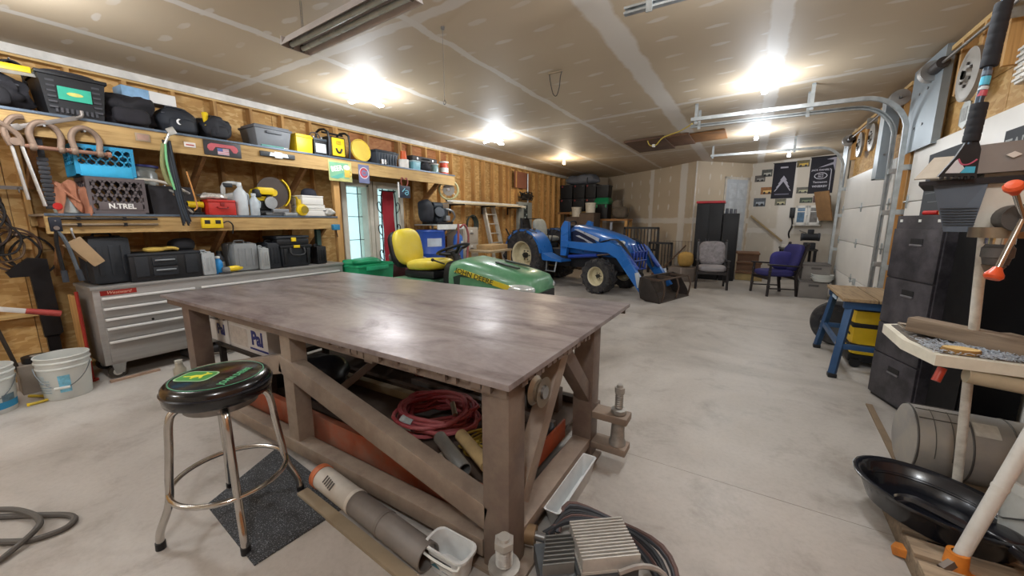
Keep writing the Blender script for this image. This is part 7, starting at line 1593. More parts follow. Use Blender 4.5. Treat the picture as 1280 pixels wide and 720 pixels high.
bulb_lamp('three panel white ceiling lamp over the mower', -4.22, 6.27, False, LP * 1.0, fan=True)
bulb_lamp('warm bare bulb on the ceiling over the tractor', -4.17, 9.28, True, LP * 0.7)
bulb_lamp('bare bulb on the ceiling beside the door tracks, the largest', -0.01, 5.75, False, LP * 0.75)
bulb_lamp('bare bulb on the ceiling between the two sets of door tracks', -0.07, 8.8, False, LP * 0.75)
bulb_lamp('bare bulb on the ceiling in front of the banners', 0.62, 11.7, False, LP * 0.6)
bulb_lamp('bare bulb on the ceiling over the aisle beside the camera', -0.02, 2.7, False, LP * 1.4)
bulb_lamp('bare bulb on the ceiling behind the camera', -0.02, -0.5, False, LP * 1.7)
bulb_lamp('three panel white ceiling lamp over the near end of the shelves', -4.1, 0.45, False, LP * 1.1, fan=True)
bulb_lamp('unseen three panel lamp added as fill over the empty near corner', -4.1, -1.9, False, LP * 1.3, fan=True)  # out of view, added to even out the light at the near end
# unlit fluorescent fixture hanging on chains
t = T('fluorescent_fixture', 'unlit two-tube fluorescent fixture hanging on chains over the table', 'light fixture', (-2.36, 1.765, 2.735), R(-3))
HOUS = M('#b8b0aa', 0.5, 0.1, 0.1)
MB().loft([[(x, -0.11, 0), (x, -0.07, 0.07), (x, 0.07, 0.07), (x, 0.11, 0), (x, 0.105, 0), (x, 0.066, 0.062), (x, -0.066, 0.062), (x, -0.105, 0)] for x in (-0.62, 0.62)]).build('reflector', HOUS, t, 20)
for x in (-0.62, 0.615): MB().bx(x, x + 0.006, -0.1, 0.1, -0.0, 0.066).build('end_cap', HOUS, t)
for y in (-0.04, 0.04):
    MB().cyl((-0.59, y, 0.02), (0.59, y, 0.02), 0.017, n=14).build('tube', M('#b9c2bd', 0.25, 0, 0.06), t)
    for x in (-0.605, 0.59): MB().bx(x, x + 0.015, y - 0.012, y + 0.012, 0.0, 0.05).build('socket', M('#5a5550', 0.5), t)
MB().bx(-0.6, 0.6, -0.012, 0.012, 0.03, 0.062).build('ballast_cover', M('#8f8680', 0.5), t)
for x in (-0.5, 0.5):
    b = MB()
    z = 0.07
    while z < 0.28:
        b.tube([(x, 0.006, z), (x, 0.006, z + 0.026), (x, -0.006, z + 0.026), (x, -0.006, z)], 0.002, 4, True); z += 0.02
    b.build('chain', STEEL, t)
t = T('pull_chain', 'thin pull chain with a ring hanging from the ceiling seam', 'chain', (-2.28, 2.63, 3.05)); MB().cyl((0, 0, -0.56), (0, 0, 0), 0.003, n=6).build('chain', M('#8a8378', 0.5, 0.4), t); MB().tube([(0.012 * math.cos(i * PI / 6), 0, -0.575 + 0.016 * math.sin(i * PI / 6)) for i in range(12)], 0.003, 6, True).build('ring', STEEL, t); MB().cyl((0, 0, -0.02), (0, 0, 0), 0.015, n=10).build('hook', STEEL, t)
t = T('wire_loop', 'loop of dark wire hanging from a small plate on the ceiling', 'wire', (-1.92, 4.02, 3.066)); MB().bx(-0.09, 0.07, -0.012, 0.012, -0.012, 0.0).build('plate', M('#8f7f66', 0.6), t)
MB().tube([(-0.08, 0, -0.01), (-0.06, 0, -0.12), (-0.03, 0, -0.22), (0.01, 0, -0.24), (0.04, 0, -0.16), (0.05, 0, -0.06), (0.065, 0, -0.01)], 0.005, 6, sub=3).build('wire', M('#3a332c', 0.6), t)
# attic hatch of loose boards
t = T('attic_hatch', 'brown boards closing an attic hatch in the ceiling', 'hatch', (-1.55, 8.55, 3.080), 0, None, (0, -0.036, 0))
for k, (x0, x1, y0, y1, c) in enumerate(((-0.75, 0.0, -0.6, 0.7, '#5d4433'), (0.005, 0.42, -0.55, 0.5, '#6b4a33'), (0.425, 1.0, -0.42, 0.42, '#8d6238'))):
    MB().bx(x0, x1, y0, y1, -0.04 + 0.008 * k, -0.004, 0.003).build('board', M(c, 0.75, 0, 0.25, 4), t)
t = T('extension_cord', 'yellow extension cord slung from the hatch to the door track', 'cord', (-1.6, 7.7, 2.95)); MB().tube([(-0.25, 0.3, 0.07), (-0.2, 0.28, -0.02), (-0.05, 0.1, -0.06), (0.1, -0.05, 0.03), (0.45, -0.5, 0.02), (0.7, -1.05, -0.01)], 0.011, 6, sub=5).build('cord', M('#c9b04a', 0.5), t); MB().box((-0.1, 0.15, -0.06), (0.05, 0.06, 0.05), bev=0.008).build('plug', WHITEP, t)

# ================================================================ right wall hardware
for lab, y in (('torsion spring shaft with cable drum over the near garage door', (2.95, 5.8)), ('torsion spring shaft with cable drum over the far garage door', D1)):
    t = T('torsion_shaft', lab, 'shaft', (XR - 0.09, y[0], 2.98)); L = y[1] - y[0]
    MB().cyl((0, -0.05, 0), (0, L + 0.12, 0), 0.014, n=10).build('shaft', M('#8f8a84', 0.4, 0.7), t)
    for q in (0.02, L - 0.06): MB().lathe([(0.02, -0.04), (0.095, -0.04), (0.095, -0.025), (0.06, -0.015), (0.07, 0.03), (0.1, 0.04), (0.02, 0.05), (0.02, -0.04)], 24, Matrix.Translation((0, q + 0.04, 0)) @ Matrix.Rotation(R(-90), 4, 'X')).build('cable_drum', M('#a5a3a0', 0.4, 0.7), t)
    MB().cyl((0, L - 0.3, 0), (0, L - 0.08, 0), 0.05, n=16).build('spring', M('#3f3a38', 0.5, 0.4), t)
    for q in (L + 0.06, L * 0.5): MB().bx(-0.03, 0.09, q - 0.004, q + 0.004, -0.08, 0.08).build('bearing_plate', GALV, t)
PLG = M('#8d979e', 0.42, 0.5, 0.1, 2)
t = T('steel_jamb_plate', 'tall grey sheet steel plate covering the pier between the garage doors', 'plate', (XR - 0.06, 6.0, 2.25)); MB().bx(-0.012, 0.0, -0.46, 0.40, 0, 0.9).build('sheet', PLG, t); MB().bx(0.0, 0.05, -0.46, -0.45, 0, 0.9).build('flange', PLG, t)
for z in (0.25, 0.6, 0.8): MB().cyl((-0.02, 0.12, z), (-0.012, 0.12, z), 0.014, n=6).cyl((-0.02, -0.12, z), (-0.012, -0.12, z), 0.014, n=6).build('bolt', STEEL, t)
t = T('steel_jamb_plate', 'grey steel plate standing out from the wall at the far side of the pier', 'plate', (XR - 0.19, 6.85, 2.03)); MB().bx(0, 0.14, -0.01, 0.0, 0, 0.98).build('sheet', PLG, t); MB().bx(0.0, 0.012, 0.0, 0.2, 0, 0.98).bx(0, 0.14, 0.0, 0.2, 0, 0.012).build('flange', M('#a4acb0', 0.42, 0.4), t)
MB().cyl((0.05, -0.02, 0.3), (0.05, -0.01, 0.3), 0.014, n=6).build('bolt', STEEL, t)
t = T('steel_jamb_plate', 'grey steel plate at the far edge of the far garage door', 'plate', (XR - 0.06, 9.95, 2.1)); MB().bx(-0.012, 0, -0.15, 0.3, 0, 1.0).build('sheet', PLG, t); MB().cyl((-0.02, 0.1, 0.8), (-0.012, 0.1, 0.8), 0.014, n=6).build('bolt', STEEL, t)
def hubcap(label, y, z, r):
    t = T('hub_cap', label, 'hub cap', (XR - 0.045, y, z), 0, 'wheel discs nailed over the garage doors', (0, R(-90), 0))
    MB().lathe([(0, 0.05), (r * 0.22, 0.055), (r * 0.3, 0.03), (r * 0.62, 0.045), (r * 0.85, 0.03), (r, 0.035), (r, 0.0), (0, 0.0)], 36).build('disc', M('#9a9690', 0.38, 0.7, 0.15, 9), t)
    for k in range(6): MB().cyl((r * 0.42 * math.cos(k * PI / 3), r * 0.42 * math.sin(k * PI / 3), 0.03), (r * 0.42 * math.cos(k * PI / 3), r * 0.42 * math.sin(k * PI / 3), 0.05), r * 0.06, n=8).build('wheel_stud', M('#4f4a45', 0.5, 0.5), t); MB().cyl((0, 0, 0.05), (0, 0, 0.065), r * 0.16, n=16).build('center_cap', M('#5d5852', 0.4, 0.5), t)
    return t
hubcap('large grey wheel disc over the near garage door', 4.94, 2.70, 0.21)
hubcap('chrome wheel disc over the far garage door, the nearer of two', 8.05, 2.74, 0.2); hubcap('chrome wheel disc over the far garage door, the farther of two', 8.85, 2.76, 0.2)
t = T('metal_tag', 'small pale diamond sign nailed on the strand board over the near door', 'sign', (XR - 0.045 + 0.088, 5.24, 2.44), 0, None, (0, R(-90), 0)); MB().prism([(-0.13, -0.02), (-0.08, 0.09), (0.06, 0.1), (0.13, 0.02), (0.09, -0.09), (-0.07, -0.1)], 0.008).build('plate', M('#a9aca8', 0.4, 0.4, 0.15), t); MB().bx(-0.06, 0.06, -0.05, 0.05, 0.008, 0.0095).build('print', M('#8d8f8c', 0.5, 0.2, 0.3, 30), t)
t = T('wall_thermometer', 'ribbed silver wall fan cover high on the strand board at the frame edge', 'cover', (XR - 0.0, 4.25, 2.56)); MB().box((0, 0, 0), (0.06, 0.12, 0.26), bev=0.02).build('housing', M('#b5b1a8', 0.4, 0.3), t)
for k in range(6): MB().box((-0.035, 0, -0.1 + 0.04 * k), (0.012, 0.1, 0.016)).build('louvre', M('#cfcbc2', 0.4), t)
# chalkboards on the near garage door
CHB = M('#3d4146', 0.8, 0, 0.15, 5)
CHK = M('#a5a9a9', 0.9)
t = T('chalkboard', 'black chalkboard with 4x100 chalked on it, on the near garage door', 'chalkboard', (XR - 0.046, 5.14, 1.32)); MB().bx(-0.008, 0, -0.44, 0.42, 0, 0.82).build('board', CHB, t)
txt('4x100', 0.15, CHK, t, (-0.0085, 0.24, 0.68), FNX); 
for k in range(5): MB().bx(-0.0095, -0.008, -0.36, 0.36 - 0.1 * (k % 3), 0.44 - 0.085 * k, 0.447 - 0.085 * k).build('chalk_line', M('#71767a', 0.9), t)
t = T('chalkboard', 'second chalkboard with TAR chalked on it, at the frame edge of the near door', 'chalkboard', (XR - 0.046, 3.95, 1.75)); MB().bx(-0.008, 0, -0.35, 0.24, 0, 0.36).build('board', CHB, t); txt('TAR', 0.15, CHK, t, (-0.0085, 0.08, 0.24), FNX)

# ================================================================ filing cabinets
DUSTY = M('#28262b', 0.5, 0.1, 0.2, 3, 0, (1, 1, 0.5), ('#68646a', 0.6))
t = T('filing_cabinet', 'tall dusty black filing cabinet with recessed drawer pulls by the garage door', 'cabinet', (1.02, 4.39, 0), R(-72))
# local x runs along the front (towards the camera), local y goes back to the door
Wd, Dp, Hc = 0.50, 0.30, 1.54
MB().bx(0, Wd, 0, Dp, 0.02, Hc, 0.005).build('body', DUSTY, t)
MB().bx(0.01, Wd - 0.01, 0.01, Dp - 0.01, 0, 0.02).build('plinth', BLACKM, t)
hh = [0.03, 0.40, 0.66, 1.04, 1.44]
for k in range(4):
    d_ = MB().bx(0.012, Wd - 0.012, -0.018, 0, hh[k] + 0.006, hh[k + 1] - 0.004, 0.004).build('drawer', DUSTY, t)
    MB().bx(Wd * 0.42, Wd * 0.66, -0.021, -0.018, hh[k + 1] - 0.12, hh[k + 1] - 0.075).build('recess', M('#0d0d10', 0.6), d_); MB().box((Wd * 0.54, -0.022, hh[k + 1] - 0.125), (Wd * 0.24, 0.012, 0.014), bev=0.003).build('pull', M('#77767a', 0.4, 0.4), d_)
for x in (0.05, 0.24, 0.42): MB().bx(x - 0.012, x + 0.012, -0.004, 0, Hc - 0.05, Hc - 0.03).build('white_tag', WHITEP, t)
BLK = M('#050508', 0.6, 0.0, 0.25, 3)
BLK.node_tree.nodes['Principled BSDF'].inputs['Specular IOR Level'].default_value = 0.15
t = T('steel_locker', 'plain black steel cabinet behind the drill press', 'cabinet', (1.36, 3.62, 0)); MB().bx(-0.15, 0.09, -0.24, 0.22, 0.03, 1.47, 0.004).build('body', BLK, t); MB().bx(-0.14, 0.08, -0.23, 0.21, 0, 0.03).build('plinth', BLK, t); MB().bx(-0.158, -0.15, -0.22, 0.2, 0.06, 1.44).build('door', BLK, t)
t = T('scraper', 'yellow and wood handled scraper with a red tip lying on the filing cabinet', 'tool', (1.13, 4.17, 1.541), R(-70)); MB().box((0.1, 0.1, 0.02), (0.22, 0.06, 0.03), bev=0.008).build('wooden_block', M('#c9a865', 0.7), t); MB().cyl((-0.12, 0.06, 0.02), (-0.02, 0.08, 0.02), 0.018, n=10).build('red_tip', REDP, t)
t = T('small_motor', 'small dark motor with silver fittings standing on the filing cabinet', 'motor', (1.30, 4.08, 1.541)); MB().cyl((0, 0, 0), (0, 0, 0.1), 0.06, n=18).build('base', DARK, t); MB().cyl((0, 0, 0.1), (0, 0, 0.2), 0.035, n=14).build('column', M('#9a9a98', 0.35, 0.8), t); MB().box((0, 0, 0.25), (0.14, 0.1, 0.1), bev=0.02).build('head', M('#6d6a66', 0.45, 0.6), t)
MB().cyl((-0.1, 0, 0.25), (0.1, 0, 0.25), 0.02, n=10).build('shaft', STEEL, t); MB().tube([(0, 0.05, 0.28), (0.03, 0.07, 0.36), (-0.03, 0.05, 0.42)], 0.014, 8, sub=3).build('spout', STEEL, t)

# ================================================================ drill press
t = T('drill_press', 'large drill press with white head, grey belt cover and orange feed knobs', 'drill press', (0.98, 2.62, 0))
def L(x, y, z): return (x - 0.98, y - 2.62, z)
IV = M('#e8e5da', 0.45, 0, 0.05, 3, 0, None, ('#b5ad9c', 0.25))
IRON = M('#8a857d', 0.5, 0.5, 0.2, 10, 0.2)
COLM = M('#d9d5cb', 0.45, 0.1, 0.1, 14, 0, None, ('#7d6d5a', 0.5))
MB().cyl(L(1.02, 2.68, 0.03), L(0.875, 2.55, 1.5), 0.018, n=20).build('column', COLM, t)
MB().box(L(1.0, 2.66, 0.015), (0.5, 0.34, 0.03), bev=0.008).build('base_plate', IRON, t)
# table with chamfered corners: x 0.70..1.40, y 2.33..3.0
pz = 0.865
poly = [(-0.28, 0.33), (-0.285, -0.02), (-0.23, -0.25), (0.42, -0.25), (0.42, 0.38), (-0.2, 0.38)]
MB().prism(poly, 0.05, Matrix.Translation((0, 0, pz))).build('tabletop', M('#ddd7c6', 0.5, 0, 0.08, 5, 0, None, ('#a39a86', 0.35)), t)
MB().prism([(x * 0.9, y * 0.9 + 0.01) for x, y in poly], 0.004, Matrix.Translation((0, 0, pz + 0.05))).build('worn_surface', M('#6b645c', 0.6, 0.3, 0.2, 9), t)
MB().beam(L(1.0, 2.64, 0.84), L(1.12, 2.44, 0.84), 0.18, 0.05, bev=0.02).build('table_bracket', M('#b5a98f', 0.5, 0.1, 0.15), t); MB().cyl(L(0.86, 2.40, 0.835), L(1.4, 2.42, 0.79), 0.035, n=14).build('table_arm', M('#b5a98f', 0.5, 0.1, 0.15), t)
kn = MB().cyl(L(0.80, 2.44, 0.84), L(0.78, 2.42, 0.78), 0.016, n=12).build('red_lock_handle', M('#b03a26', 0.4), t)
# head
MB().loft([[L(0.775 + q, 2.33, z) for q, z in ((0.0, 1.73), (0.42, 1.8), (0.42, 1.48), (-0.02, 1.455))], [L(0.85 + q, 2.75, z) for q, z in ((0.0, 1.73), (0.42, 1.8), (0.42, 1.48), (-0.02, 1.455))]]).build('head_casting', IV, t)
MB().loft([[L(0.63, 2.34, 1.66), L(0.778, 2.30, 1.66), L(0.76, 2.31, 1.455), L(0.69, 2.34, 1.455)], [L(0.76, 2.72, 1.66), L(0.88, 2.70, 1.66), L(0.88, 2.70, 1.455), L(0.80, 2.72, 1.455)]]).build('motor_cover', M('#5b6470', 0.45, 0.2, 0.1, 3), t)
for k in range(7): MB().beam(L(0.665 + 0.003 * k, 2.332, 1.55 - 0.011 * k), L(0.762, 2.302, 1.55 - 0.011 * k), 0.005, 0.003).build('louvre_slot', M('#2c3138', 0.6), t)
MB().loft([[L(0.70, 2.27, 1.68), L(0.70, 2.27, 1.76), L(0.72, 2.30, 1.79), L(1.2, 2.30, 1.83), L(1.2, 2.27, 1.70)], [L(0.80, 2.8, 1.68), L(0.80, 2.8, 1.76), L(0.80, 2.77, 1.79), L(1.2, 2.77, 1.83), L(1.2, 2.8, 1.70)]]).build('belt_cover', M('#8f8d8b', 0.4, 0.35, 0.12, 3), t)
MB().loft([[L(0.58, 2.30, 1.645), L(1.2, 2.275, 1.645), L(1.2, 2.275, 1.685), L(0.58, 2.30, 1.66)], [L(0.72, 2.76, 1.645), L(1.2, 2.78, 1.645), L(1.2, 2.78, 1.685), L(0.72, 2.76, 1.66)]]).build('cover_tray', M('#2b2a2e', 0.5, 0.3), t)
MB().prism([(-0.02, 0), (0, -0.012), (0.02, 0), (0, 0.012)], 0.003, Matrix.Translation(L(0.815, 2.268, 1.745)) @ Euler(FNY).to_matrix().to_4x4()).build('maker_emblem', M('#d6d3cc', 0.4), t)
# quill, collar and chuck
qx, qy = 0.835, 2.29
MB().cyl(L(qx, qy, 1.435), L(qx, qy, 1.475), 0.088, n=32).build('collar', M('#8d7d6a', 0.3, 0.8, 0.15), t)
MB().cyl(L(qx, qy, 1.41), L(qx, qy, 1.435), 0.04, n=20).build('quill', CHROME, t); MB().lathe([(0.018, 0.0), (0.034, 0.004), (0.039, 0.03), (0.044, 0.034), (0.044, 0.07), (0.039, 0.075), (0.034, 0.09), (0.02, 0.09)], 24, Matrix.Translation(L(qx, qy, 1.325))).build('chuck', M('#5f5b58', 0.45, 0.6, 0.2, 20, 0.2), t)
MB().cyl(L(qx - 0.005, qy, 1.295), L(qx - 0.003, qy, 1.326), 0.018, 0.034, n=14).build('chuck_jaws', M('#7d6a58', 0.4, 0.7), t)
# feed hub with three knobbed levers
hub = V(L(0.83, 2.16, 1.51))
MB().cyl(hub, hub + V((0.03, 0.16, 0)), 0.05, n=20).build('feed_hub', M('#4f4a46', 0.45, 0.5), t)
KN = M('#d9542a', 0.35, 0, 0.1, 3)
for p, q in (((0.775, 2.11, 1.315), (0.765, 2.10, 1.285)), ((0.755, 2.05, 1.605), (0.75, 2.04, 1.635))):
    lv = MB().cyl(hub, L(*p), 0.009, n=10).build('feed_lever', CHROME, t)
    dirv = (V(L(*q)) - hub).normalized(); qq = dirv.to_track_quat('Z', 'Y').to_matrix().to_4x4()
    MB().lathe([(0, -0.02), (0.012, -0.018), (0.016, -0.007), (0.025, 0.008), (0.026, 0.018), (0.02, 0.027), (0, 0.029)], 20, Matrix.Translation(V(L(*p))) @ qq).build('orange_knob', KN, lv)
# things on the drill table
t = T('rough_timber', 'rough grey timber lying across the drill press table', 'timber', (0.92, 2.62, 0.92), R(-38)); MB().box((0.02, 0, 0.045), (0.46, 0.09, 0.075), (0, R(2), 0), bev=0.012).build('beam', wood('#a08e79', '#6d5c4b', 'rough_beam', 1.5, 0), t)
t = T('wood_slice', 'pale oval slice of wood in front of the grey beam on the drill table', 'wood slice', (0.845, 2.44, 0.92)); MB().lathe([(0, 0), (0.06, 0), (0.062, 0.01), (0.058, 0.022), (0, 0.022)], 24, Matrix.Diagonal((1, 0.62, 1, 1))).build('slice', M('#d6b577', 0.6, 0, 0.15, 8), t); MB().lathe([(0.0622, 0.002), (0.064, 0.01), (0.0605, 0.021)], 24, Matrix.Diagonal((1, 0.62, 1, 1))).build('bark_edge', M('#8f6d3c', 0.8), t)
t = T('rough_timber', 'weathered plank end lying at the far right of the drill table', 'timber', (1.12, 2.6, 0.92), R(-62)); MB().box((0, 0, 0.03), (0.3, 0.12, 0.05), bev=0.01).build('beam', wood('#a39480', '#6d5f50', 'rough_beam2', 1.5, 0), t)
rnd = random.Random(31)
b = MB()
for k in range(1500):
    a = rnd.uniform(0, 1)
    x, y = rnd.gauss(0.90, 0.13), rnd.gauss(2.47, 0.075)
    if not (0.735 < x < 1.3 and 2.385 < y < 2.9) or (x - 0.845) ** 2 / 0.005 + (y - 2.44) ** 2 / 0.0022 < 1: continue
    z = 0.922 + rnd.uniform(0, 0.012)
    an = rnd.uniform(0, PI); l = rnd.uniform(0.004, 0.011)
    b.beam((x - l * math.cos(an), y - l * math.sin(an), z), (x + l * math.cos(an), y + l * math.sin(an), z + rnd.uniform(-0.002, 0.004)), 0.0035, 0.0015)
tag(b.build('metal_shavings', M('#c3ccd6', 0.3, 0.4, 0.35, 60)), 'silver metal shavings strewn over the drill press table', 'shavings', None, 'stuff')
t = T('table_vise', 'chrome bar clamp with a tommy handle lying on the drill table', 'clamp', (0.79, 2.80, 0.92)); MB().cyl((-0.06, 0.03, 0.03), (0.14, -0.04, 0.03), 0.008, n=10).build('bar', CHROME, t); MB().box((0.04, -0.02, 0.018), (0.05, 0.07, 0.034), (0, 0, 0.4), bev=0.006).build('jaw', M('#6b6864', 0.4, 0.6), t); MB().cyl((-0.06, 0.03, 0.03), (-0.035, -0.03, 0.01), 0.006, n=8).build('tommy_handle', CHROME, t); MB().cyl((0.12, -0.033, 0.03), (0.17, -0.05, 0.03), 0.012, n=10).build('swivel', STEEL, t)
# snow brush leaning on the head
t = T('snow_brush', 'black snow brush with foam grips and blue label standing on the drill press', 'brush', (0.685, 2.262, 1.672), 0, None, (R(-2), R(2.5), 0))
MB().cyl((0, 0, 0.12), (0.012, 0, 0.98), 0.012, n=14).build('shaft', M('#46525f', 0.35, 0.5), t)
FO = M('#24262b', 0.85, 0, 0.2, 12)
for z0, z1 in ((0.13, 0.27), (0.40, 0.62)):
    prof = []
    n_ = 5 if z1 < 0.3 else 6
    for k in range(n_):
        za = z0 + (z1 - z0) * k / n_; zb = z0 + (z1 - z0) * (k + 1) / n_
        prof += [(0.0225, za), (0.0238, za + 0.004), (0.0238, zb - 0.004), (0.0225, zb)]
    MB().lathe([(0.01, z0)] + prof + [(0.01, z1)], 20, Matrix.Translation((0.005, 0, 0))).build('foam_grip', FO, t)
for z0, z1, c in ((0.335, 0.365, '#4fb3d0'), (0.318, 0.33, '#c9d3d8'), (0.295, 0.316, '#c25560'), (0.37, 0.385, '#5d6b7a')): MB().cyl((0.004, 0, z0), (0.005, 0, z1), 0.0135, n=18).build('label_band', M(c, 0.4), t)
MB().prism([(-0.065, 0.0), (0.04, 0.0), (0.035, 0.10), (0.02, 0.14), (-0.005, 0.14), (-0.03, 0.07)], 0.02, Matrix.Translation((0, 0.01, 0)) @ Euler(FNY).to_matrix().to_4x4()).build('scraper_head', BLACKP, t)
mh = Matrix.Translation((0, -0.0105, 0)) @ Euler(FNY).to_matrix().to_4x4()
MB().prism([(-0.048, 0.012), (-0.008, 0.012), (0.002, 0.03), (-0.02, 0.065), (-0.026, 0.06)], 0.001, mh).build('white_label', M('#d9dde0', 0.4), t); MB().prism([(-0.006, 0.012), (0.032, 0.012), (0.031, 0.036), (0.004, 0.036)], 0.001, mh).build('blue_label', M('#48b4d4', 0.4), t)
MB().tube([(-0.02, -0.0115, 0.066), (-0.008, -0.0115, 0.045), (0.012, -0.0115, 0.045), (0.03, -0.0115, 0.062)], 0.003, 6, sub=3).build('pink_band', M('#c9607c', 0.4), t)
for k in range(6): MB().box((-0.052 + 0.018 * k, 0.0, -0.004), (0.008, 0.02, 0.012)).build('tooth', BLACKP, t)
t = T('dust_pan', 'beige plastic scoop lying behind the snow brush on the belt cover tray', 'scoop', (0.665, 2.40, 1.672), R(-20)); t.scale = (0.62, 0.8, 0.8); MB().loft([[(-0.11, -0.08, 0.0), (0.10, -0.08, 0.0), (0.10, -0.08, 0.006), (-0.11, -0.08, 0.006)], [(-0.05, 0.08, 0.12), (0.12, 0.08, 0.12), (0.12, 0.08, 0.126), (-0.05, 0.08, 0.126)]]).build('blade', M('#a09484', 0.6), t); MB().bx(-0.05, 0.12, 0.075, 0.085, 0, 0.12).build('support', M('#8d8172', 0.6), t)

# ================================================================ floor items on the right
t = T('water_tank', 'dusty grey steel tank lying on its side below the drill press', 'tank', (0.9, 3.1, 0.205), 0)
TK = M('#8d8a86', 0.5, 0.1, 0.15, 4, 0, None, ('#a89d8b', 0.6))
rx = Matrix.Rotation(R(90), 4, 'Y')
MB().lathe([(0, 0.0), (0.17, 0.0), (0.195, 0.012), (0.2, 0.03), (0.2, 0.54), (0.17, 0.58), (0, 0.585)], 40, rx).build('shell', TK, t)
for q in (0.02, 0.235, 0.40): MB().lathe([(0.2, q - 0.005), (0.204, q), (0.2, q + 0.005)], 40, rx).build('seam_ring', M('#4f4b47', 0.5, 0.5), t)
for k in range(5):
    a = R(150 + 22 * k)
    MB().beam((0.03, 0.2015 * math.sin(a) * -1, -0.2015 * math.cos(a)), (0.23, 0.2015 * math.sin(a) * -1, -0.2015 * math.cos(a)), 0.004, 0.004).build('embossed_line', M('#55504b', 0.6, 0.3), t)
for q in (0.09, 0.16): MB().tube([(q, -0.2015 * math.sin(R(a)), 0.2015 * math.cos(R(a))) for a in range(5, 100, 10)], 0.002, 4).build('embossed_line', M('#55504b', 0.6, 0.3), t)
for q0, q1 in ((0.245, 0.34), (0.42, 0.47)): MB().lathe([(0.2005, q0), (0.202, q0), (0.202, q1), (0.2005, q1)], 8, rx, R(200), R(225)).build('paper_label', M('#b9b4a8', 0.6, 0, 0.15, 30), t)
for s in (-1, 1): MB().box((0.3, s * 0.16, -0.175), (0.4, 0.06, 0.06), bev=0.004).build('cradle_block', M('#6b5a45', 0.8), t)
t = T('skid_board', 'worn plywood skid on the floor under the filing cabinet and tank', 'board', (0.93, 3.4, 0)); MB().beam((0.03, 0.66, 0.006), (-0.02, -0.45, 0.006), 0.04, 0.012).build('edge_board', M('#7d6a54', 0.8, 0, 0.2), t); MB().box((-0.0, -0.42, 0.03), (0.05, 0.05, 0.045), bev=0.01).build('orange_block', M('#b8743a', 0.7), t)
t = T('wood_pallet', 'weathered wooden pallet on the floor under the oil pan', 'pallet', (0.98, 2.36, 0))
for k in range(5):
    y = -0.34 + 0.15 * k
    MB().bx(-0.26, 0.5, y - 0.055, y + 0.055, 0.08, 0.1, 0.003).build('plank', GREYWOOD, t)
for x in (-0.22, 0.12, 0.46): MB().bx(x - 0.04, x + 0.04, -0.39, 0.31, 0.0, 0.08, 0.003).build('runner', GREYWOOD, t)
t = T('oil_pan', 'large oval black plastic drain pan with a spout, on the pallet', 'drain pan', (0.86, 2.42, 0.101), R(-38))
PAN = M('#14161d', 0.2, 0, 0.25, 4, 0, None, None, 0, 0.2)
def oval(a, b_, z, n=36): return [(a * math.cos(2 * PI * i / n), b_ * math.sin(2 * PI * i / n), z) for i in range(n)]
MB().loft([oval(0.25, 0.17, 0.0), oval(0.29, 0.205, 0.10), oval(0.315, 0.225, 0.115), oval(0.32, 0.23, 0.13), oval(0.305, 0.215, 0.135), oval(0.28, 0.195, 0.12), oval(0.24, 0.16, 0.015)]).build('pan', PAN, t, 60)
MB().tube([(x, y, 0.075) for x, y, z in oval(0.262, 0.178, 0)], 0.007, 6, True).build('inner_ridge', PAN, t)
MB().tube([(0.15, -0.16, 0.135), (0.0, -0.2, 0.155), (-0.05, -0.21, 0.13)], 0.022, 8, sub=4).build('grip_lip', PAN, t); MB().tube([(0.27, -0.12, 0.12), (0.36, -0.16, 0.10), (0.40, -0.19, 0.03)], 0.022, 10, sub=4).build('spout', PAN, t)
MB().blob((0.22, -0.06, 0.115), (0.12, 0.12, 0.03), 3, 0.0, 2.5, flat=False).build('corner_well', PAN, t, 60)
t = T('jack_stand', 'white painted steel pole rising from a chipped orange cast base', 'stand', (0.855, 2.13, 0)); OR = M('#d9822a', 0.5, 0.1, 0.2, 6, 0.1, None, ('#5d4a3a', 0.5))
MB().cyl((0.0, 0.0, 0.14), (0.20, 0.10, 0.98), 0.024, n=20).build('pole', M('#d8d6d0', 0.4, 0.1, 0.06, 5, 0, None, ('#9a8f80', 0.4)), t); MB().cyl((0.075, 0.0375, 0.455), (0.078, 0.039, 0.468), 0.026, n=20).build('sleeve', M('#cfccc4', 0.4), t)
MB().lathe([(0.02, 0.16), (0.034, 0.16), (0.038, 0.10), (0.06, 0.07), (0.10, 0.03), (0.11, 0.0), (0, 0.0)], 24, Matrix.Translation((-0.01, -0.005, 0))).build('cast_base', OR, t)
for a in (150, 240, 330, 60): MB().beam((0.03 * math.cos(R(a)), 0.03 * math.sin(R(a)), 0.07), (0.19 * math.cos(R(a)), 0.19 * math.sin(R(a)), 0.02), 0.055, 0.04, bev=0.006).build('foot', OR, t)
MB().cyl((-0.06, -0.05, 0.09), (-0.02, -0.02, 0.12), 0.02, n=6).build('bolt', M('#6b6058', 0.5, 0.5), t)
t = T('white_pail', 'white plastic pail at the frame edge on the pallet behind the pole', 'pail', (1.19, 2.40, 0.101)); MB().lathe([(0, 0), (0.13, 0), (0.145, 0.26), (0.155, 0.265), (0.155, 0.31), (0.14, 0.31), (0.12, 0.02), (0, 0.02)], 28).build('body', WHITEP, t); MB().tube([(0, -0.155, 0.26), (-0.1, -0.12, 0.2), (-0.16, 0, 0.12), (-0.1, 0.12, 0.2), (0, 0.155, 0.26)], 0.004, 6, sub=3).build('bail', STEEL, t)
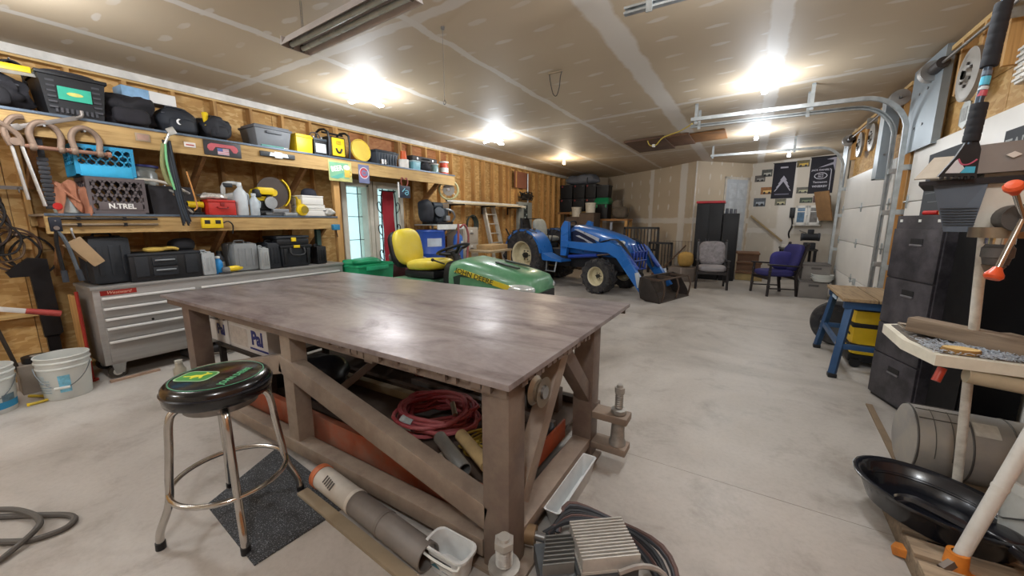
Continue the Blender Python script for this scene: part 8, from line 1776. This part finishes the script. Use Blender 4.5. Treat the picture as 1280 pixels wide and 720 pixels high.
# folding workbench and yellow bin
t = T('folding_workbench', 'blue folding workbench with worn wooden jaws in front of the far door', 'workbench', (1.08, 5.2, 0)); BW = M('#2b4c73', 0.45, 0.2, 0.15)
JW = wood('#a38c6a', '#6f5a42', 'jaw_board', 1.3, 1)
MB().bx(-0.27, -0.02, -0.5, 0.45, 0.745, 0.775, 0.003).build('jaw', JW, t); MB().bx(-0.01, 0.2, -0.5, 0.45, 0.745, 0.775, 0.003).build('jaw', JW, t)
for yy in (-0.42, 0.38):
    MB().bx(-0.25, 0.2, yy - 0.035, yy + 0.035, 0.67, 0.745, 0.004).build('cross_channel', BW, t)
    for x0, x1 in ((-0.2, -0.28), (0.14, 0.22)):
        lg_ = MB().beam((x0, yy, 0.68), (x1, yy + (-0.12 if yy < 0 else 0.12), 0.03), 0.06, 0.045, bev=0.005).build('leg', BW, t); MB().box((x1, yy + (-0.12 if yy < 0 else 0.12), 0.02), (0.07, 0.08, 0.04), bev=0.008).build('rubber_foot', BLACKP, lg_)
        for z in (0.25, 0.33): MB().cyl((x0 + (x1 - x0) * 0.6 - 0.03, yy + (-0.07 if yy < 0 else 0.07), z), (x0 + (x1 - x0) * 0.6 - 0.035, yy + (-0.07 if yy < 0 else 0.07), z), 0.012, n=10).build('rivet', STEEL, lg_)
    MB().bx(-0.26, 0.2, yy - 0.02 + (-0.07 if yy < 0 else 0.07), yy + 0.02 + (-0.07 if yy < 0 else 0.07), 0.28, 0.33, 0.004).build('rung', BW, t)
for x in (-0.25,): MB().beam((x, -0.49, 0.31), (x, 0.45, 0.31), 0.03, 0.05).build('stretcher', BW, t)
MB().box((-0.26, 0.0, 0.71), (0.01, 0.2, 0.03)).build('maker_plate', M('#9fb3c4', 0.4), t)
t = T('shop_vacuum', 'yellow wheeled bin with black bands under the folding workbench', 'vacuum', (1.16, 5.35, 0)); YV = M('#dfb91c', 0.4, 0, 0.12, 4)
MB().box((0, 0, 0.36), (0.34, 0.46, 0.48), bev=0.06).build('body', YV, t); MB().box((0, 0, 0.63), (0.36, 0.46, 0.09), bev=0.03).build('black_lid', BLACKP, t)
for z in (0.44, 0.22): MB().box((0, 0, z), (0.35, 0.47, 0.05), bev=0.01).build('black_band', BLACKP, t)
MB().box((-0.172, -0.08, 0.33), (0.006, 0.16, 0.02)).build('black_script', BLACKP, t); MB().box((0, 0, 0.09), (0.36, 0.46, 0.08), bev=0.02).build('foot_ring', BLACKP, t)
for s in (-1, 1): MB().cyl((-0.12, s * 0.2, 0.045), (-0.12, s * 0.26, 0.045), 0.045, n=16).build('wheel', BLACKP, t)
MB().cyl((0.1, 0, 0.0), (0.1, 0, 0.06), 0.03, n=12).build('wheel', BLACKP, t)
t = T('spare_tyre', 'black tyre standing behind the legs of the folding workbench', 'tyre', (1.0, 5.95, 0.27), 0, None, (R(0), R(90), R(60))); MB().lathe([(0.16, -0.08), (0.24, -0.09), (0.265, -0.06), (0.27, 0.0), (0.265, 0.06), (0.24, 0.09), (0.16, 0.08), (0.16, -0.08)], 36).build('tyre', RUBBER, t); MB().lathe([(0.0, 0.0), (0.08, 0.02), (0.15, 0.05), (0.16, 0.07), (0.168, 0.07), (0.16, -0.07), (0.0, -0.02)], 28).build('rim', M('#3a3a3c', 0.5, 0.3), t)
